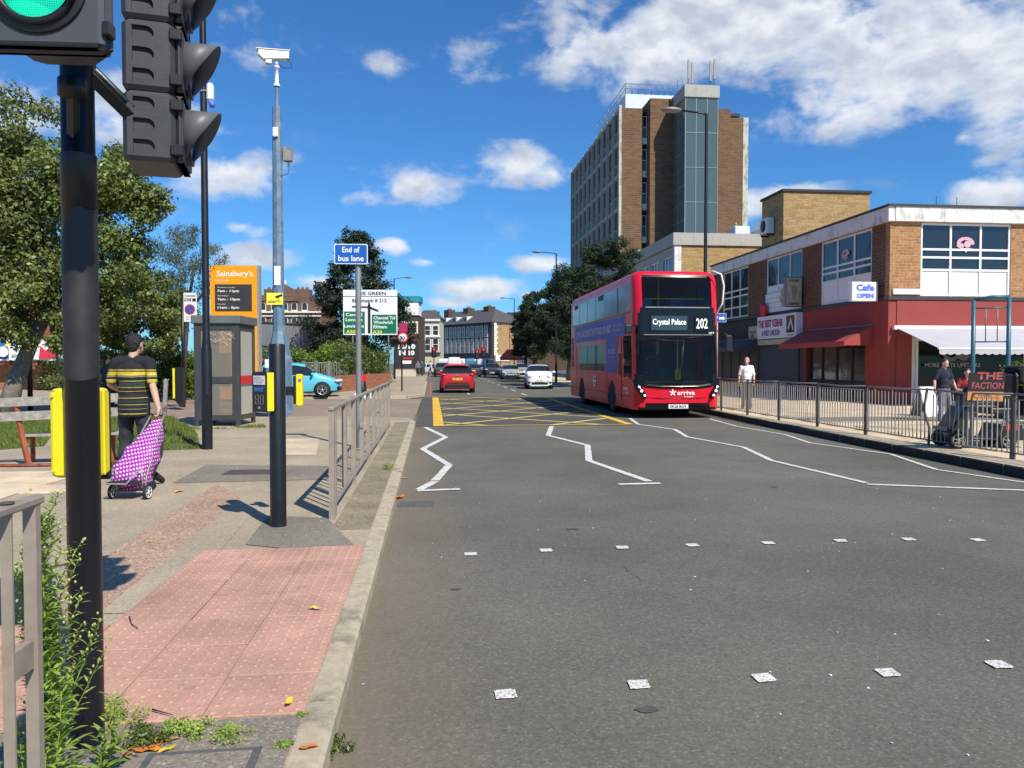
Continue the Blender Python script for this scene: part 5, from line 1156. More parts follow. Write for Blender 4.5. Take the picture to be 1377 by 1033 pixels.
barm = MB(); barm.box(-.008,.008,-.008,.008,.10,.90); barm = barm.mesh('bar', ['galv_cool'])
barm2 = MB(); barm2.tube([(0,0,.10),(.0,.03,.35),(.0,-.03,.6),(0,-.05,.9)], .009, 5); barm2 = barm2.mesh('bar', ['galv_cool'])
lng = MB(); lng.box(-.008,.008,-.008,.008,.10,.965); lng = lng.mesh('bar', ['galv_cool'])
for i, y in enumerate(py):
    bent = i == 2; b = MB()
    if bent: b.tube([(rx(y),y,-.05),(rx(y),y-.02,.3),(rx(y),y+.14,.62),(rx(y),y+.05,1.0)], .022, 6)
    else: b.cbox(rx(y)-.018, rx(y)+.018, y-.045, y-.012, -.05, .985, .004); b.cbox(rx(y)-.018, rx(y)+.018, y+.012, y+.045, -.05, .985, .004)
    part('post', b, 'post_brown', t)
    if i == len(py)-1: break
    y2 = py[i+1]; b = MB(); b.tube([(rx(y),y,.98),(rx((y+y2)/2),(y+y2)/2,.965-.012*(i % 2)),(rx(y2),y2,.98)], .019, 6); part('top_rail', b, 'galv_cool', t)
    b = MB(); b.tube([(rx(y),y,.09),(rx(y2),y2,.09)], .013, 4); part('bottom_rail', b, 'galv_cool', t)
    if i not in (1,2): b = MB(); b.tube([(rx(y),y+.05,.90),(rx(y2),y2-.05,.90)], .009, 4); part('upper_rail', b, 'galv_cool', t)
    n = 18
    for k in range(1, n):
        yy = y+(y2-y)*k/n; m_ = lng if (i in (1,2) and k % 5 == 0) else barm
        if (i, k) in ((2,4),(2,5),(4,4),(6,5),(1,2),(1,12)): m_ = barm2
        o = bpy.data.objects.new('bar', m_); link(o, t); o.location = (rx(yy),yy,0); o.rotation_euler = (rnd.uniform(-.012,.012),0,0)

# ------------------------------------------------------------------ posts, lamps and signs
g = G(279,604,PZ)
t = thing('street_lamp', 'tall black lamp column rising out of view beside the phone box', 'street lamp', (g.x, g.y, PZ))
b = MB(); b.lathe([(.088,-.02),(.088,1.72),(.075,1.78),(.068,1.86),(.062,1.95),(.060,1.96),(.052,8.8),(.045,9.3)], n=20); part('column', b, 'black_metal', t)
b = MB(); b.tube([(0,0,9.2),(.1,.0,9.5),(1.2,0.1,9.75),(2.0,.15,9.8)], .035, 8); part('arm', b, 'black_metal', t); b = MB(); b.ell((2.3,.17,9.8),(.4,.16,.08)); part('lantern', b, 'grey_post', t)
b = MB(); b.box(-.05,.06,-.093,-.086,.35,.95); part('access_door', b, 'black_metal', t)
s = thing('junction_box', 'small white and blue connector box strapped to the tall black lamp column', 'electrical box', (g.x, g.y, V(283,150,14).z))
b = MB(); b.cbox(.06,.17,-.07,.05,-.1,.2,.03); part('box', b, 'white', s); b = MB(); b.cyl((.13,-.02,-.1),(.15,-.02,-.2),.045,n=10); part('plug', b, 'cafe_blue', s); b = MB(); b.box(-.06,.07,-.06,-.05,.05,.08); part('strap', b, 'grey_post', s)

g = V(376,560,22.2)
t = thing('cctv_mast', 'tall blue grey camera mast with wide eight-sided base behind the push-button post', 'camera mast', (g.x, g.y, PZ))
def octp(r0, r1, z0, z1, b): b.lathe([(r0, z0), (r1, z1)], n=8, smooth=False)
b = MB(); b.lathe([(.37,-.02),(.37,1.62),(.17,2.42)], n=8, smooth=False); part('base_cabinet', b, 'cctv_blue', t); b = MB(); b.box(-.3,.05,-.36,-.348,.5,1.5); part('cabinet_door', b, 'cctv_blue', t); b = MB(); b.box(-.33,-.1,-.365,-.35,1.36,1.6); part('notice', b, 'white', t)
b = MB(); b.lathe([(.17,2.421),(.155,5.0),(.135,8.9),(.0,8.9)], n=8, smooth=False); part('mast', b, 'cctv_blue', t)
b = MB(); b.lathe([(.055,8.9),(.055,9.55)], n=10); part('top_tube', b, 'cctv_blue', t); b = MB(); b.lathe([(.09,9.5),(.09,9.55),(.055,9.6),(.055,10.0),(.09,10.02),(.09,10.08)], n=12); part('pan_head', b, 'white', t)
b = MB(); b.box(-.16,-.0,-.19,-.15,3.7,4.2) if False else b.box(-.09,.09,-.168,-.158,3.75,4.3); part('white_plate', b, 'white', t)
c_ = sub('camera_unit', t, (0.0,0,10.32), R(14))
b = MB(); b.prism([(-.50,-.11,.02),(-.36,-.11,-.10),(.34,-.11,.0),(.34,-.11,.19),(-.50,-.11,.14)], (0,.22,0)); b.box(-.58,.36,-.13,.13,.142,.16) if False else None; part('housing', b, 'white', c_, recalc=True)
b = MB(); b.prism([(-.56,-.13,.155),(.37,-.13,.215),(.37,-.13,.235),(-.56,-.13,.175)], (0,.26,0)); part('sun_shield', b, 'white', c_, recalc=True)
b = MB(); b.box(-.30,-.14,-.09,.09,-.2,-.09); b.cyl((0,0,-.1),(0,0,-.24),.045,n=8); part('wiper_motor', b, 'cladding_pale', c_); b = MB(); b.tube([(.3,-.05,0),(.40,-.05,-.12),(.42,-.05,-.25),(.2,-.05,-.28),(.08,0,-.2)], .012, 5); part('cable', b, 'black_plastic', c_)
b = MB(); b.cbox(-.1,.06,-.2,-.14,8.0,8.28,.02); part('receiver_box', b, 'cladding_pale', t); b = MB(); b.cbox(.16,.42,-.1,.1,7.35,7.75,.02); b.box(.1,.2,-.03,.03,7.5,7.56); part('side_box', b, 'galv_cool', t); b = MB(); b.cyl((.3,0,7.2),(.3,0,7.36),.015,n=5); b.tube([(.36,0,7.35),(.3,0,7.0),(.1,-.1,6.9)], .01, 5); part('cable', b, 'black_plastic', t)
s = thing('cctv_notice', 'yellow camera warning notice strapped to the blue grey mast', 'notice', (g.x, g.y, PZ+3.35)); b = MB(); b.box(-.30,.16,-.20,-.185,-.17,.17); part('plate', b, 'sign_yellow', s)
b = MB(); b.obox((.05,-.205,.08),.10,.003,.03,Matrix.Rotation(R(-20),3,'Y')); b.box(.02,.04,-.208,-.202,-.02,.07); b.box(-.26,.1,-.207,-.202,-.07,-.055); b.box(-.26,-.05,-.207,-.202,-.11,-.095); part('camera_pictogram', b, 'text_black', s); b = MB(); b.lathe([(.175,-.1),(.175,-.08)], n=12); b.lathe([(.175,.08),(.175,.1)], n=12); part('strap', b, 'grey_post', s)

def roundrect(w, h, r, n=5):
    pts = []
    for cx, cz, a0 in ((w/2-r,h/2-r,0),(-w/2+r,h/2-r,90),(-w/2+r,-h/2+r,180),(w/2-r,-h/2+r,270)):
        for i in range(n+1): a = R(a0+90*i/n); pts.append((cx+r*math.cos(a), cz+r*math.sin(a)))
    return pts
def plate(parent, cx, cz, w, h, y, m, th=.012, r=.03, name='plate'):
    b = MB(); b.prism([(cx+x, y, cz+z) for x, z in roundrect(w, h, r)][::-1], (0,th,0)); return part(name, b, m, parent, recalc=True)
g = V(483,610,13.4)
t = thing('bus_lane_sign', 'blue End of bus lane sign on a plain grey post behind the railing', 'road sign', (g.x, g.y, PZ), -R(3))
b = MB(); b.lathe([(.05,-.02),(.05,3.2),(.045,3.22),(.045,3.3),(0,3.3)], n=14); b.lathe([(.054,1.45),(.054,1.47)], n=14); part('post', b, 'grey_post', t)
plate(t, -.11, 3.40, .58, .35, -.085, 'white', .01, .03, 'border'); plate(t, -.11, 3.40, .55, .32, -.088, 'sign_blue', .0025, .025); b = MB(); b.box(-.2,.0,-.075,-.04,3.33,3.36); part('clip', b, 'grey_post', t)
text('End of', .30, .10, (-.11,-.0895,3.475), (1,0,0), (0,0,1), 'text_white', t, bold=.015, depth=.001); text('bus lane', .44, .10, (-.11,-.0895,3.325), (1,0,0), (0,0,1), 'text_white', t, bold=.015, depth=.001)

a = V(462,488,51); c = V(535,488,51); w = c.x-a.x; s = thing('direction_sign', 'large white and green LEE GREEN junction direction sign on two posts', 'road sign', ((a.x+c.x)/2, (a.y+c.y)/2, PZ), -R(6))
zt = V(498,390,51).z-PZ; zb = V(498,450.5,51).z-PZ; h = zt-zb; zc = (zt+zb)/2
for x in (-w*.33, w*.33): b = MB(); b.cyl((x,.02,-.02),(x,.02,zt-.1),.055,n=10); part('post', b, 'grey_post', s)
b = MB(); b.box(-w/2,w/2,-.08,-.05,zb,zt); part('plate', b, 'white', s); b = MB(); b.box(-w/2,w/2,-.0845,-.081,zt-.46,zt-.42); 
b.box(-.02+w*-.04,.02+w*.0-.0,-.0845,-.081,zb+.1,zt-1.0); part('line', b, 'text_black', s)
b = MB(); cx = -.04*w+.07
b.prism([(cx-.06,-.084,zb+.1),(cx+.06,-.084,zb+.1),(cx+.06,-.084,zt-.85),(cx-.06,-.084,zt-.85)], (0,-.003,0)); b.prism([(-w*.34,-.084,zc+.32),(cx,-.084,zc+.28),(cx,-.084,zc+.40),(-w*.34,-.084,zc+.42)], (0,-.003,0)); b.prism([(cx,-.084,zc+.25),(w*.15,-.084,zc+.02),(w*.15,-.084,zc+.15),(cx,-.084,zc+.42)], (0,-.003,0)); part('junction_map', b, 'text_black', s)
b = MB(); b.box(-w/2+.06,-w*.10,-.085,-.081,zb+.08,zb+h*.52); part('green_panel', b, 'sign_green', s); b = MB(); b.box(w*.03,w/2-.06,-.085,-.081,zb+.08,zb+h*.45); part('green_panel', b, 'sign_green', s)
text('LEE GREEN', 1.9, .23, (.1,-.085,zt-.24), (1,0,0), (0,0,1), 'text_black', s, bold=.02); text('Blackheath B 212', 2.3, .23, (-.05,-.085,zt-.72), (1,0,0), (0,0,1), 'text_black', s, bold=.02)
for k, (l, r_) in enumerate((('Central','Channel Tnl'),('London','Woolwich'),('Lewisham','Eltham'))):
    text(l, 1.1 if k != 2 else 1.3, .22, (-w*.30,-.087,zb+h*.45-.33*k-(.1 if k == 2 else 0)), (1,0,0), (0,0,1), 'text_white', s, bold=.02); text(r_, (1.45,1.3,.9)[k], .22, (w*.26-(0,.08,.28)[k],-.087,zb+h*.38-.30*k), (1,0,0), (0,0,1), 'text_white', s, bold=.02)
text('A20', .62, .22, (-w*.36,-.087,zb+.22), (1,0,0), (0,0,1), 'sign_yellow', s, bold=.02); text('A20', .62, .22, (w*.13,-.087,zb+.2), (1,0,0), (0,0,1), 'sign_yellow', s, bold=.02)

g = V(540.5,528,40); t = thing('speed_limit_sign', 'round 30 speed limit sign on a slim black post by the far kerb', 'road sign', (g.x, g.y, PZ), -R(6))
b = MB(); b.cyl((0,0,-.02),(0,0,3.15),.04,n=8); part('post', b, 'black_metal', t); z = V(541,454.5,40).z-PZ
b = MB(); b.lathe([(0,-.065),(.29,-.065),(.29,-.05),(0,-.05)], (.05,0,z), axis='y', n=28); part('red_ring', b, 'sign_red', t); b = MB(); b.lathe([(0,-.069),(.215,-.069),(.215,-.0655)], (.05,0,z), axis='y', n=28); part('plate', b, 'white', t); text('30', .27, .2, (.05,-.071,z), (1,0,0), (0,0,1), 'text_black', t, bold=.04, depth=.001)
b = MB(); b.box(-.12,.28,-.04,-.03,z+.3,z+.75); b.box(-.14,.3,-.03,-.02,z+.28,z+.77); part('backing', b, 'maroon', t)

g = V(247,530,26); t = thing('parking_zone_sign', 'black post with Controlled ZONE no-parking sign left of the phone box', 'road sign', (g.x, g.y, PZ), -R(4))
b = MB(); b.cyl((0,0,-.02),(0,0,V(247,393,26).z-PZ),.055,n=10); part('post', b, 'black_metal', t); z0, z1 = V(0,433,26).z-PZ, V(0,394,26).z-PZ
b = MB(); b.box(.06,.50,-.07,-.055,z0,z1); part('plate', b, 'white', t); text('Controlled', .36, .08, (.28,-.072,z1-.1), (1,0,0), (0,0,1), 'text_black', t, bold=.02, depth=.001); text('ZONE', .25, .11, (.2,-.072,z1-.24), (1,0,0), (0,0,1), 'text_black', t, bold=.04, depth=.001)
b = MB(); b.box(.36,.47,-.073,-.0705,z1-.30,z1-.19); part('camera_symbol', b, 'text_black', t)
zc = z0+.42; b = MB(); b.lathe([(0,-.0725),(.18,-.0725)], (.27,0,zc), axis='y', n=24); part('red_disc', b, 'sign_red', t); b = MB(); b.lathe([(0,-.075),(.145,-.075)], (.27,0,zc), axis='y', n=24); part('blue_disc', b, 'sign_blue', t); b = MB(); b.obox((.27,-.0765,zc),.145,.001,.018,Matrix.Rotation(R(45),3,'Y')); part('red_bar', b, 'sign_red', t)
text('Mon - Fri\n9am - 5pm', .3, .14, (.28,-.072,z0+.12), (1,0,0), (0,0,1), 'text_black', t, depth=.001); b = MB(); b.box(.3,.5,-.05,-.03,z0-.25,z0-.2); part('clip', b, 'grey_post', t)
t = thing('crossing_box', 'black crossing control box with yellow edge at the foot of the parking zone sign', 'crossing post', (g.x-.06, g.y-.25, PZ), -R(4)); zt = V(0,494,25.8).z-PZ
b = MB(); b.prism([(-.10,-.12,.22),(.06,-.12,.0),(.17,-.12,.12),(.17,-.12,zt),(-.10,-.12,zt)], (0,.24,0)); part('case', b, 'black_plastic', t, recalc=True); b = MB(); b.box(-.17,-.101,-.13,.1,.30,zt-.03); part('yellow_edge', b, 'yellow', t)

# price totem
a, c = V(283.5,480,31), V(349,480,31); w = c.x-a.x; t = thing('store_totem', 'orange Sainsbury\'s totem sign with opening hours panel behind the phone box', 'totem sign', (a.x, a.y, PZ), -R(6)); zt = V(0,357,31).z-PZ; sc = zt/4.95
b = MB(); b.box(0,w-.09,0,.35,0,zt); part('board', b, 'orange', t); b = MB(); b.box(w-.09,w,.02,.35,0,zt); part('side_panel', b, 'wood_grey', t)
text("Sainsbury's", w*.74, .31, (w*.51,-.004,zt-.36), (1,0,0), (0,0,1), 'text_white', t, bold=.018); text('Lee Green', w*.28, .09, (w*.24,-.004,zt-.60), (1,0,0), (0,0,1), 'text_white', t)
pt = V(0,382.5,31).z-PZ; pb = V(0,418.5,31).z-PZ; b = MB(); b.box(w*.1,w*.86,-.012,-.001,pb,pt); part('hours_panel', b, 'dark_panel', t); ph = pt-pb
for k, (d_, h_) in enumerate((('Monday to Friday','7am - 11pm'),('Saturday','7am - 10pm'),('Sunday','11am - 5pm'))):
    z = pt-ph*(.12+.31*k); text(d_, (.36,.22,.17)[k]*w, .06, (w*.155,-.015,z), (1,0,0), (0,0,1), 'text_white', t, align='L', depth=.001); text(h_, (.44,.46,.44)[k]*w, .125, (w*.155,-.015,z-.15), (1,0,0), (0,0,1), 'text_white', t, bold=.03, align='L', depth=.001)

# phone box
g = V(322,578,17.9); rzp = -R(6)
t = thing('phone_box', 'grey framed glass phone box with hazy scratched panes and red strip', 'phone box', (g.x, g.y, PZ), rzp)
PW, PD, PH = 1.06, 1.15, 2.62; flat('kiosk', (.062,.064,.064), .45, metal=.2, var=.15)
M['glass_hazy'] = glass_mat('glass_hazy', (.46,.43,.36), trans=.74, rough=.3, tint=(.85,.82,.74)); flat('kiosk_roof', (.13,.135,.13), .5, var=.15)
skew = Matrix(((1,0,0,0),(0,1,0,0),(0,0,1,0),(0,0,0,1)))
for (x, y) in ((-PW+.0,0),(-.09,0),(-PW,PD-.09),(-.09,PD-.09)): b = MB(); b.cbox(x,x+.09,y,y+.09,0,PH-.2,.008); part('corner_post', b, 'kiosk', t)
b = MB(); b.cbox(-PW-.05,.05,-.05,PD+.05,PH-.2,PH,.02); part('roof', b, 'kiosk_roof', t)
def side_frame(o, u, n, w):
    o, u, n = Vector(o), Vector(u), Vector(n); mt = Matrix(((u.x,n.x,0,o.x),(u.y,n.y,0,o.y),(0,0,1,o.z),(0,0,0,1)))
    b = MB()
    for z0, z1 in ((.14,.26),(1.02,1.17),(PH-.34,PH-.2)): b.box(0,w,-.05,-.01,z0,z1, mtx=mt)
    for x in (0,w-.07): b.box(x,x+.07,-.052,-.008,.14,PH-.2, mtx=mt)
    f = part('door_frame', b, 'kiosk', t); 
    for z0, z1 in ((.261,1.019),(1.171,PH-.341)): q = MB(); q.box(.071,w-.071,-.035,-.027,z0,z1, mtx=mt); part('pane', q, 'glass_hazy', f)
side_frame((-PW+.09,0,0),(1,0,0),(0,-1,0),PW-.18); side_frame((-.0,.09,0),(0,1,0),(1,0,0),PD-.18); side_frame((-PW,PD-.09,0),(0,-1,0),(-1,0,0),PD-.18); side_frame((-.09,PD,0),(-1,0,0),(0,1,0),PW-.18)
b = MB(); b.box(.001,.012,.12,PD-.12,1.0,1.19); part('red_strip', b, 'sign_red', t); b = MB(); b.cbox(-PW+.15,-PW+.5,PD-.3,PD-.12,.9,1.75,.02); part('telephone', b, 'dark_panel', t)
b = MB()
for k in range(14): x = -.72+rnd.uniform(0,.5); z = 2.0+rnd.uniform(0,.25); b.tube([(x,-.0,z),(x+rnd.uniform(.05,.16),-.0,z+rnd.uniform(-.1,.06)),(x+rnd.uniform(.1,.26),-.0,z+rnd.uniform(-.15,.1))], .0025, 4)
part('scratched_writing', b, 'white', t)

# lamp columns down the road
def lamp(px, py_top, D, px_head, label, double=None, m='black_metal', base=RZ):
    p = V(px, py_top, D); hh = p.z-base; q = V(px_head, py_top-4, D); dx, dy = q.x-p.x, q.y-p.y
    t = thing('street_lamp', label, 'street lamp', (p.x, p.y, base), 0)
    b = MB(); b.lathe([(.10,-.02),(.10,1.3),(.065,1.45),(.05,hh)], n=12); part('column', b, m, t)
    b = MB(); b.tube([(0,0,hh-.05),(dx*.15,dy*.15,hh+.02),(dx*.8,dy*.8,hh+.12)], .03, 6); part('arm', b, m, t)
    b = MB(); b.ell((dx*1.0,dy*1.0,hh+.12),(.36,.18,.09)); part('lantern', b, 'grey_post', t); return t
l0 = lamp(950,153,25.3,903,'tall black street lamp behind the bus front, lantern against the office tower'); b = MB(); b.cyl((0,0,1.5),(0,0,1.55),.08); 
lamp(748,341,57,722,'black street lamp in front of the dark roadside trees'); lamp(691.5,402,98,676,'distant street lamp in front of the terrace'); lamp(706,413,118,700,'farthest street lamp, its arm just over the dark trees'); 
lamp(530,375,70,549,'street lamp rising out of the dark tree, lantern over the road', base=PZ); lamp(564,419,115,578,'small distant street lamp above the cream pub', base=PZ)

# small traffic lights at the junction
def small_light(px, pytop, D, label, red=True, base=.1):
    p = V(px, pytop, D); t = thing('traffic_light', label, 'traffic light', (p.x, p.y, base)); h = p.z-base
    b = MB(); b.cyl((0,0,0),(0,0,h-.4),.06,n=8); part('post', b, 'black_metal', t); b = MB(); b.cbox(-.3,.3,-.05,.05,h-1.25,h,.04); part('backboard', b, 'black_plastic', t); b = MB(); b.cbox(-.15,.15,-.2,-.05,h-1.15,h-.1,.02); part('head', b, 'dark', t)
    b = MB(); b.lathe([(.3,-.051),(.34,-.051)], (0,0,h-.3), axis='y', n=4) if False else None; b.lathe([(0,-.215),(.1,-.215)], (0,0,h-.28), axis='y', n=12); part('red_lens', b, 'red_lamp', t); b = MB(); b.box(-.32,.32,-.055,-.0501,h-.04,h); b.box(-.32,-.28,-.055,-.0501,h-.5,h-.04); b.box(.28,.32,-.055,-.0501,h-.5,h-.04); part('border', b, 'sign_red', t)
flat('red_lamp', (.8,.03,.02), .3, var=0, emit=2.0)
small_light(583.5,467,92,'red traffic light on the left side of the junction'); small_light(650,467,92,'red traffic light right of the lane queue'); small_light(641.5,470,98,'red traffic light just left of the nearer one')
# litter bin
g = V(487,528,33); t = thing('litter_bin', 'black bollard-like litter bin with red band behind the railing', 'bin', (g.x, g.y, PZ)); b = MB(); b.lathe([(.16,0),(.19,.05),(.19,.45),(.16,.5),(.16,1.1),(.1,1.2),(0,1.2)], n=16); part('body', b, 'black_plastic', t); b = MB(); b.lathe([(.165,.7),(.165,1.0)], n=16); part('red_band', b, 'sign_red', t)
g = V(488,534,31.5); b = MB(); b.cbox(-.35,.35,-.2,.2,0,.25,.03); solo('white_box', b, 'bag_white', 'low white box lying by the side road kerb behind the railing', 'box', loc=(g.x, g.y, PZ))
# fence and low wall by the hedge
t = thing('bar_fence', 'thin grey bar fence on a low brick kerb in front of the clipped hedge', 'fence'); p0, p1 = V(392,487,36.5), V(456,487,37)
for k in range(20):
    q = p0.lerp(p1, k/19); b = MB(); b.box(q.x-.018,q.x+.018,q.y-.018,q.y+.018,PZ,1.62) if k % 5 else b.box(q.x-.07,q.x+.07,q.y-.07,q.y+.07,PZ,1.7); part('bar' if k % 5 else 'post', b, 'grey_post', t)
b = MB(); b.tube([(p0.x,p0.y,1.6),(p1.x,p1.y,1.6)], .025, 5); b.tube([(p0.x,p0.y,.3),(p1.x,p1.y,.3)], .025, 5); part('rail', b, 'grey_post', t)
p0, p1 = V(448,487,38), V(524,487,48); b = MB(); dd = Vector((p1.x-p0.x,p1.y-p0.y,0)); b.prism([(p0.x,p0.y,PZ),(p1.x,p1.y,PZ),(p1.x,p1.y,.95),(p0.x,p0.y,.95)], (-.2,.15,0)); solo('hedge_wall', b, 'brick_red', 'low red brick wall holding the hedge by the direction sign', 'wall', recalc=True)

# broken bench
g = V(28,628,11.0); t = thing('wooden_bench', 'broken grey plank bench with rusty red legs on the verge', 'bench', (g.x, g.y, PZ), R(8))
def zof(py, D): return EYE+(488-py)/1020*D-PZ
for (z0, z1) in ((.87,1.0),(.66,.79)): b = MB(); b.box(-.28,1.35,-.06,-.02,z0,z1, mtx=Matrix.Rotation(R(-2.0),4,'Y')); part('back_plank', b, 'wood_grey', t, bevel=.004)
for k in range(3): b = MB(); b.box(-.02,1.35,-.0+.16*k,.14+.16*k,.42-.008*k,.455-.008*k); part('seat_plank', b, 'wood_grey', t, bevel=.004)
for x in (.0, 1.1): b = MB(); b.tube([(x+.1,.02,0),(x+.02,0,.45),(x-.06,-.02,.98)], [.045,.042,.035], 4, smooth=False); b.tube([(x+.02,.42,0),(x+.03,.4,.42)], .035, 4, smooth=False); b.obox((x+.04,.22,.40),.03,.22,.022); part('leg', b, 'rust_red', t)
b = MB(); b.tube([(-.6,-.12,.02),(1.3,-.12,.02)], .03, 4); solo('steel_edging', b, 'rust_red', 'rusty steel strip lying along the foot of the broken bench', 'metal strip', loc=(g.x,g.y,PZ))
g = V(41,553,24.2); b = MB(); b.cyl((0,0,-.02),(0,0,2.8),.075,n=10); solo('sign_post', b, 'black_metal', 'plain black post against the orange brick wall beside the leaning trunk', 'post', loc=(g.x,g.y,PZ))
g = V(221,560,20.6); b = MB(); b.cbox(-.05,.05,-.05,.05,0,1.05,.012, mtx=Matrix.Rotation(R(3),4,'Y')); solo('timber_post', b, 'wood_grey', 'weathered timber post on the verge right of the walking man', 'post', loc=(g.x,g.y,PZ))
g = V(219,527,38); b = MB(); b.box(-.55,.55,-.03,.03,.1,.9); b.box(-.5,-.45,-.03,.03,0,.1); b.box(.45,.5,-.03,.03,0,.1); solo('white_board', b, 'white', 'white panel lying upright beyond the side road in front of the hedge', 'panel', loc=(g.x,g.y,PZ))

# blue frame, A-board, planter, cafe furniture on the shop pavement
D = 15.2; p0, p1 = V(1308,500,D), V(1355.5,500,D-.25); t = thing('steel_stand', 'dark teal tubular steel frame with two thin rods standing on the shop pavement', 'metal frame', (p0.x,p0.y,RZ)); e = p1-p0; h = V(1308,404,D).z-RZ; h2 = V(1355,399,D-.25).z-RZ; flat('teal_paint', (.035,.11,.16), .4, var=.2)
for q, hh in ((Vector((0,0,0)),h),(Vector((e.x,e.y,0)),h2)): b = MB(); b.cyl((q.x,q.y,0),(q.x,q.y,hh),.042,n=10); part('post', b, 'teal_paint', t)
b = MB(); b.tube([(0,0,h),(e.x*.5,e.y*.5,(h+h2)/2+.03),(e.x,e.y,h2)], .035, 8); part('top_bar', b, 'teal_paint', t)
for f in (.20,.8): 
    z = h-.16 if f < .5 else h-.83; b = MB(); b.tube([(0,0,z),(e.x,e.y,z)], .016, 6); part('cross_bar', b, 'teal_paint', t)
for f in (.35,.68): b = MB(); b.tube([(e.x*f,e.y*f,h-.83),(e.x*f,e.y*f,h-.16)], .011, 5); part('rod', b, 'grey_post', t)
g = V(1244,556,20.5); t = thing('pavement_sign', 'white A-board with faint print standing outside the cafe', 'A-board', (g.x,g.y,RZ), R(12)); t.scale = (.8,.9,.85); 
for s_, mm_ in ((-1,'white'),(1,'wood_grey')): b = MB(); b.prism([(-.3,s_*.28,0),(.3,s_*.28,0),(.3,s_*.02,.95),(-.3,s_*.02,.95)], (0,s_*.025,0)); part('board', b, mm_, t, recalc=True)
text('CENTRAL\nCAFE', .42, .22, (0,-.145,.68), (1,0,0), (0,.26,.95), 'wood_grey', t, depth=.016)
g = V(1372,545,19.5); t = thing('planter', 'yellow green bush in a dark planter at the right edge behind the scooter', 'planter', (g.x,g.y,RZ)); b = MB(); b.cbox(-.5,.9,-.3,.3,0,.65,.03); part('box', b, 'dark_panel', t)
PLANTER = t
def cafe_chair(x, y, rz, label):
    t = thing('cafe_chair', label, 'chair', (x,y,RZ), rz, 'dark metal cafe chairs'); b = MB(); b.cbox(-.2,.2,-.2,.2,.43,.455,.02); part('seat', b, 'cloth_black', t)
    for sx in (-1,1):
        for sy in (-1,1): b = MB(); b.cyl((sx*.2,sy*.2,0),(sx*.17,sy*.17,.43),.013,n=6); part('leg', b, 'galv_cool', t)
    b = MB(); b.tube([(-.19,.19,.45),(-.19,.24,.8),(-.1,.25,.87),(.1,.25,.87),(.19,.24,.8),(.19,.19,.45)], .013, 6); b.obox((0,.24,.72),.16,.006,.1); part('backrest', b, 'cloth_black', t); return t
c0 = cafe_chair(16.9,23.4,R(160),'dark metal cafe chair left under the white awning'); dup(c0,(19.4,22.9,RZ),R(20),'dark metal cafe chair behind the man in the navy top'); dup(c0,(20.3,23.9,RZ),R(200),'dark metal cafe chair deep under the white awning')
def cafe_table(x, y, label): t = thing('cafe_table', label, 'table', (x,y,RZ), 0, 'round cafe tables'); b = MB(); b.lathe([(0,.74),(.33,.74),(.33,.72),(0,.72)], n=20); part('table_top', b, 'galv_cool', t); b = MB(); b.cyl((0,0,0),(0,0,.72),.025,n=8); b.lathe([(.22,0),(.2,.02),(0,.03)], n=16); part('pedestal', b, 'black_metal', t); return t
cafe_table(17.6,23.7,'round metal cafe table behind the A-board'); cafe_table(20.0,23.2,'round metal cafe table deeper under the white awning')
# ------------------------------------------------------------------ vehicles
def paint(name, col, **k):
    m = mat(name, col, .36, var=.03, scale=1., coat=.14, spec=.4, **k); M[name] = m
paint('bus_red', (.68,.006,.026), dirt=(.42,.02,.03), dscale=1.6, dlo=.52, dhi=.8); paint('bus_white', (.6,.25,.24)); paint('car_red', (.42,.01,.02)); paint('car_white', (.72,.73,.73)); paint('car_blue', (.10,.46,.62)); paint('car_silver', (.27,.31,.34)); paint('car_dark', (.03,.035,.045)); paint('van_white', (.6,.62,.64)); paint('car_teal', (.05,.18,.28))
flat('lamp_glass', (.55,.56,.58), .12, var=0, coat=.5); flat('lamp_red', (.42,.01,.012), .2, var=0, coat=.5); flat('under', (.010,.010,.011), .8, var=.1)
def wheel(parent, x, y, r, w, side, spokes=5, rim='alloy', rs=.68):
    b = MB(); hw = w/2; b.lathe([(r*rs,-hw),(r*.9,-hw),(r,-hw*.7),(r,hw*.7),(r*.9,hw),(r*rs,hw),(r*rs,-hw)], axis='x', n=28); ty = part('tyre', b, 'rubber', None); 
    e = sub('wheel', parent, (x,y,r), 0); ty.parent = e
    b = MB(); s = side*hw; b.lathe([(r*rs,s*.9),(r*rs*.93,s*.95),(r*rs*.9,s*.5),(0,s*.35)], axis='x', n=24); part('wheel_dish', b, 'dark', e)
    b = MB(); b.lathe([(r*rs,s*.96),(r*rs*.88,s*.99),(r*rs*.86,s*.8)], axis='x', n=24); b.lathe([(0,s*1.0),(r*.14,s*.98),(r*.15,s*.6)], axis='x', n=12)
    for k in range(spokes):
        a = 2*math.pi*k/spokes+.3; c_, d_ = math.cos(a), math.sin(a); n = Vector((0,-d_,c_))
        p0 = Vector((s*.92, c_*r*.1, d_*r*.1)); p1 = Vector((s*.93, c_*r*rs*.9, d_*r*rs*.9)); q = [p0-n*r*.06, p1-n*r*.045, p1+n*r*.045, p0+n*r*.06]
        b.prism(q, (-s*.25,0,0))
    part('rim', b, rim, e, recalc=True)
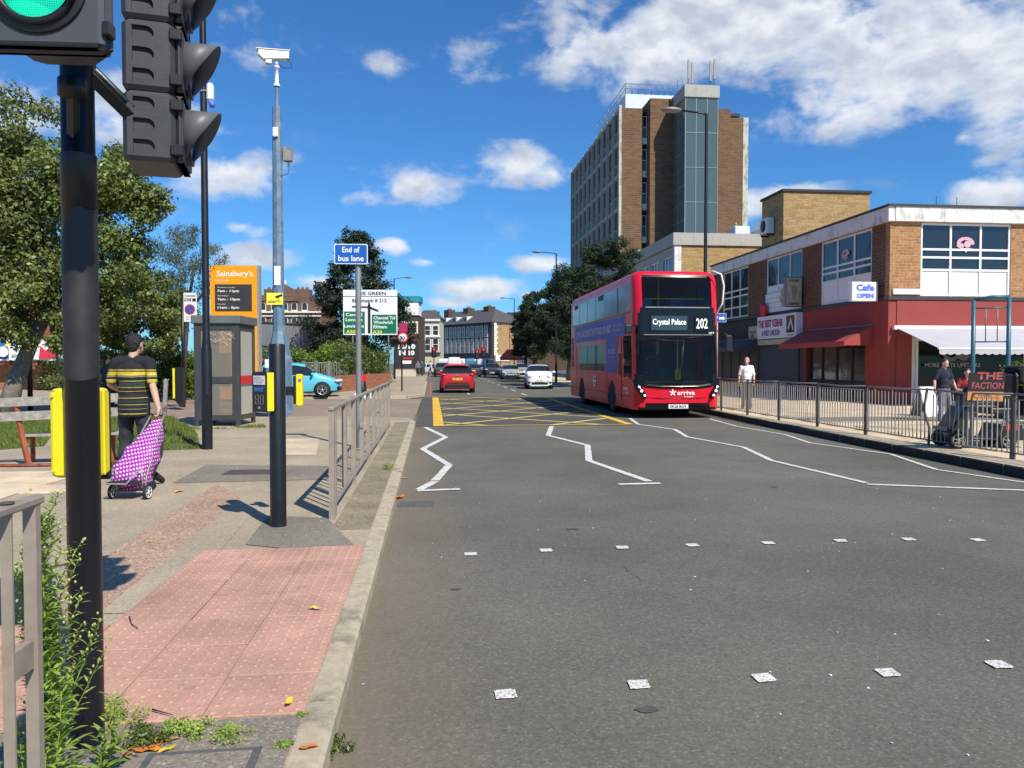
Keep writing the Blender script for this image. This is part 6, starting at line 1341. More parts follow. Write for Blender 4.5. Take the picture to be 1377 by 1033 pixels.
def car(name, label, loc, rz, col, L=4.0, Wd=1.75, H=1.48, kind='hatch', rim='alloy', group=None, plate_front=None, plate_rear=None, detail=2):
    """nose at y=-L/2 looking down -y"""
    t = thing(name, label, 'car' if kind != 'van' else 'van', loc, rz, group); hw = Wd/2
    if kind == 'hatch': prof = [(0,.30,.52,.54,.72),(.03,.22,.66,.70,.86),(.10,.20,.74,.84,.95),(.235,.19,.86,.99,.99),(.25,.19,.88,1.02,.99),(.40,.18,.93,1.40,1.0),(.50,.18,.94,1.47,1.0),(.62,.18,.95,1.48,1.0),(.80,.19,.96,1.44,1.0),(.90,.20,.97,1.38,.98),(.965,.18,.96,1.05,.95),(.99,.19,.90,.96,.90),(1.0,.20,.60,.62,.80)]
    elif kind == 'small': prof = [(0,.20,.60,.64,.74),(.03,.19,.78,.84,.88),(.10,.20,.88,.97,.96),(.20,.19,.94,1.06,.99),(.22,.19,.95,1.09,.99),(.40,.18,.98,1.44,1.0),(.52,.18,.99,1.49,1.0),(.66,.18,.99,1.49,1.0),(.80,.19,1.0,1.45,.99),(.90,.2,1.0,1.34,.97),(.97,.22,.98,1.05,.93),(.99,.27,.9,.95,.88),(1,.32,.6,.62,.8)]
    elif kind == 'suv': prof = [(0,.32,.7,.74,.78),(.03,.26,.86,.92,.9),(.10,.24,.92,1.0,.97),(.22,.24,1.0,1.10,1.0),(.24,.24,1.02,1.13,1.0),(.38,.23,1.05,1.58,1.0),(.5,.23,1.05,1.65,1.0),(.7,.23,1.06,1.65,1.0),(.88,.24,1.07,1.58,.99),(.95,.26,1.06,1.2,.97),(.985,.3,1.0,1.06,.93),(1,.4,.7,.72,.85)]
    elif kind == 'van': prof = [(0,.3,.8,.84,.85),(.03,.25,1.0,1.1,.94),(.12,.24,1.15,1.35,1.0),(.14,.24,1.18,1.4,1.0),(.24,.23,1.25,2.05,1.0),(.32,.23,1.25,2.2,1.0),(.6,.23,1.25,2.22,1.0),(.95,.24,1.25,2.2,1.0),(.985,.26,1.2,2.1,.99),(1,.3,1.0,1.9,.97)]
    zs = H/max(p[3] for p in prof); P = np.array(prof); N = 44; ts = sorted(set(list(np.linspace(0,1,N))+[p[0] for p in prof]))
    st = []
    for v in ts: st.append([np.interp(v, P[:,0], P[:,k]) for k in range(1,5)])
    st = np.array(st); 
    sm = st.copy()
    for _ in range(2): sm[1:-1] = .25*sm[:-2]+.5*sm[1:-1]+.25*sm[2:]
    rows = 11
    def sec(v, s):
        zb, zl, zt, wf = s; zb, zl, zt = zb*zs, zl*zs, zt*zs; w = hw*wf; gh = max(0, zt-zl); tum = min(.24, gh*.42); wt = w-.03-tum; rnd_ = min(.10, gh*.35)
        pts = [(0,zb),(w*.82,zb),(w*.95,zb+.06),(w*.985,zb+.2),(w,(zb+zl)*.52),(w*.985,zl-.06),(w-.035,zl),(wt+.02,zt-rnd_),(wt-.05,zt-rnd_*.35),(wt*.55,zt-.008),(0,zt)]
        y = -L/2+v*L; return [(x, y, z) for x, z in pts]
    S = [sec(v, s) for v, s in zip(ts, sm)]
    ws0, ws1 = {'hatch':(.25,.40),'small':(.22,.40),'suv':(.24,.38),'van':(.14,.25)}[kind]; rs0, rs1 = {'hatch':(.875,.972),'small':(.88,.965),'suv':(.88,.955),'van':(2,3)}[kind]
    sd0, sd1 = ws0+.05, {'hatch':.89,'small':.84,'suv':.9,'van':.38}[kind]; pil = {'hatch':(.56,.73),'small':(.62,),'suv':(.53,.72),'van':()}[kind]
    groups = {}
    def put(nm, q, s):
        g_ = groups.setdefault((nm, s if nm == 'side_window' else 0), MB()); q = [(s*x, y, z) for x, y, z in q]; g_.add(q if s > 0 else q[::-1], [(0,1,2,3)], None, True)
    for i in range(len(ts)-1):
        v = (ts[i]+ts[i+1])/2
        for r_ in range(rows-1):
            nm = 'body'
            if r_ == 6 and sd0 < v < sd1 and not any(abs(v-p) < .012 for p in pil): nm = 'side_window'
            if r_ in (8,9) and ws0 < v < ws1: nm = 'windscreen'
            if r_ == 7 and ws0+.02 < v < ws1-.0: nm = 'windscreen'
            if r_ in (7,8,9) and rs0 < v < rs1: nm = 'rear_window'
            if r_ in (0,1): nm = 'underbody'
            for s in (1,-1):
                q = [S[i][r_], S[i][r_+1], S[i+1][r_+1], S[i+1][r_]]; put(nm, q[::-1], s)
    for j, s in ((0,1),(-1,1)):
        ring = S[j]; b = groups[('body',0)]; pts = ring+[(-x,y,z) for x, y, z in ring[::-1]]; b.add(pts if j else pts[::-1], [tuple(range(len(pts)))], None, False)
    for (nm, _s), b in groups.items(): part(nm, b, {'body':col,'underbody':'under'}.get(nm,'glass_dark'), t, recalc=(nm in('body',)))
    wr = .31 if kind in ('hatch','small') else .35; fy, ry = -L/2+.2*L, L/2-.185*L
    for s in (-1,1):
        for y in (fy, ry):
            b = MB(); b.lathe([(0,s*(hw-.2)),(wr+.05,s*(hw-.2)),(wr+.05,s*(hw+.004)),(0,s*(hw+.004))], (0,y,wr+.01), axis='x', n=24)
            part('wheel_arch', b, 'under', t); wheel(t, s*(hw-.085), y, wr, .2, s, 5, rim)
            if detail > 1: pass
    # lamps, grille, bumpers, mirrors, plates
    zn = {'hatch':.66,'small':.76,'suv':.86,'van':.95}[kind]*zs
    for s in (-1,1):
        b = MB()
        if kind == 'small': b.ell((s*hw*.66,-L/2+.10,zn+.0),(.13,.10,.11)); b.ell((s*hw*.62,-L/2+.03,zn-.26),(.07,.06,.05))
        else: b.ell((s*hw*.74,-L/2+.12,zn+.03),(.19,.20,.075), Matrix.Rotation(s*R(35),3,'Z'))
        part('headlight', b, 'lamp_glass', t)
        b = MB()
        if kind == 'hatch': b.ell((s*hw*.80,L/2-.13,zn+.27),(.16,.13,.10)); 
        elif kind == 'small': b.ell((s*hw*.8,L/2-.1,zn+.1),(.09,.08,.11))
        else: b.cbox(s*hw*.9-.07,s*hw*.9+.07,L/2-.14,L/2-.02,zn,zn+.3,.02)
        part('tail_light', b, 'lamp_red', t)
        b = MB(); my = -L/2+(ws0+.06)*L; b.ell((s*(hw+.10),my,zl_(kind)*zs+.06),(.10,.06,.075)); b.cyl((s*(hw-.04),my,zl_(kind)*zs+.0),(s*(hw+.08),my,zl_(kind)*zs+.04),.025,n=6); part('mirror', b, col, t)
        for k_, yy in enumerate(([-L/2+.50*L] if kind != 'van' else [])):
            b = MB(); b.cbox(s*(hw+.004)-.012,s*(hw+.004)+.012,yy,yy+.16,zn+.10,zn+.13,.004); part('door_handle', b, col, t)
            b = MB(); b.box(s*hw*.9995-.002,s*hw*.9995+.002,yy+.22,yy+.232,.32,.86*zs); part('door_seam', b, 'under', t)
    b = MB(); b.cbox(-hw*.62,hw*.62,-L/2-.02,-L/2+.15,.27,.43,.03); b.ell((-hw*.72,-L/2+.07,.40),(.13,.09,.07)); b.ell((hw*.72,-L/2+.07,.40),(.13,.09,.07)); part('lower_grille', b, 'under', t)
    if kind != 'small': b = MB(); b.cbox(-hw*.42,hw*.42,-L/2-.0+.02,-L/2+.15,zn-.10,zn+.0,.02); part('upper_grille', b, 'under', t)
    b = MB(); b.cyl((0,-L/2+.02,zn+.03),(0,-L/2+.01-.0,zn+.03),.05,n=14); part('badge', b, 'chrome', t)
    if plate_front is not None: b = MB(); b.box(-.26,.26,-L/2-.03,-L/2-.015,.45,.56); f = part('number_plate', b, 'white', t); text(plate_front, .42, .075, (0,-L/2-.031,.505), (1,0,0), (0,0,1), 'text_black', t, bold=.03, depth=.001)
    b = MB(); b.cbox(-hw*.76,hw*.76,L/2-.2,L/2+.012,.20,.50,.05); part('rear_bumper', b, 'under', t)
    if plate_rear is not None: b = MB(); b.box(-.26,.26,L/2+.0,L/2+.018,.68,.80); part('number_plate', b, 'plate_yellow', t); text(plate_rear, .44, .08, (0,L/2+.019,.74), (-1,0,0), (0,0,1), 'text_black', t, bold=.03, depth=.001)
    return t
def zl_(k): return {'hatch':.93,'small':.97,'suv':1.05,'van':1.25}[k]
cr = math.pi
p = V(616,527,40.0); red = car('parked_car' if False else 'car', 'red hatchback with white learner roof sign driving away past the yellow box', (p.x-.0,p.y+2,0), cr+R(-1), 'car_red', 4.0, 1.85, 1.55, plate_rear='LX21 VTE')
b = MB(); b.cbox(-.78,.78,.42,.50,.52,.98,.02); 
b = MB(); b.box(-.62,.62,1.86,1.94,.80*1.55/1.48,1.16) if False else None
b = MB(); b.cbox(-.44,.44,.12,.20,1.56,1.82,.02); part('roof_sign', b, 'white', red); b = MB(); b.box(.14,.40,.201,.205,1.60,1.80); part('learner_panel', b, 'white', red); text('L', .1, .15, (-.3,.206,1.69), (-1,0,0), (0,0,1), 'sign_red', red, bold=.06); text('DRIVING SCHOOL', .5, .06, (.12,.206,1.69), (-1,0,0), (0,0,1), 'curtain', red)
b = MB(); b.cbox(-.62,.62,1.62,1.80,1.46,1.50,.02); part('spoiler', b, 'car_red', red); b = MB(); b.box(-.55,.55,2.0,2.012,.50,.56); part('bumper_trim', b, 'dark', red); b = MB(); b.cyl((0,1.985,.95),(0,1.99+.012,.95),.06,n=14); part('rear_badge', b, 'chrome', red)
p = V(729,523,46); car('car', 'small white hatchback with round headlights driving towards us', (p.x,p.y+1.7,0), R(-5), 'car_white', 3.57, 1.66, 1.49, 'small', plate_front='GJ16 WBK')
p = V(398,537,33.0); car('car', 'light blue hatchback waiting side-on behind the camera mast', (p.x-.05,p.y+.9,PZ), R(90+3), 'car_blue', 3.7, 1.68, 1.5, plate_front='HX15 KLM')
p = V(689,508,72); sv = car('car', 'silver blue estate car following the small white car', (p.x,p.y+2,0), R(-4), 'car_silver', 4.5, 1.8, 1.46, plate_front='LD07 PNF')
p = V(664,503,84); car('car', 'dark blue car in the oncoming lane left of the silver one', (p.x,p.y+2,0), R(-4), 'car_dark', 4.4, 1.82, 1.6, 'suv', plate_front='EA14 TFN')
p = V(703,503,88); car('car', 'grey car half hidden behind the silver estate', (p.x,p.y+2,0), R(-4), 'car_silver', 4.4, 1.82, 1.55, 'suv', plate_front='')
p = V(595,504,86); car('car', 'dark car queuing ahead of the red hatchback on its left', (p.x,p.y+2,0), cr, 'car_dark', 4.4, 1.85, 1.62, 'suv', plate_rear='')
p = V(636,502,84); car('car', 'black car queuing just right of the red hatchback', (p.x,p.y+2,0), cr, 'car_dark', 4.3, 1.9, 1.5, plate_rear='')
p = V(597,497,104); car('van', 'white van at the head of the left queue', (p.x,p.y+2,0), cr, 'van_white', 5.2, 2.0, 2.2, 'van', plate_rear='')
p = V(611,498,99); car('van', 'pale silver van just above the learner car roof sign', (p.x,p.y+2,0), cr, 'van_white', 5.0, 2.0, 2.35, 'van', plate_rear='')
p = V(633,497,101); car('van', 'dark teal van in the middle of the junction queue', (p.x,p.y+2,0), cr, 'car_teal', 4.8, 2.0, 2.2, 'van', plate_rear='')
p = V(653,496,110); car('van', 'white van crossing behind the right-hand traffic light', (p.x,p.y+2,0), R(60), 'van_white', 5.0, 2.0, 2.2, 'van', plate_rear='')
p = V(645,498,103); car('car', 'silver car turning at the junction between the vans', (p.x,p.y+2,0), R(30), 'car_silver', 4.3, 1.8, 1.45, plate_rear='')
p = V(577,494,112); car('car', 'pale car waiting on the left arm of the junction', (p.x,p.y+2,0), R(80), 'van_white', 4.3, 1.8, 1.5, plate_rear='')

# ---------- the bus
X0, Y0 = 7.03, 21.1
t = thing('double_decker_bus', 'red double-decker bus on route 202 to Crystal Palace with blue side advert', 'bus', (X0, Y0, 0), R(-.35)); t.scale = (1,1,.975)
BW2, BL, BH = 1.262, 10.5, 4.36
zrow = [.26,.34,.46,.62,.74,.84,.96,1.06,1.14,1.30,1.37,1.60,2.0,2.30,2.37,2.46,2.56,2.75,3.05,3.12,3.20,3.28,3.6,3.92,4.02,4.10,4.17,4.24,4.30,4.34,BH]
# bus outline in plan, inset by height
def inset(z):
    if z <= 4.0: return 0
    k = (z-4.0)/(BH-4.0); return .20*(1-math.sqrt(max(0,1-k**2.4)))+0.0
def front_off(z):                                   # how far the front face lies back at height z
    if z < 1.0: return .05*(1-z)
    if z < 2.4: return .0+.10*((z-1.0)/1.4)**1.5
    if z < 3.1: return .10+.02*(z-2.4)
    return .114+.16*((z-3.1)/1.2)**1.8
def rear_off(z): return 0 if z < 1.2 else .12*((z-1.2)/3.1)**1.5
sy = [.34,.42,.50,1.32,1.40,1.9,2.05,2.1,2.26,2.36,2.5,2.65,2.85,3.05,3.2,3.34,3.44,3.76,3.80,3.9,4.6,5.3,5.38,6.1,6.8,6.88,7.31,7.41,7.55,7.7,7.9,8.1,8.25,8.39,8.48,8.49,8.9,9.3,9.62,9.75,9.95,10.2,10.3]
fxp = [-.95,-.90,-.55,-.2,0,.2,.55,.90,.95]
def outline(z):
    """list of (x,y,u,tag) clockwise seen from above starting at rear right... tags: side coordinate"""
    i = inset(z); rf, rr = .30, .2; fo, ro = front_off(z), rear_off(z); pts = []
    def yy(y): return fo+i*.6+(y)*(1-(fo+i*.6+ro+i*.5)/BL)
    W2 = BW2-i
    for y in reversed(sy): pts.append((-W2, yy(y), 'L', y))
    for k in range(1,7): a = math.pi/2*k/7; pts.append((-W2+rf*(1-math.cos(a)), yy(rf*(1-math.sin(a))), 'FL', k))
    for x in fxp: pts.append((x*W2/BW2, yy(0)-.04*(1-(x/.95)**2), 'F', x))
    for k in range(6,0,-1): a = math.pi/2*k/7; pts.append((W2-rf*(1-math.cos(a)), yy(rf*(1-math.sin(a))), 'FR', k))
    for y in sy: pts.append((W2, yy(y), 'R', y))
    for k in range(1,5): a = math.pi/2*k/5; pts.append((W2-rr*(1-math.cos(a)), yy(BL-rr*(1-math.sin(a))), 'BR', k))
    for x in (.9,.3,-.3,-.9): pts.append((x*W2/BW2, yy(BL), 'B', x))
    for k in range(4,0,-1): a = math.pi/2*k/5; pts.append((-W2+rr*(1-math.cos(a)), yy(BL-rr*(1-math.sin(a))), 'BL', k))
    return pts
OUT = [outline(z) for z in zrow]; NP = len(OUT[0])
mull = [1.9,2.1,3.76,3.80,5.3,5.38,6.8,6.88,8.4,8.48]
def between(v, a, b): return a-1e-6 <= v <= b+1e-6
def classify(p, q, za, zb):
    tg = p[2] if p[2] == q[2] else p[2]+'|'+q[2]; z = (za+zb)/2
    if tg in ('L','R'):
        y = (p[3]+q[3])/2; sd = tg == 'L'
        if 3.20 < z < 4.02:
            if between(y,.5,9.95): 
                for a, b_ in ((1.9,2.05),(3.76,3.8),(5.3,5.38),(6.8,6.88),(8.39,8.48)):
                    if between(y, a, b_): return 'window_frame'
                return 'upper_window'
            return 'body'
        if sd:
            if 1.37 < z < 2.30 and between(y,3.9,8.39): return 'window_frame' if (between(y,5.3,5.38) or between(y,6.8,6.88)) else 'lower_window'
            if 1.14 < z < 2.46 and between(y,.34,1.32): return 'driver_window'
        else:
            if 1.37 < z < 2.30 and between(y,1.9,8.9): return 'window_frame' if (between(y,5.3,5.38) or between(y,6.8,6.88)) else 'lower_window'
            if .34 < z < 2.37 and between(y,.5,1.4): return 'lower_window'
        for wy in (2.85, 7.9):
            if math.hypot(y-wy, z-.47) < .56: return 'wheel_arch'
        if z < .3: return 'skirt'
        return 'body'
    x = None
    if tg == 'F': x = abs((p[3]+q[3])/2)
    corner = None
    for cn in ('FL','FR'):
        if cn in tg.split('|'):
            ks = [v[3] if v[2] == cn else (7 if v[2] == 'F' else 0) for v in (p, q)]; corner = sum(ks)/2
    if x is not None or corner is not None:
        c = 9 if x is not None else corner
        if 3.28 < z < 4.17 and c > 5.6: return 'upper_windscreen'
        if 4.17 < z < 4.24 and c > 5.6: return 'front_surround'
        if 2.46 < z < 3.28: return 'front_surround' if c > (5.4 if z > 3.1 else 4.4 if z > 2.75 else 3.4) else 'body'
        if 1.30 < z < 2.46: return 'windscreen' if c > 2.5 else 'body'
        if 1.06 < z <= 1.30: return 'windscreen' if c > 5.5 else ('front_surround' if c > 1.5 else 'body')
        if .96 < z <= 1.06: return 'front_surround' if c > 2.5 else 'body'
        if z < .46 and x is not None and x < .95: return 'front_surround'
        if z < .34 and c > 4: return 'front_surround'
        return 'body'
    if tg == 'B' :
        if 3.2 < z < 4.0: return 'rear_window'
        return 'body'
    return 'skirt' if z < .3 else 'body'
parts_ = {}
for zi in range(len(zrow)-1):
    za, zb = zrow[zi], zrow[zi+1]
    for i in range(NP):
        j = (i+1) % NP; p, q, r_, s_ = OUT[zi][i], OUT[zi][j], OUT[zi+1][j], OUT[zi+1][i]; nm = classify(p, q, za, zb)
        key = nm
        if nm in ('upper_window','lower_window'):
            y = (p[3]+q[3])/2; key = (nm, p[2], sum(y > v for v in (1.95,3.78,5.34,6.84,8.44)))
        b = parts_.setdefault(key, MB()); b.add([(p[0],p[1],za),(q[0],q[1],za),(r_[0],r_[1],zb),(s_[0],s_[1],zb)], [(0,1,2,3)], None, True)
for key, b in parts_.items():
    nm = key if isinstance(key, str) else key[0]
    m_ = {'body':'bus_red','upper_window':'glass_side','lower_window':'glass_bus','driver_window':'glass_bus','window_frame':'dark','front_surround':'gloss_black','upper_windscreen':'glass_bus','windscreen':'glass_bus','rear_window':'glass_dark','wheel_arch':'under','skirt':'under'}[nm]
    if m_ == 'gloss_black' and 'gloss_black' not in M: M['gloss_black'] = mat('gloss_black', (.006,.007,.008), .16, var=0, coat=.0, spec=.35)
    if m_ == 'glass_side' and 'glass_side' not in M: M['glass_side'] = glass_mat('glass_side', (.26,.32,.37), trans=.25, rough=.12, tint=(.5,.55,.6), var=.05)  # reflected sky and cloud lightened into the pane colour
    part(nm, b, m_, t, recalc=True)
b = MB(); top = OUT[-1]; b.poly([(p[0],p[1],BH) for p in top][::-1]); part('roof', b, 'bus_red', t)
b = MB(); b.poly([(p[0]*.98,p[1],.27) for p in OUT[0]]); part('floor_pan', b, 'under', t)
flat('bus_interior', (.42,.42,.44), .6, var=.1)
b = MB(); b.box(-1.2,1.2,.5,10.2,.36,.42); b.box(-1.2,1.2,.9,10.2,2.50,2.62); b.box(-1.18,1.18,8.6,8.7,.4,2.5); part('deck', b, 'bus_interior', t)
seat = MB(); seat.cbox(-.42,.42,0,.42,.40,.50,.03); seat.cbox(-.42,.42,.38,.46,.45,1.05,.03); seat.box(-.3,.3,.15,.25,0,.4); seatm = seat.mesh('seat', ['sign_blue'])
for z, ys_ in ((2.62,[1.3+.85*k for k in range(10)]),(.42,[3.9+.9*k for k in range(5)])):
    for y in ys_:
        for sx in (-1,1): o = bpy.data.objects.new('seat', seatm); link(o, t); o.location = (sx*.7,y,z)
b = MB(); 
for y in (1.0,3.2,5.5): 
    for sx in (-.3,.3): b.cyl((sx,y,.42),(sx,y,2.5),.018,n=6)
    b.cyl((-.3,y,2.62),(-.3,y,4.2),.018,n=6)
b.tube([(-.9,.42,3.55),(.9,.42,3.55)], .02, 6); part('grab_pole', b, 'yellow', t)
b = MB(); b.cbox(-1.15,-.25,.85,.95,.42,1.9,.03); b.box(-1.15,-.25,.3,.5,.42,1.28); b.cbox(-.95,-.45,.8,.9,.9,1.75,.05); part('cab_partition', b, 'interior', t)
b = MB(); b.cbox(-.95,1.0,.20,.55,.95,1.10,.04); part('dashboard', b, 'galv_cool', t); b = MB(); b.box(-.04,.12,.14,.16,1.14,1.46); part('yellow_notice', b, 'sign_yellow', t); b = MB(); b.lathe([(.20,0),(.235,.0),(.235,.03),(.20,.03)], (-.7,.55,1.2), n=20); part('steering_wheel', b, 'dark', t)
b = MB(); b.lathe([(0,0),(.0,0)], n=4); 
drv = person_later = None
# front fittings
def fy(z): return front_off(z)-.04-.001
def fpl(x0, x1, z0, z1, d, m, name, parent=t): b = MB(); y0, y1 = fy(z0)-d, fy(z1)-d; b.add([(x0,y0,z0),(x1,y0,z0),(x1,y1,z1),(x0,y1,z1),(x0,y0+.012,z0),(x1,y0+.012,z0),(x1,y1+.012,z1),(x0,y1+.012,z1)], [(0,1,2,3),(4,7,6,5),(0,4,5,1),(1,5,6,2),(2,6,7,3),(3,7,4,0)]); return part(name, b, m, parent)
M['display'] = mat('display', (.028,.045,.055), .25, var=0, coat=.5); flat('amber_white', (.85,.83,.75), .5, var=0, emit=.55)
fpl(-.78,.28,2.60,3.02,.012,'display','destination_display'); fpl(.50,.92,2.58,3.02,.012,'gloss_black','route_display')
text('Crystal Palace', .98, .22, (-.25,fy(2.8)-.018,2.82), (1,0,0), (0,.02,1), 'amber_white', t, bold=.01, depth=.001); text('202', .34, .30, (.71,fy(2.8)-.018,2.80), (1,0,0), (0,.02,1), 'amber_white', t, bold=.01, depth=.001); text('HT7', .16, .055, (1.0,fy(2.5)-.004,2.52), (1,0,0), (0,.02,1), 'text_white', t, bold=.04, depth=.001)
fpl(-.95,.95,3.255,3.285,.008,'galv_cool','window_trim'); fpl(-1.0,1.0,2.455,2.475,.010,'galv_cool','window_trim')
b = MB(); b.cyl((-.86,.0,.95),(-.86,.02,.95),.01); 
for s in (-1,1):
    # headlamp cluster running up the corner
    b = MB()
    pts = [(s*1.15,.06,.94),(s*1.09,.005,.82),(s*1.01,-.025,.69)]
    b.tube([(s*1.235,.20,1.12),(s*1.18,.085,.98),(s*1.11,.010,.84),(s*1.02,-.030,.70),(s*.96,-.035,.60)], [.06,.09,.095,.085,.04], 12); part('headlamp_housing', b, 'gloss_black', t)
    for q, rr in zip(pts, (.034,.044,.038)): b = MB(); b.ell((q[0], q[1]-.095, q[2]),(rr,.03,rr)); part('headlight', b, 'headlamp', t) if 'headlamp' in M else (flat('headlamp', (.8,.82,.85), .1, var=0, emit=.8), part('headlight', b, 'headlamp', t))
# curved black lip under the screen and silver accent
b = MB(); b.tube([(-1.22,.2,1.14),(-1.12,.06,1.03),(-.95,.01,.97),(-.55,-.02,.935),(0,-.035,.925),(.55,-.02,.935),(.95,.01,.97),(1.12,.06,1.03),(1.22,.2,1.14)], .05, 8); part('screen_lip', b, 'gloss_black', t)
b = MB(); b.tube([(-1.1,.10,1.17),(-.9,.03,1.08),(-.5,-.01,1.035),(0,-.02,1.02),(.5,-.01,1.035),(.9,.03,1.08),(1.1,.10,1.17)], .012, 6); part('chrome_strip', b, 'chrome', t)
b = MB(); b.tube([(-.98,.03,.62),(-.5,-.025,.60),(.5,-.025,.60),(.98,.03,.62)], .008, 5); part('bumper_crease', b, 'gloss_black', t)
text('arriva', .52, .13, (.22,fy(.75)-.018,.76), (1,0,0), (0,0,1), 'text_white', t, bold=.02); text('for London', .26, .045, (.30,fy(.65)-.018,.65), (1,0,0), (0,0,1), 'text_white', t, bold=.02, depth=.001)
b = MB()
for k in range(5): a = 2*math.pi*k/5+math.pi/2; b.prism([(-.17+.02*math.cos(a+1.2),fy(.75)-.02,.77+.02*math.sin(a+1.2)),(-.17+.10*math.cos(a+.15),fy(.75)-.02,.77+.10*math.sin(a+.15)),(-.17+.10*math.cos(a-.15),fy(.75)-.02,.77+.10*math.sin(a-.15)),(-.17+.02*math.cos(a-1.2),fy(.75)-.02,.77+.02*math.sin(a-1.2))], (0,.002,0))
part('operator_emblem', b, 'text_white', t, recalc=True)
b = MB(); b.box(-.29,.29,-.04,-.025,.30,.42); part('number_plate', b, 'white', t); text('SK20 BGV', .48, .08, (0,-.042,.36), (1,0,0), (0,0,1), 'text_black', t, bold=.03, depth=.001)
# wipers, mirrors, branch guard
b = MB(); b.tube([(-.05,-.02,1.12),(.1,-.01,1.6),(.13,.05,2.35)], .012, 5); b.tube([(.16,-.0,2.3),(.08,-.01,1.15)], .016, 4); b.tube([(-.98,.08,2.38),(-.4,.05,2.30),(.1,.05,2.28)], .012, 5); b.tube([(.9,.08,2.45),(.4,.05,2.38),(.0,.05,2.36)], .012, 5); part('wiper', b, 'black_plastic', t)
b = MB(); b.tube([(1.20,.22,3.1),(1.33,.10,3.4),(1.34,.02,3.9),(1.27,.05,4.25),(1.02,.14,4.36)], .028, 8); part('branch_guard', b, 'white', t)
b = MB(); b.cbox(-1.55,-1.33,.02,.14,2.50,2.75,.03); b.tube([(-1.22,.25,2.75),(-1.42,.1,2.72)], .02, 6); part('mirror', b, 'black_plastic', t); b = MB(); b.cbox(1.36,1.56,-.12,.0,2.0,2.45,.03); b.tube([(1.2,.2,2.6),(1.4,.0,2.5),(1.45,-.05,2.4)], .02, 6); part('mirror', b, 'black_plastic', t)
# side advert (a T shape) and markings on the visible side
xa = -BW2-.004
def sp_(y0, y1, z0, z1, m, name, d=0.): b = MB(); b.box(xa-.004-d, xa-d, y0, y1, z0, z1); return part(name, b, m, t)
flat('ad_blue', (.055,.075,.36), .5, var=.03); 
sp_(1.25,9.3,2.47,3.10,'ad_blue','advert_panel'); sp_(2.15,3.72,1.30,2.469,'ad_blue','advert_stem')
b = MB(); b.box(xa-.006,xa,1.21,9.34,3.10,3.125); b.box(xa-.006,xa,3.76,9.34,2.445,2.47); b.box(xa-.006,xa,1.21,1.25,2.47,3.10); part('advert_border', b, 'galv_cool', t)
text('DOWNLOAD SPEEDS THAT STACK UP A BIT!', 6.1, .30, (xa-.005,6.05,2.75), (0,-1,0), (0,0,1), 'bus_white2', t, bold=.03) if 'bus_white2' in M else (flat('bus_white2', (.55,.5,.6), .5, var=0), text('DOWNLOAD SPEEDS THAT STACK UP A BIT!', 6.1, .28, (xa-.005,6.05,2.77), (0,-1,0), (0,0,1), 'bus_white2', t, bold=.03))
text('search online\nfor details', 1.2, .26, (xa-.005,2.1,2.78), (0,-1,0), (0,0,1), 'bus_white2', t, bold=.01); text('ACCESS', 1.0, .16, (xa-.005,2.9,2.02), (0,-1,0), (0,0,1), 'bus_white2', t, bold=.02); text('full speed', .8, .09, (xa-.005,2.9,1.82), (0,-1,0), (0,0,1), 'bus_white2', t)
b = MB(); b.lathe([(.15,-.006),(.215,-.006)], (xa,5.5,.98), axis='x', n=24); b.box(xa-.007,xa-.004,5.23,5.77,.945,1.015); part('roundel', b, 'text_white', t)
text('arriva', .55, .14, (xa-.005,1.0,.86), (0,-1,0), (0,0,1), 'text_white', t, bold=.01); text('for London', .4, .06, (xa-.005,.9,.74), (0,-1,0), (0,0,1), 'text_white', t)
text('exit', .2, .06, (xa-.005,.9,1.2), (0,-1,0), (0,0,1), 'text_white', t); text('BUS', .4, .08, (xa-.005,7.3,1.2), (0,-1,0), (0,0,1), 'bus_white2', t)
sp_(1.55,1.585,.5,2.45,'under','door_seam'); sp_(3.55,3.575,.45,1.25,'under','panel_seam'); sp_(9.0,9.02,.4,2.4,'under','panel_seam'); b = MB(); b.box(xa-.004,xa,.35,10.2,.62,.632); b.box(xa-.004,xa,.6,9.95,3.145,3.16); part('panel_seam', b, 'under', t)
sp_(1.7,1.95,1.25,1.95,'dark','door_window'); sp_(4.3,5.1,3.3,3.42,'dark','window_vent',.002) if False else None
for (y0, y1) in ((3.95,5.2),(8.55,9.7)): b = MB(); b.box(-BW2+.002-.012,-BW2+.001,y0+.2,y1-.25,3.83,4.0); part('open_window_vent', b, 'dark', t)
for k in range(14): b = MB(); z = 1.5+k*.085; b.box(-BW2-.004,-BW2+.002,9.65,10.15,z,z+.045); part('engine_louvre', b, 'under', t)
sp_(9.55,10.1,2.72,3.1,'bus_white','faded_panel')
for y in (2.85,7.9):
    for s in (-1,1):
        wheel(t, s*(BW2-.16), y, .49, .28, s, 8, 'grey_post', .55)
        b = MB(); b.lathe([(0,s*(BW2-.5)),(.58,s*(BW2-.5)),(.58,s*(BW2-.05))], (0,y,.52), axis='x', n=24); part('wheel_well', b, 'under', t)
BUS = t

# ---------- mobility scooter with sign board
g = G(1322,612,RZ); D = 13.0; p = V(1318,560,D)
t = thing('mobility_scooter', 'black mobility scooter with hand painted THE FACTION board behind the right railing', 'mobility scooter', (p.x,p.y,RZ), R(90-8)); flat('scooter_black', (.012,.012,.014), .3, var=.1, coat=.4)
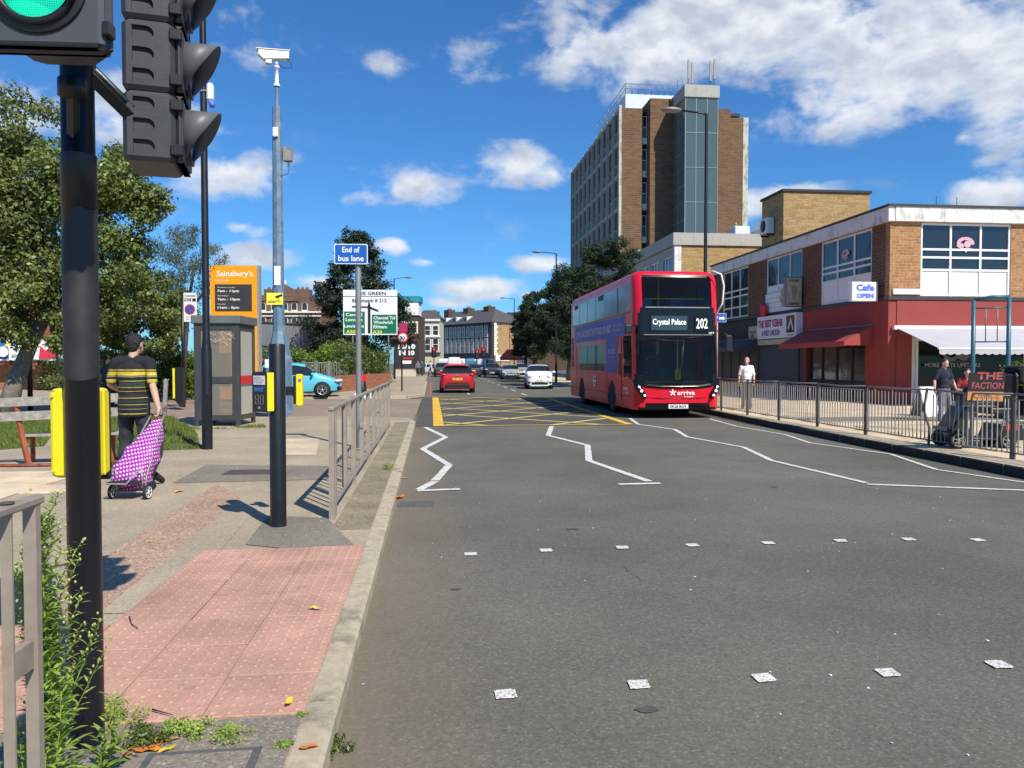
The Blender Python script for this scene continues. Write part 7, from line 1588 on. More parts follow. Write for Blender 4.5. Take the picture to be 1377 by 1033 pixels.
# nose at local +y (after rotation points to -x)
for s in (-1,1):
    for (y, r_) in ((.52,.15),(-.30,.14)): wheel(t, s*.27, y, r_, .10, s, 6, 'galv_cool', .72)
b = MB(); b.prism([(-.26,.62,.14),(-.26,.66,.26),(-.26,.48,.55),(-.26,.38,.72),(-.26,.28,.72),(-.26,.34,.4),(-.26,.25,.2),(-.26,-.1,.18),(-.26,-.18,.42),(-.26,-.75,.45),(-.26,-.80,.25),(-.26,-.7,.14)], (.52,0,0)); part('body', b, 'scooter_black', t, recalc=True, bevel=.03)
b = MB(); b.tube([(0,.40,.5),(0,.34,.85),(0,.25,1.0)], .035, 8); part('tiller', b, 'black_plastic', t); b = MB(); b.tube([(-.3,.10,1.0),(-.2,.25,1.02),(.2,.25,1.02),(.3,.10,1.0)], .02, 6); part('handlebar', b, 'black_plastic', t)
b = MB(); b.tube([(.3,.28,1.04),(.38,.26,1.12)], .008, 5); b.ell((.42,.26,1.12),(.07,.015,.05)); part('mirror', b, 'galv_cool', t)
b = MB(); b.cbox(-.26,.26,-.42,.02,.58,.70,.04); part('seat', b, 'scooter_black', t, bevel=.02); b = MB(); b.cbox(-.25,.25,-.52,-.40,.62,1.28,.05); part('backrest', b, 'scooter_black', t, bevel=.02); b = MB(); b.cbox(-.36,-.27,-.35,.05,.85,.92,.02); b.cbox(.27,.36,-.35,.05,.85,.92,.02); part('armrest', b, 'scooter_black', t)
b = MB(); b.cbox(-.30,.30,-1.05,-.56,.55,1.05,.05); part('rear_bag', b, 'cloth_black', t, bevel=.03); b = MB(); b.cbox(-.25,.25,-.95,-.50,1.08,1.40,.05); part('bag', b, 'cloth_black', t, bevel=.03)
b = MB(); b.tube([(.31,-1.0,.85),(.31,-.6,.83)], .01, 5); b.tube([(.31,-1.0,.78),(.31,-.6,.76)], .008, 5); part('reflective_trim', b, 'galv_cool', t)
for s in (-1,1): b = MB(); b.box(s*.262-.004,s*.262+.004,-.50,-.28,.32,.42); part('red_panel', b, 'sign_red', t); b = MB(); b.box(s*.262-.004,s*.262+.004,-.70,-.55,.34,.42); part('white_panel', b, 'galv_cool', t); b = MB(); b.cyl((s*.2,-.8,.36),(s*.2,-.82,.36),.04,n=10); part('rear_lamp', b, 'lamp_red', t)
b = MB(); b.box(-.2,.2,.66,.70,.30,.36); part('front_lamp', b, 'galv_cool', t)
flat('board_black', (.008,.008,.009), .95, var=.2); 
s2 = thing('painted_board', 'dark board painted THE FACTION in red with an orange strip, leaning on the scooter', 'sign board', V(1326,522,12.3), 0)
uu = Vector((1,-.1,0)).normalized(); vv = Vector((.28,.25,.93)).normalized(); nn_ = uu.cross(vv).normalized()
b = MB(); P_ = [(-.30,-.22),(.30,-.24),(.30,.27),(-.30,.27)]; b.prism([uu*x+vv*y for x, y in P_], nn_*-.015); part('board', b, 'board_black', s2, recalc=True)
flat('paint_pinkred', (.24,.012,.02), .6, var=.1); flat('paint_orange', (.40,.15,.01), .6, var=.1)
b = MB(); b.prism([uu*x+vv*y for x, y in ((-.29,-.21),(.29,-.23),(.29,-.07),(-.29,-.06))], nn_*.003); part('orange_strip', b, 'paint_orange', s2, recalc=True)
text('THE', .42, .13, uu*.04+vv*.21+nn_*.004, uu, vv, 'paint_pinkred', s2, bold=.03); text('FACTION', .52, .12, uu*.02+vv*.04+nn_*.004, uu, vv, 'paint_pinkred', s2, bold=.02); text('OFFICE', .42, .10, uu*.02-vv*.13+nn_*.006, uu, vv, 'rust_red', s2, bold=.02)
# ------------------------------------------------------------------ people
def cap(b, p0, p1, r0, r1=None, n=12):
    p0, p1 = Vector(p0), Vector(p1); r1 = r0 if r1 is None else r1
    b.tube([p0, p1], [r0, r1], n); b.ell(p0, (r0,)*3, nu=n, nv=8); b.ell(p1, (r1,)*3, nu=n, nv=8)
def chain(b, pts, rs):
    for (p, q), (a, c) in zip(zip(pts, pts[1:]), zip(rs, rs[1:])): cap(b, p, q, a, c)
def person(name, label, loc, rz, J, sc=1., vox=.014, skin='skin', hair='hair_black', top='cloth_black', legs='denim_dark', shoes='rubber', cat='person', group=None, hairlong=False, sleeves='short', topwr=(.010,9,.7), legwr=(.012,8,.6), bald=False, hem=0):
    """J: joints in metres for a 1.8 m figure that faces +y; returns the root"""
    t = thing(name, label, cat, loc, rz, group); t.scale = (sc,)*3
    P = {k: Vector(v) for k, v in J.items() if len(v) == 3}
    pel, ch, nk, hd = P['pelvis'], P['chest'], P['neck'], P['head']; hr = None
    hr = Matrix.Rotation(P['turn'].z, 3, 'Z') @ Matrix.Rotation(P['turn'].x, 3, 'X') if 'turn' in P else Matrix.Identity(3)
    b = MB()
    b.ell(hd+hr @ Vector((0,-.012,.02)), (.077,.098,.105), hr, 18, 12); b.ell(hd+hr @ Vector((0,.028,-.055)), (.058,.066,.075), hr, 14, 9)
    b.ell(hd+hr @ Vector((0,.093,-.02)), (.015,.022,.028), hr, 8, 6); b.ell(hd+hr @ Vector((0,.082,-.07)), (.026,.012,.009), hr, 8, 5)
    for s in (-1,1):
        b.ell(hd+hr @ Vector((s*.080,-.005,-.012)), (.012,.022,.033), hr, 8, 6); b.ell(hd+hr @ Vector((s*.032,.080,.012)), (.015,.012,.01), hr, 8, 5)
    chain(b, [nk+Vector((0,-.005,-.06)), nk, hd+hr @ Vector((0,-.02,-.06))], [.07,.056,.054])
    # torso
    L_ = (pel-ch); up = (ch-pel).normalized()
    sh = {s: P['sh'+c] for s, c in ((-1,'L'),(1,'R'))}
    b.ell(ch+Vector((0,0,.02)), (.155,.105,.19), None, 18, 12); b.ell((pel+ch)/2, (.135,.095,.18), None, 16, 10); b.ell(pel, (.155,.115,.12), None, 16, 10); cap(b, sh[-1]+(nk-sh[-1])*.15-Vector((0,0,.012)), sh[1]+(nk-sh[1])*.15-Vector((0,0,.012)), .048); cap(b, nk+Vector((0,-.01,-.09)), ch, .065, .10)
    for s, c in ((-1,'L'),(1,'R')):
        S, E, W_ = P['sh'+c], P['el'+c], P['wr'+c]; chain(b, [S, (S+E)/2, E, E+(W_-E)*.35, W_], [.050,.045,.040,.041,.027])
        d = (W_-E).normalized(); hand_dir = (P['hd'+c]-W_).normalized() if ('hd'+c) in P else d
        side = Vector((0,1,0)) if abs(hand_dir.y) < .8 else Vector((1,0,0)); side = (side-hand_dir*side.dot(hand_dir)).normalized(); nrm_ = hand_dir.cross(side)
        pc = W_+hand_dir*.045; rot = Matrix((side, nrm_, hand_dir)).transposed(); b.ell(pc, (.042,.018,.050), rot, 12, 8)
        curl = J.get('curl'+c, (.5,))[0]
        for k, (o_, ln) in enumerate(((-.030,.060),(-.010,.072),(.011,.067),(.031,.052))):
            q0 = W_+hand_dir*.080+side*(-o_); q1 = q0+(hand_dir*math.cos(curl)-nrm_*s*math.sin(curl))*ln*.5; q2 = q1+(hand_dir*math.cos(curl*2.2)-nrm_*s*math.sin(curl*2.2))*ln*.5; chain(b, [q0-hand_dir*.02, q0, q1, q2], [.0095,.0095,.009,.0075])
        q0 = W_+hand_dir*.025+side*.032; q1 = q0+(hand_dir*.7+side*.6-nrm_*s*.3)*.035; q2 = q1+(hand_dir-nrm_*s*.4)*.028; chain(b, [q0, q1, q2], [.012,.0105,.0085])
    for s, c in ((-1,'L'),(1,'R')):
        Hh, K, A = pel+Vector((s*.09,0,-.04)), P['kn'+c], P['an'+c]; T = P['to'+c]; chain(b, [Hh, (Hh+K)/2, K, K+(A-K)*.3, A], [.086,.072,.054,.054,.036]); chain(b, [A+Vector((0,-.015,-.045)), T], [.035,.026])
    remesh_part('body', b, skin, t, vox, 2)
    # clothes, each its own closed skin a little larger than the body
    b = MB(); g = .016
    b.ell(ch+Vector((0,0,.01)), (.168+g,.114+g,.20), None, 18, 12); b.ell((pel+ch)/2+Vector((0,0,0)), (.158+g,.112+g,.20), None, 18, 12); b.ell(pel+Vector((0,0,.03)), (.160+g,.125+g,.12), None, 16, 10); (b.lathe([(.0,-.175),(.150,-.175),(.172,-.17),(.174,-.05),(.168,.06),(.0,.1)], tuple(pel), n=28) if hem else None); cap(b, sh[-1]+(nk-sh[-1])*.2, sh[1]+(nk-sh[1])*.2, .062+g*.6); cap(b, nk+Vector((0,-.012,-.075)), ch, .07+g, .11+g)
    for s, c in ((-1,'L'),(1,'R')):
        S, E, W_ = P['sh'+c], P['el'+c], P['wr'+c]
        if sleeves == 'short': chain(b, [S, S+(E-S)*.5, S+(E-S)*.80], [.056+g*.9,.052+g*.8,.053+g*.8])
        elif sleeves == 'long': chain(b, [S, (S+E)/2, E, W_-(W_-E)*.08], [.060+g,.056+g,.05+g,.036+g])
        else: cap(b, S, S+(E-S)*.15, .06+g)
    remesh_part('shirt', b, top, t, vox, 3, topwr)
    b = MB(); g2 = .018
    b.ell(pel+Vector((0,-.005,-.01)), (.162+g2*.4,.128+g2*.4,.12), None, 16, 10)
    for s, c in ((-1,'L'),(1,'R')):
        Hh, K, A = pel+Vector((s*.085,0,-.05)), P['kn'+c], P['an'+c]; chain(b, [Hh, (Hh+K)/2, K, (K+A)/2, A+Vector((0,0,.0))], [.094+g2*.3,.082+g2*.5,.066+g2*.6,.066+g2*.5,.055+g2])
    remesh_part('trousers', b, legs, t, vox, 3, legwr)
    for c in 'LR':
        A, T = P['an'+c], P['to'+c]; b = MB(); d = (T-A); cap(b, A+Vector((0,-.035,-.055)), A+d*.55+Vector((0,0,-.012)), .046, .048); cap(b, A+d*.5+Vector((0,0,-.012)), T+d.normalized()*.02, .048, .036); cap(b, A, A+Vector((0,-.01,-.04)), .045, .045); remesh_part('shoe', b, shoes, t, vox*.9, 2)
    if not bald:
        b = MB(); b.ell(hd+hr @ Vector((0,-.022,.036)), (.083,.102,.100), hr, 18, 12); b.ell(hd+hr @ Vector((0,-.062,-.02)), (.072,.052,.082), hr, 14, 9)
        for s in (-1,1): b.ell(hd+hr @ Vector((s*.072,-.035,.02)), (.018,.05,.05), hr, 8, 6)
        if hairlong: b.ell(hd+hr @ Vector((0,-.075,-.10)), (.085,.05,.12), hr, 14, 9)
        remesh_part('hair', b, hair, t, vox*.8, 2, (.004,60,1))
    return t
STAND = dict(pelvis=(0,0,.97), chest=(0,-.01,1.30), neck=(0,-.01,1.515), head=(0,.03,1.68), turn=(0,0,0), shL=(-.175,-.01,1.45), shR=(.175,-.01,1.45), elL=(-.24,-.03,1.16), elR=(.24,-.03,1.16), wrL=(-.25,.06,.93), wrR=(.25,.06,.93), knL=(-.10,.03,.52), knR=(.10,.03,.52), anL=(-.11,-.02,.09), anR=(.11,-.02,.09), toL=(-.13,.15,.03), toR=(.13,.15,.03))
def pose(**k): d = dict(STAND); d.update(k); return d
WALK = pose(knL=(-.09,.18,.54), anL=(-.10,.22,.10), toL=(-.11,.39,.04), knR=(.09,-.02,.52), anR=(.10,-.33,.17), toR=(.10,-.20,.04), elL=(-.23,-.12,1.18), wrL=(-.24,-.10,.93), elR=(.23,.06,1.17), wrR=(.23,.20,.97))

def stripe_mat():
    m, nt, b = _new('striped_shirt'); lk = nt.links.new; b.inputs['Roughness'].default_value = .92
    sp = nd(nt, 'ShaderNodeSeparateXYZ'); lk(nd(nt, 'ShaderNodeTexCoord').outputs['Object'], sp.inputs[0])
    # bands measured down the back of the shirt: (height, half thickness, colour)
    bands = [(1.375,.003,0),(1.362,.003,0),(1.325,.022,0),(1.290,.003,2),(1.240,.003,0),(1.195,.026,1),(1.163,.0025,0),(1.115,.0025,0),(1.035,.0025,0),(.995,.010,1),(.957,.0025,0),(.905,.002,2),(.848,.005,0)]
    cols = {0:(.55,.43,.05,1),1:(.015,.035,.028,1),2:(.45,.42,.25,1)}
    n = nd(nt, 'ShaderNodeTexNoise', i_Scale=4.); lk(nd(nt, 'ShaderNodeTexCoord').outputs['Object'], n.inputs[0]); wz = nd(nt, 'ShaderNodeMath', operation='MULTIPLY_ADD'); lk(n.outputs[0], wz.inputs[0]); wz.inputs[1].default_value = .02; lk(sp.outputs[2], wz.inputs[2])
    src = None; zsh = -.01
    for z, h, c in bands:
        d = nd(nt, 'ShaderNodeMath', operation='SUBTRACT'); lk(wz.outputs[0], d.inputs[0]); d.inputs[1].default_value = z+.01; a = nd(nt, 'ShaderNodeMath', operation='ABSOLUTE'); lk(d.outputs[0], a.inputs[0]); l = nd(nt, 'ShaderNodeMath', operation='LESS_THAN'); lk(a.outputs[0], l.inputs[0]); l.inputs[1].default_value = h
        x = nd(nt, 'ShaderNodeMix', data_type='RGBA'); lk(l.outputs[0], x.inputs[0]); x.inputs[7].default_value = cols[c]
        if src: lk(src, x.inputs[6])
        else: x.inputs[6].default_value = (.012,.013,.017,1)
        src = x.outputs[2]
    ax_ = nd(nt, 'ShaderNodeMath', operation='ABSOLUTE'); lk(sp.outputs[0], ax_.inputs[0]); gx = nd(nt, 'ShaderNodeMath', operation='GREATER_THAN'); lk(ax_.outputs[0], gx.inputs[0]); gx.inputs[1].default_value = .185
    d = nd(nt, 'ShaderNodeMath', operation='SUBTRACT'); lk(sp.outputs[2], d.inputs[0]); d.inputs[1].default_value = 1.235; a = nd(nt, 'ShaderNodeMath', operation='ABSOLUTE'); lk(d.outputs[0], a.inputs[0]); l = nd(nt, 'ShaderNodeMath', operation='LESS_THAN'); lk(a.outputs[0], l.inputs[0]); l.inputs[1].default_value = .024
    mu = nd(nt, 'ShaderNodeMath', operation='MULTIPLY'); lk(l.outputs[0], mu.inputs[0]); lk(gx.outputs[0], mu.inputs[1]); x = nd(nt, 'ShaderNodeMix', data_type='RGBA'); lk(mu.outputs[0], x.inputs[0]); lk(src, x.inputs[6]); x.inputs[7].default_value = cols[0]; src = x.outputs[2]
    lk(src, b.inputs['Base Color']); return m
M['striped_shirt'] = stripe_mat()
def dots_mat():
    m, nt, b = _new('dotted_fabric'); lk = nt.links.new; b.inputs['Roughness'].default_value = .45
    mp = nd(nt, 'ShaderNodeMapping'); mp.inputs['Scale'].default_value = (24,24,24); mp.inputs['Rotation'].default_value = (0,R(12),0); lk(nd(nt, 'ShaderNodeTexCoord').outputs['Object'], mp.inputs[0]); sp = nd(nt, 'ShaderNodeSeparateXYZ'); lk(mp.outputs[0], sp.inputs[0])
    def fr(v, o):
        a = nd(nt, 'ShaderNodeMath', operation='ADD'); lk(v, a.inputs[0])
        if isinstance(o, (int,float)): a.inputs[1].default_value = o
        else: lk(o, a.inputs[1])
        f = nd(nt, 'ShaderNodeMath', operation='FRACT'); lk(a.outputs[0], f.inputs[0]); s = nd(nt, 'ShaderNodeMath', operation='SUBTRACT'); lk(f.outputs[0], s.inputs[0]); s.inputs[1].default_value = .5; return s.outputs[0]
    u = nd(nt, 'ShaderNodeMath', operation='ADD'); lk(sp.outputs[0], u.inputs[0]); lk(sp.outputs[1], u.inputs[1])
    fl = nd(nt, 'ShaderNodeMath', operation='FLOOR'); lk(sp.outputs[2], fl.inputs[0]); hf = nd(nt, 'ShaderNodeMath', operation='MULTIPLY'); lk(fl.outputs[0], hf.inputs[0]); hf.inputs[1].default_value = .5
    cx, cy = fr(u.outputs[0], hf.outputs[0]), fr(sp.outputs[2], 0.)
    cb = nd(nt, 'ShaderNodeCombineXYZ'); lk(cx, cb.inputs[0]); lk(cy, cb.inputs[1]); ln = nd(nt, 'ShaderNodeVectorMath', operation='LENGTH'); lk(cb.outputs[0], ln.inputs[0]); lt = nd(nt, 'ShaderNodeMath', operation='LESS_THAN'); lk(ln.outputs['Value'], lt.inputs[0]); lt.inputs[1].default_value = .27
    x = nd(nt, 'ShaderNodeMix', data_type='RGBA'); lk(lt.outputs[0], x.inputs[0]); x.inputs[6].default_value = (.33,.03,.31,1); x.inputs[7].default_value = (.72,.62,.72,1); lk(x.outputs[2], b.inputs['Base Color']); return m
M['dotted'] = dots_mat()
# walking man with the shopping trolley
D = 9.45; p = V(181,600,D); sc = 1.03
hand_w = V(213,558,9.15); base = Vector((p.x,p.y,PZ)); mrz = R(4)
hl = (Matrix.Rotation(-mrz,3,'Z') @ (hand_w-base))/sc
man = person('person', 'man in black and yellow striped T-shirt walking away and pulling a dotted shopping trolley', base, mrz,
  dict(pelvis=(-.0,0,.98), chest=(-.015,.02,1.31), neck=(-.01,.02,1.53), head=(.015,.05,1.685), turn=(.12,0,-.45), shL=(-.19,.01,1.46), shR=(.185,.0,1.455), elL=(-.285,.06,1.20), elR=(.235,-.08,1.19), wrL=(-.25,.27,1.12), wrR=(hl.x-.0,hl.y+.02,hl.z+.07), hdR=(hl.x,hl.y-.0,hl.z-.06), curlR=(1.1,), knL=(-.115,.06,.53), knR=(.12,.02,.54), anL=(-.14,.02,.09), anR=(.24,-.28,.19), toL=(-.16,.19,.03), toR=(.33,-.13,.055)), sc, .0085, 'skin', 'hair_black', 'striped_shirt', 'denim_dark', 'rubber', hem=1, topwr=(.009,10,.6), legwr=(.013,9,.7))
W0 = G(175,671,PZ); W0 = Vector((W0.x, W0.y, PZ))
T = thing('shopping_trolley', 'purple white-dotted two-wheeled shopping trolley pulled by the man in the striped shirt', 'shopping trolley', W0, -YAW+R(-4))
Hh = Matrix.Rotation(YAW+R(4),3,'Z') @ (hand_w-W0); hx, hy, hz_ = Hh
def lerp3(a, b_, t): return Vector(a)+(Vector(b_)-Vector(a))*t
for s in (-1,1):
    wheel(T, s*.20, 0, .078, .035, s if s > 0 else -s, 6, 'white', .8); 
b = MB(); b.cyl((-.2,0,.078),(.2,0,.078),.009,n=8); part('axle', b, 'galv_cool', T)
HL, HR = Vector((hx-.09,hy-.0,hz_)), Vector((hx+.07,hy,hz_))
for s, h in ((-1,HL),(1,HR)): b = MB(); b.tube([(s*.17,.0,.10),(s*.165,.05,.25),lerp3((s*.165,.05,.25),h,.93),h], .009, 8); part('frame_tube', b, 'galv_cool', T)
b = MB(); b.tube([HL,HR], .014, 8); part('handle', b, 'black_plastic', T)
b = MB(); b.tube([(-.17,-.02,.33),(-.19,-.13,.24),(-.16,-.17,.19),(.06,-.17,.19),(.10,-.10,.27),(.13,-.02,.33)], .0095, 8); b.tube([(-.14,0,.1),(-.15,-.02,.33)], .008, 6); b.tube([(.15,0,.1),(.14,-.02,.33)], .008, 6); part('stand_loop', b, 'galv_cool', T)
b = MB(); A0 = Vector((-.035,.0,.20)); A1 = Vector((hx-.015,hy-.0,hz_-.02))
secs = [(0,.185,.10,0),(.06,.19,.13,-.01),(.12,.205,.155,-.02),(.30,.175,.15,-.0),(.42,.185,.155,0),(.5,.15,.14,.01),(.68,.125,.11,.015),(.85,.085,.075,.015),(1,.06,.03,.0)]
ax = (A1-A0).normalized(); rt = Vector((1,0,0)); rt = (rt-ax*ax.x).normalized(); fw_ = rt.cross(ax); n = 36; vs = []
for (tt, wx, wy, off) in [(np.interp(q, [s_[0] for s_ in secs], [s_[0] for s_ in secs]), *[np.interp(q, [s_[0] for s_ in secs], [s_[k] for s_ in secs]) for k in (1,2,3)]) for q in np.linspace(0,1,40)]:
    c = A0.lerp(A1, tt)-fw_*.06+rt*off
    for k in range(n):
        a = 2*math.pi*k/n; ca, sa = math.cos(a), math.sin(a); e = .55; q = Vector((math.copysign(abs(ca)**e, ca)*wx, math.copysign(abs(sa)**e, sa)*wy, 0)); fold = .022*mn.noise(Vector((q.x*11,q.y*11,tt*9)))+.016*math.sin(tt*24+q.x*22)*(.3+.7*tt)+.010*mn.noise(Vector((q.x*30,q.y*30,tt*26)))
        r_ = 1+fold*4; vs.append(c+rt*q.x*r_+fw_*q.y*r_)
b.add(vs, [(i*n+k,i*n+(k+1) % n,(i+1)*n+(k+1) % n,(i+1)*n+k) for i in range(39) for k in range(n)]+[tuple(range(n))[::-1], tuple(39*n+k for k in range(n))], None, True); part('bag', b, 'dotted', T, recalc=True)
b = MB(); b.cbox(-.20,.14,-.14,.06,.18,.20,.01); c_ = A0-fw_*.07; b.tube([c_+rt*-.20+fw_*-.1+ax*.1, c_+rt*.0+fw_*-.17+ax*.085, c_+rt*.19+fw_*-.1+ax*.1], .012, 6); part('base_trim', b, 'cloth_black', T)
b = MB(); b.tube([A0.lerp(A1,.15)+rt*.2-fw_*.1, A0.lerp(A1,.5)+rt*.165-fw_*.15, A0.lerp(A1,.95)+rt*.075-fw_*.06], .014, 5); part('edge_trim', b, 'cloth_black', T)

D = 25.5; p = V(142,488,D); person('person', 'woman in a dark top with red-brown hair crossing the side road beyond the yellow box', (p.x,p.y,PZ), R(-60), WALK, .95, .018, 'skin_pale', 'hair_brown', 'cloth_teal', 'denim_dark', hairlong=True)
p = V(508,488,50); w_ = person('person', 'man in dark jacket walking towards us with a white carrier bag by the direction sign', (p.x,p.y,PZ), R(180), WALK, .98, .025, 'skin', 'hair_black', 'cloth_grey', 'denim_dark', sleeves='long')
b = MB(); q = V(502,506,49.6); b.prism([(-.2,-.05,-.32),(.2,-.05,-.32),(.17,-.05,.1),(.05,-.03,.32),(-.05,-.03,.32),(-.17,-.05,.1)], (0,.1,0)); solo('carrier_bag', b, 'bag_white', 'white plastic carrier bag in the hand of the man by the direction sign', 'bag', loc=(q.x,q.y,q.z), recalc=True, bevel=.03)
p = V(1004,488,23.6); person('person', 'grey haired man in white short-sleeved shirt standing outside the kebab shop', (p.x,p.y,RZ), R(160), pose(wrL=(-.24,.1,.95), turn=(.1,0,-.3)), .90, .014, 'skin', 'hair_grey', 'cloth_white', 'denim_dark')
p = V(1270,488,18.6); person('person', 'heavy man in navy T-shirt and grey joggers standing by the A-board', (p.x,p.y,RZ), R(190), pose(elR=(.32,-.02,1.18), wrR=(.36,.03,.94), elL=(-.30,.0,1.18), wrL=(-.33,.10,.95), knL=(-.13,.06,.52), anL=(-.15,.04,.09), toL=(-.18,.2,.03)), .86, .014, 'skin_pale', 'hair_brown', 'cloth_navy', 'cloth_grey')
p = V(1301,488,20.5); person('person', 'seated woman in a reddish top behind the teal frame post', (p.x,p.y,RZ), R(150), pose(pelvis=(0,0,.55), chest=(0,.02,.88), neck=(0,.03,1.09), head=(0,.07,1.25), shL=(-.17,.02,1.03), shR=(.17,.02,1.03), elL=(-.24,.05,.77), elR=(.24,.05,.77), wrL=(-.12,.26,.72), wrR=(.12,.26,.72), knL=(-.12,.42,.52), knR=(.12,.42,.52), anL=(-.12,.40,.09), anR=(.12,.40,.09), toL=(-.13,.56,.03), toR=(.13,.56,.03)), .95, .018, 'skin_pale', 'hair_brown', 'cloth_red', 'denim_dark', hairlong=True)
seat_ = dup(c0, (p.x,p.y,RZ), R(150+180), 'dark metal cafe chair under the seated woman')
far_ = None
for (px, D, rz, lab, tp_) in ((562,84,170,'pedestrian in grey walking in front of the poster board','cloth_grey'),(567.5,86,150,'pedestrian in blue grey top beside the one in grey by the poster board','cloth_teal'),(556,88,200,'pedestrian in black next to the poster board edge','cloth_black'),(579,92,90,'pedestrian in white crossing by the left traffic light','cloth_white'),(551,64,180,'pedestrian in dark clothes on the corner below the speed sign','cloth_navy')):
    if px == 551: continue
    p = V(px,488,D); person('person', lab, (p.x,p.y,PZ), R(rz), WALK, .97, .035, 'skin', 'hair_black', tp_, 'denim_dark', sleeves='long')

drv = person('person', 'bus driver in dark jacket sitting behind the windscreen of the double-decker', BUS.location+Vector((-.68,.98,.42)), R(180), pose(pelvis=(0,0,.62), chest=(0,.02,.95), neck=(0,.03,1.16), head=(0,.07,1.32), shL=(-.17,.02,1.10), shR=(.17,.02,1.10), elL=(-.24,.14,.88), elR=(.24,.14,.88), wrL=(-.14,.36,.92), wrR=(.14,.36,.92), knL=(-.12,.38,.50), knR=(.12,.38,.50), anL=(-.12,.44,.12), anR=(.12,.44,.12), toL=(-.13,.6,.08), toR=(.13,.6,.08)), .95, .022, 'skin', 'hair_black', 'cloth_navy', 'denim_dark', sleeves='long')
# ------------------------------------------------------------------ trees and hedges
def leaves(name, clumps, n, size, m, parent=None, seed=0, flat_=.35, kind=None, label=None, shell=.55, droop=0, ratio=.45):
    """leaf-sized faces through clump volumes; clumps: (x,y,z,rx,ry,rz)"""
    rs = np.random.RandomState(seed); cl = np.array(clumps, float); vol = (cl[:,3]*cl[:,4]*cl[:,5])**.75; pr = vol/vol.sum(); idx = rs.choice(len(cl), n, p=pr)
    d = rs.normal(size=(n,3)); d /= np.linalg.norm(d, axis=1)[:,None]; rad = shell+(1-shell)*rs.uniform(0,1,n)**.7; rad *= rs.uniform(.78,1.12,n)
    k = rs.uniform(0,1,n) < .25; rad[k] *= rs.uniform(.2,1,k.sum()); c = cl[idx,:3]+d*rad[:,None]*cl[idx,3:]
    # break the outline into small sprays
    sp = cl[idx,3:].mean(1)*.16; c += np.round(rs.normal(size=(n,3))*1.0)*sp[:,None]*.5+rs.normal(size=(n,3))*sp[:,None]*.5
    nr = d+rs.normal(size=(n,3))*.8; nr[:,2] += flat_; nr /= np.linalg.norm(nr, axis=1)[:,None]
    t1 = np.cross(nr, rs.normal(size=(n,3))); t1[:,2] -= droop; t1 /= np.linalg.norm(t1, axis=1)[:,None]; t2 = np.cross(nr, t1); s = size*rs.uniform(.6,1.3,n)[:,None]
    v = np.empty((n,4,3), np.float32); v[:,0] = c-t1*s*.55; v[:,1] = c+t2*s*ratio*.62+nr*s*.06; v[:,2] = c+t1*s*.55; v[:,3] = c-t2*s*ratio*.62+nr*s*.06
    me = tri_mesh(name, v.reshape(-1,3), 4); me.materials.append(M[m]); o = bpy.data.objects.new(name, me); link(o, parent)
    if kind: o['kind'] = kind
    if label: o['label'] = label
    return o
M['leaf_left'] = leaf_mat('leaf_left', (.04,.066,.02), (.30,.35,.095), .32, .42)
M['leaf_dark'] = leaf_mat('leaf_dark', (.010,.022,.012), (.055,.085,.032), .2, .7)
M['leaf_conifer'] = leaf_mat('leaf_conifer', (.010,.022,.013), (.042,.062,.030), .15, .5)
M['leaf_grey'] = leaf_mat('leaf_grey', (.05,.065,.035), (.16,.18,.10), .25, .5)
M['leaf_hedge'] = leaf_mat('leaf_hedge', (.05,.10,.015), (.24,.34,.05), .3, .4)
M['leaf_hedge2'] = leaf_mat('leaf_hedge2', (.04,.07,.015), (.18,.23,.05), .3, .4)
M['leaf_weed'] = leaf_mat('leaf_weed', (.15,.26,.035), (.52,.62,.15), .4, .5, 4)
def trunk(parent, pts, rs_, m='bark', limbs=()):
    b = MB(); b.tube(pts, rs_, 12); part('trunk', b, m, parent)
    for l in limbs: q = MB(); q.tube(l[0], l[1], 7); part('limb', q, m, parent)
def clumpset(rs, n, c, r, sz, zmin=None):
    out = []
    for _ in range(n):
        d = rs.normal(size=3); d /= np.linalg.norm(d); k = rs.uniform(.35,1)**.6; s = sz*rs.uniform(.6,1.25); q = np.array(c)+d*np.array(r)*k
        if zmin is not None: q[2] = max(q[2], zmin)
        out.append((*q, s, s, s*.75))
    return out
# big broad-leaved tree on the left
p = G(8,556,PZ); t = thing('leafy_tree', 'large glossy green tree with leaning pale trunk at the left edge', 'tree', (p.x,p.y,PZ)); rs = np.random.RandomState(4)
trunk(t, [(0,0,-.05),(.18,.1,.8),(.55,.3,2.0),(1.0,.4,3.0),(1.3,.5,4.2)], [.30,.24,.2,.17,.12], 'bark', [([(.55,.3,2.0),(.1,.2,3.1),(-1.4,.2,4.6)],[.12,.09,.04]),([(1.0,.4,3.0),(2.2,.3,3.7),(3.6,.2,4.4)],[.11,.08,.04]),([(1.3,.5,4.2),(1.2,.4,6),(.9,.5,7.6)],[.1,.07,.03]),([(1.0,.4,3.0),(1.9,1.2,3.6),(2.6,2.2,4.9)],[.1,.07,.03]),([(1.1,.5,2.6),(1.5,-.1,1.9),(1.6,-.2,1.0)],[.07,.04,.02])])
def at(px, py, D=22.8): q = V(px,py,D); return (q.x-p.x, q.y-p.y, q.z-PZ)
cl = []
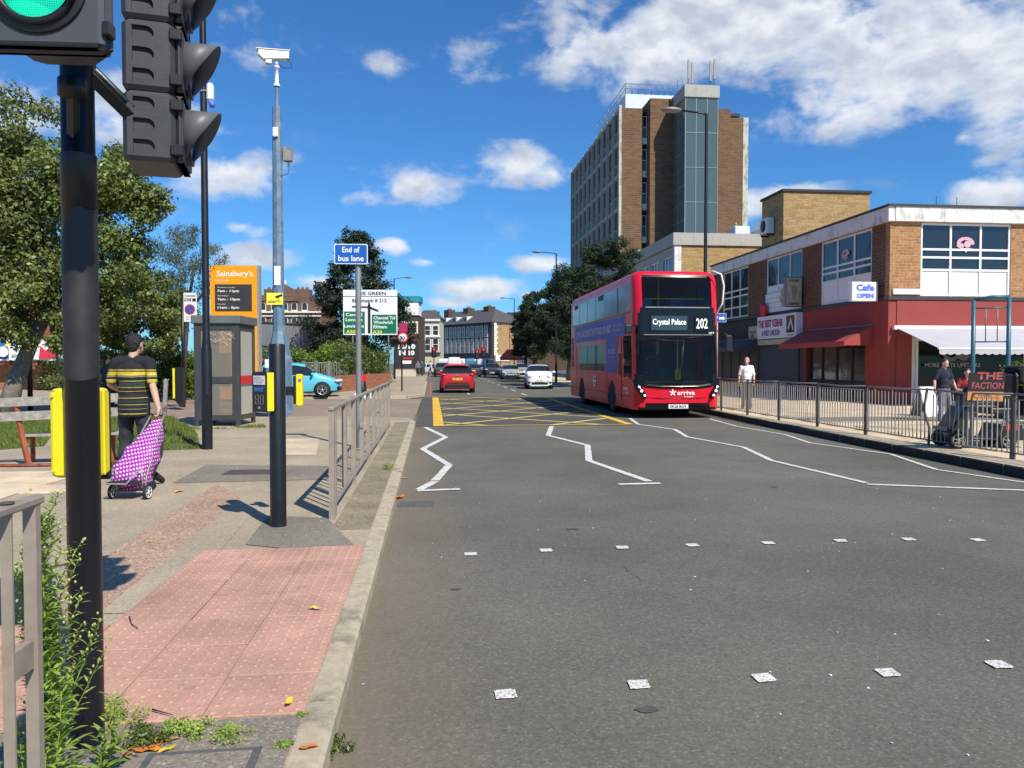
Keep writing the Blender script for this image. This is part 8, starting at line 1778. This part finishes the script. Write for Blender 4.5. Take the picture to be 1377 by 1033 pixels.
for (px, py, rr, dz) in [(-60,190,1.5,0),(0,170,1.3,.5),(40,180,.9,-.6),(-40,260,1.8,.4),(50,270,1.5,-.8),(110,260,1.4,-.5),(160,235,1.0,0),(185,260,.9,.5),(200,285,.8,0),(130,310,1.3,.5),(80,340,1.5,-.6),(20,340,1.6,.2),(-40,360,1.6,.5),(170,330,.9,.3),(140,370,1.1,.5),(90,390,1.2,.3),(30,400,1.0,-.3),(-20,430,1.0,.3),(180,375,.7,0),(200,390,.5,0),(0,230,1.2,-.6),(150,205,.7,.2),(70,225,1.0,0),(-130,300,2.0,0),(-180,220,2.0,0),(120,420,.7,0),(165,405,.7,0),(215,265,.45,0),(60,425,.6,0),(45,445,.7,-.9),(10,450,.7,-.9),(85,440,.7,-.5),(110,450,.6,0),(-10,410,.8,-.9),(60,390,.8,-.9),(30,420,.7,-1.0)]:
    c = at(px, py); 
    for k in range(4): cl.append((c[0]+rs.normal()*rr*.35, c[1]+dz+rs.normal()*rr*.5, c[2]+rs.normal()*rr*.35, rr*.62, rr*.62, rr*.45))
leaves('crown', cl, 92000, .13, 'leaf_left', t, 11, .45)
pq = V(180,488,30); tq_ = thing('dark_shrub_tree', 'low dark bushy tree between the large tree and the phone box', 'tree', (pq.x,pq.y,PZ)); p = pq
trunk(tq_, [(0,0,0),(.1,0,1.5),(0,0,3)], [.12,.1,.04], 'bark_dark')
cl = []
for (px, py, rr) in [(150,400,.9),(175,385,.9),(195,395,.9),(215,410,.8),(160,425,.9),(190,425,.9),(225,430,.7),(240,420,.6),(140,440,.8),(205,445,.7),(175,450,.7),(228,395,.5),(120,420,.9),(150,460,.8),(175,468,.7),(200,465,.7),(225,455,.6),(240,445,.5),(130,465,.8)]:
    c = at(px, py, 30)
    for k in range(3): cl.append((c[0]+rs.normal()*rr*.4, c[1]+rs.normal()*.7, c[2]+rs.normal()*rr*.35, rr*.6, rr*.6, rr*.45))
leaves('crown', cl, 26000, .13, 'leaf_left', tq_, 17, .4)
p2 = V(245,488,31); t = thing('feathery_tree', 'thin grey-green feathery tree behind the phone box and totem', 'tree', (p2.x,p2.y,PZ)); p = p2
trunk(t, [(0,0,0),(.1,0,2),(.25,.1,4.0),(.5,.2,5.6)], [.14,.11,.08,.03], 'bark_dark', [([(.1,0,2.2),(-.5,.1,3.6),(-.9,.1,5.2)],[.06,.05,.02]),([(.25,.1,3.6),(1.0,.1,4.6),(1.5,.2,5.4)],[.06,.04,.02])])
cl = []
for (px, py, rr) in [(225,330,.7),(245,318,.6),(262,312,.55),(280,335,.6),(290,350,.4),(240,355,.9),(265,360,.8),(225,385,1.0),(255,395,1.0),(215,360,.6),(275,385,.6),(240,425,1.0),(210,420,.9),(297,345,.25),(200,440,.8)]:
    c = at(px, py, 31)
    for k in range(3): cl.append((c[0]+rs.normal()*rr*.4, c[1]+rs.normal()*.6, c[2]+rs.normal()*rr*.4, rr*.55, rr*.55, rr*.5))
leaves('crown', cl, 15000, .10, 'leaf_grey', t, 12, .1, droop=1.0, ratio=.28)
# dark conical tree by the direction sign
p = V(490,488,58); t = thing('dark_tree', 'dense dark conical tree behind the direction sign', 'tree', (p.x,p.y,PZ)); trunk(t, [(0,0,0),(.05,0,3),(0,0,9.5)], [.32,.26,.06], 'bark_dark')
cl = []
for k in range(150):
    h = rs.uniform(0,1); py = 480-h*165; half = 88*(1-h)**.72+3; 
    if h < .22: half = 55+100*h
    a = rs.uniform(0,6.28); px = 482+half*math.cos(a)*rs.uniform(.6,1)*(1.0); c = at(px, py, 58); cl.append((c[0], c[1]+half*58/1020*math.sin(a)*.8, c[2], 1.0-.4*h, 1.0-.4*h, .55-.15*h))
for py, dx in ((318,-3),(308,0),(326,6),(322,-10)): c = at(466+dx, py+4, 58); cl.append((*c, .35, .35, .5))
leaves('crown', cl, 42000, .21, 'leaf_conifer', t, 13, .3, shell=.35)
# row of dark trees on the right, behind the bus
def road_tree(px, D, specs, label, n, seed, sz=.2):
    global p
    p = V(px,488,D); t = thing('roadside_tree', label, 'tree', (p.x,p.y,RZ), group='dark trees along the right pavement'); trunk(t, [(0,0,0),(.1,0,2.2),(0,.2,4.5),(.2,.2,7)], [.26,.2,.15,.05], 'bark_dark', [([(.1,0,2.3),(-1.2,0,3.6),(-2,0,5)],[.1,.07,.03]),([(.1,0,2.6),(1.2,0,3.8),(2,0,5)],[.1,.07,.03])])
    cl = []
    for (x, y, rr) in specs:
        c = at(x, y, D)
        for k in range(5): cl.append((c[0]+rs.normal()*rr*.4, c[1]+rs.normal()*rr*.9, c[2]+rs.normal()*rr*.35, rr*.55, rr*.55, rr*.42))
    leaves('crown', cl, n, sz, 'leaf_dark', t, seed, .5)
road_tree(812,50,[(812,338,.9),(825,350,1.1),(795,352,1.1),(780,370,1.3),(840,362,1.0),(815,375,1.6),(770,395,1.3),(800,410,1.7),(775,430,1.5),(835,395,1.5),(800,455,1.6),(770,465,1.3),(850,350,.6),(865,378,.8),(850,390,1.0),(800,345,.9),(788,365,1.0),(830,335,.7)],'largest dark street tree, its crown rising above the bus roof',60000,21,.13)
road_tree(765,62,[(765,380,1.0),(752,395,1.2),(740,410,1.4),(770,410,1.5),(735,435,1.5),(760,445,1.7),(745,465,1.4),(750,378,.8),(738,392,.8),(728,450,1.0),(775,462,1.3)],'dark street tree between the bus and the black lamp post',38000,22,.15)
road_tree(718,76,[(722,400,.8),(715,412,1.1),(705,425,1.1),(730,420,1.3),(712,445,1.6),(702,455,1.0),(725,455,1.5),(715,470,1.3)],'farther dark street tree left of the black lamp post',26000,23,.18)
road_tree(706,95,[(706,415,1.0),(700,430,1.2),(712,440,1.5),(702,450,1.3),(705,465,1.5),(698,470,1.2),(712,475,1.2)],'farthest dark street tree next to the terrace building',9000,24,.28)
def hedge(label, x0y0, x1y1, h, dep, n, seed, m, size=.09, wob=.25):
    (xa, ya), (xb, yb) = x0y0, x1y1; t = thing('hedge', label, 'hedge', ((xa+xb)/2,(ya+yb)/2,PZ)); L = math.hypot(xb-xa,yb-ya); rs2 = np.random.RandomState(seed); cl = []
    N = int(L/.35)
    for i in range(N):
        f = (i+.5)/N; cx, cy = xa+(xb-xa)*f-(xa+xb)/2, ya+(yb-ya)*f-(ya+yb)/2; hh = h(f) if callable(h) else h
        for j in range(3):
            z = hh*(.2+.31*j)+rs2.normal()*wob*.3; r_ = .42+rs2.uniform(-.05,.12); cl.append((cx+rs2.normal()*.12, cy+rs2.normal()*dep*.35, z, r_, dep*.6, r_*.95))
    leaves('foliage', cl, n, size, m, t, seed, .3, kind='stuff'); b = MB()
    for i in range(0, N, 3): f = (i+.5)/N; x, y = xa+(xb-xa)*f-(xa+xb)/2, ya+(yb-ya)*f-(ya+yb)/2; b.tube([(x,y,0),(x+.1,y,(h(f) if callable(h) else h)*.7)], [.03,.01], 5)
    part('stems', b, 'bark_dark', t, kind='stuff'); return t
a, c = V(120,488,33), V(272,488,33); hedge('bright green clipped hedge behind the walking man', (a.x,a.y), (c.x,c.y), lambda f: 2.3-.35*abs(math.sin(f*5)), .7, 34000, 31, 'leaf_hedge', .10)
a, c = V(52,488,43), V(125,488,37); hedge('dull green shrubs at the end of the banner wall', (a.x,a.y), (c.x,c.y), 2.8, .8, 12000, 32, 'leaf_left', .12)
a, c = V(352,488,39), V(448,488,39.5); hedge('shrubs behind the bar fence and the blue car', (a.x,a.y), (c.x,c.y), lambda f: 2.3+.3*math.sin(f*7), .7, 20000, 33, 'leaf_hedge', .11)
a, c = V(440,488,40), V(516,488,50); hedge('rounded green hedge above the low brick wall by the direction sign', (a.x,a.y), (c.x,c.y), lambda f: 2.7-.35*f+.2*math.sin(f*6), .8, 24000, 34, 'leaf_hedge2', .12)
t = PLANTER; leaves('bush', [(rnd.uniform(-.3,.7),rnd.uniform(-.2,.2),rnd.uniform(.75,1.35),.28,.28,.22) for _ in range(16)], 2600, .07, 'leaf_hedge', t, 35)

# ------------------------------------------------------------------ weeds and litter in the foreground
def fleabane(x, y, h, label, seed, dense=1., top=True, spread=.06):
    rs = random.Random(seed); t = thing('tall_weed', label, 'weed', (x,y,PZ)); st = MB(); lf = []; fl = MB()
    def stem(p0, dr, ln, r0, nleaf, lsize, flower):
        pts = [Vector(p0)]; d = Vector(dr).normalized()
        for k in range(8): d = (d+Vector((rs.uniform(-.08,.08),rs.uniform(-.08,.08),.06))).normalized(); pts.append(pts[-1]+d*ln/8)
        st.tube(pts, [r0*(1-.8*k/8) for k in range(9)], 6)
        for k in range(nleaf):
            f = (k+.3)/nleaf; i = min(7, int(f*8)); q = pts[i].lerp(pts[i+1], f*8-i); a = k*2.4+rs.uniform(-.4,.4); el_ = rs.uniform(.2,.95); s = lsize*(1.1-.55*f)*rs.uniform(.7,1.2); u = Vector((math.cos(a)*math.cos(el_),math.sin(a)*math.cos(el_),math.sin(el_))); w = u.cross(Vector((0,0,1))).normalized(); nn2 = w.cross(u)
            m1, m2, tip = q+u*s*.4+nn2*s*.04, q+u*s*.75-nn2*s*.02, q+u*s-nn2*s*.14; ww = s*.075; ww = s*.10; lf.append([q, m1-w*ww, m1+w*ww, m2-w*ww*.8, m2+w*ww*.8, tip])
        return pts
    for k in range(3 if not top else 1):
        o = Vector((rs.uniform(-spread,spread) if not top else 0, rs.uniform(-spread,spread) if not top else 0, 0)); main = stem(o, (rs.uniform(-.1,.1),rs.uniform(-.1,.1),1), h*(1 if k == 0 else .85), .006, int(110*dense), .095, True)
        if top:
            for j in range(34):
                f = .28+.71*j/34; i = min(7,int(f*8)); q = main[i].lerp(main[i+1], f*8-i); a = j*2.1; ln = h*(.10+.26*(1-f))*rs.uniform(.7,1.3); bp = stem(q, (math.cos(a)*.6,math.sin(a)*.6,1), ln, .0025, 26, .055, True)
                for m_ in range(6): c = bp[-1-rs.randint(0,4)]+Vector((rs.uniform(-.018,.018),rs.uniform(-.018,.018),rs.uniform(-.005,.02))); fl.ell(c,(.0042,.0042,.0055),nu=6,nv=4); 
    part('stem', st, 'leaf_weed', t); vs = []; fs = []
    for l in lf:
        o = len(vs); vs += l; fs += [(o,o+1,o+2),(o+1,o+3,o+4,o+2),(o+3,o+5,o+4)]
    me = MB(); me.add(vs, fs, None, True); part('leaves', me, 'leaf_weed', t, kind='stuff')
    if fl.v: flat('bud', (.34,.40,.12), .7, var=.2); part('flower_buds', fl, 'bud', t, kind='stuff')
    return t
q = V(92,1100,2.42); fleabane(q.x,q.y,1.02,'tall flowering fleabane weed growing against the signal pole',3,1.1)
q = V(72,1100,2.46); fleabane(q.x,q.y,.80,'second flowering fleabane stem just left of the tallest weed',13,1.0)
q = V(50,1100,2.32); fleabane(q.x,q.y,.46,'shorter leafy weed left of the tall flowering one',5,.75,False,.05)
q = V(128,1100,2.62); w3 = fleabane(q.x,q.y,.36,'thin leaning weed right of the signal pole',8,.25,False,.01); w3.rotation_euler = (R(2),R(18),0)
def low_weed(px, py, label, n, r, h, seed, m='leaf_weed'):
    q = G(px,py,PZ); rs = np.random.RandomState(seed); t = thing('low_weed', label, 'weed', (q.x,q.y,PZ), group='small weeds at the pavement edge' ); leaves('leaves', [(rs.normal()*r*.5,rs.normal()*r*.4,h*rs.uniform(.2,.8),r*.35,r*.3,h*.4) for _ in range(12)], int(n*1.5), .013, m, t, seed, .3, kind='stuff', ratio=.45)
    b = MB(); 
    for k in range(14): a = rs.uniform(0,6.28); b.tube([(rs.normal()*r*.15,rs.normal()*r*.15,0),(math.cos(a)*r*.6,math.sin(a)*r*.5,h*rs.uniform(.5,1.1))], .0011, 4)
    part('stems', b, 'leaf_weed', t, kind='stuff'); return t
low_weed(250,985,'clump of small green weeds behind the grey cover',700,.10,.06,41); low_weed(310,992,'sparse green weeds right of the bigger clump behind the cover',300,.09,.05,42); low_weed(200,1000,'yellowing weeds among fallen leaves left of the cover',700,.11,.05,43,'leaf_hedge2')
low_weed(383,1004,'small moss tuft where the last kerb stone meets the pavement',250,.03,.02,44); low_weed(148,968,'straggly weeds at the right of the signal pole foot',500,.12,.12,45); low_weed(522,632,'green weed growing in the gap beside the kerb',350,.12,.10,46); low_weed(405,963,'tiny moss tuft beside the tactile paving corner',120,.02,.015,47)
q = G(443,1015,0); rs = np.random.RandomState(9); t = thing('low_weed', 'weeds growing from the gutter at the nearest kerb end', 'weed', (q.x,q.y,0)); leaves('leaves', [(rs.normal()*.04,rs.normal()*.05,.02,.03,.03,.02) for _ in range(8)], 350, .02, 'leaf_hedge2', t, 48, .3, kind='stuff')
for k, c in enumerate(((.55,.16,.03),(.60,.42,.03),(.35,.20,.07),(.65,.33,.06),(.75,.58,.04))): flat('dead_leaf_%d' % k, c, .7, var=.2, scale=20)
nm = [('orange','curled',0),('yellow','pointed',1),('brown','dry',2),('tan','small',3),('bright yellow','flat',4)]
for k, (px, py, z, ci, s_, where) in enumerate([(197,1012,PZ,0,.05,'left of the grey cover'),(213,1003,PZ,0,.05,'above the left corner of the grey cover'),(206,1011,PZ,4,.03,'between the orange leaves'),(225,1011,PZ,1,.035,'behind the grey cover'),(188,998,PZ,3,.04,'beside the stick'),(414,1008,PZ,0,.035,'on the end kerb stone'),(389,946,PZ+.014,4,.04,'near the bottom edge of the red tactile slabs'),(424,820,PZ+.014,4,.04,'high on the red tactile slabs'),(535,671,0,0,.12,'in the gutter'),(170,1018,PZ,2,.04,'under the tall weed'),(230,998,PZ,2,.03,'under the weed clump'),(177,1008,PZ,1,.03,'by the foot of the pole'),(544,644,0,3,.06,'near the gully'),(241,662,PZ,3,.07,'on the pavement right of the trolley'),(201,730,PZ,1,.03,'inside the signal shadow')]):
    q = G(px,py,z); b = MB(); n = 10; vs = [(0,0,.006)]; 
    for i in range(n): a = 2*math.pi*i/n; r_ = s_*(.5+.5*abs(math.cos(a/1))**1.5)*(1 if i else 1.25); vs.append((r_*math.cos(a), r_*.6*math.sin(a), .004+.012*abs(math.sin(a*1.5))*s_/.05))
    b.add(vs, [(0,i+1,(i+1) % n+1) for i in range(n)], None, True); o = solo('fallen_leaf', b, 'dead_leaf_%d' % ci, 'fallen %s leaf lying %s' % (nm[ci][0], where), 'leaf', 'fallen leaves', loc=(q.x,q.y,z+.004)); o.rotation_euler = (0,0,k*1.3)
def stick(pts, z, label, r=.004):
    q = [G(a, b_, z+.01) for a, b_ in pts]; b = MB(); b.tube([v-q[0] for v in q], [r*(1-.25*i) for i in range(len(q))], 5); solo('twig', b, 'bark_dark', label, 'twig', loc=q[0])
stick([(170,992),(187,978),(203,974)], PZ, 'bent pale twig lying left of the weed clump', .008); stick([(205,954),(220,958),(232,961)], PZ+.012, 'thin dark twig on the lower edge of the tactile slabs'); stick([(174,829),(177,839),(186,845)], PZ+.012, 'small forked twig on the tactile paving near the pole')
# small scraps on road and pavement
b = MB(); rr = random.Random(3)
for k in range(420):
    if k % 2: x, y, z = rr.uniform(-.4,7.8), rr.uniform(2.5,18), .003
    else: x, y, z = rr.uniform(-5,-.6), rr.uniform(5.8,18), PZ+.008
    s_ = rr.uniform(.004,.012); a = rr.uniform(0,6.28); b.add([(x+s_*math.cos(a),y+s_*math.sin(a),z),(x+s_*math.cos(a+2.1),y+s_*math.sin(a+2.1),z+.002),(x+s_*math.cos(a+4.2),y+s_*math.sin(a+4.2),z+.004)], [(0,1,2)])
o = part('litter', b, 'cloth_white', None, kind='stuff'); o['label'] = 'tiny pale grit and scraps scattered over road and pavement'
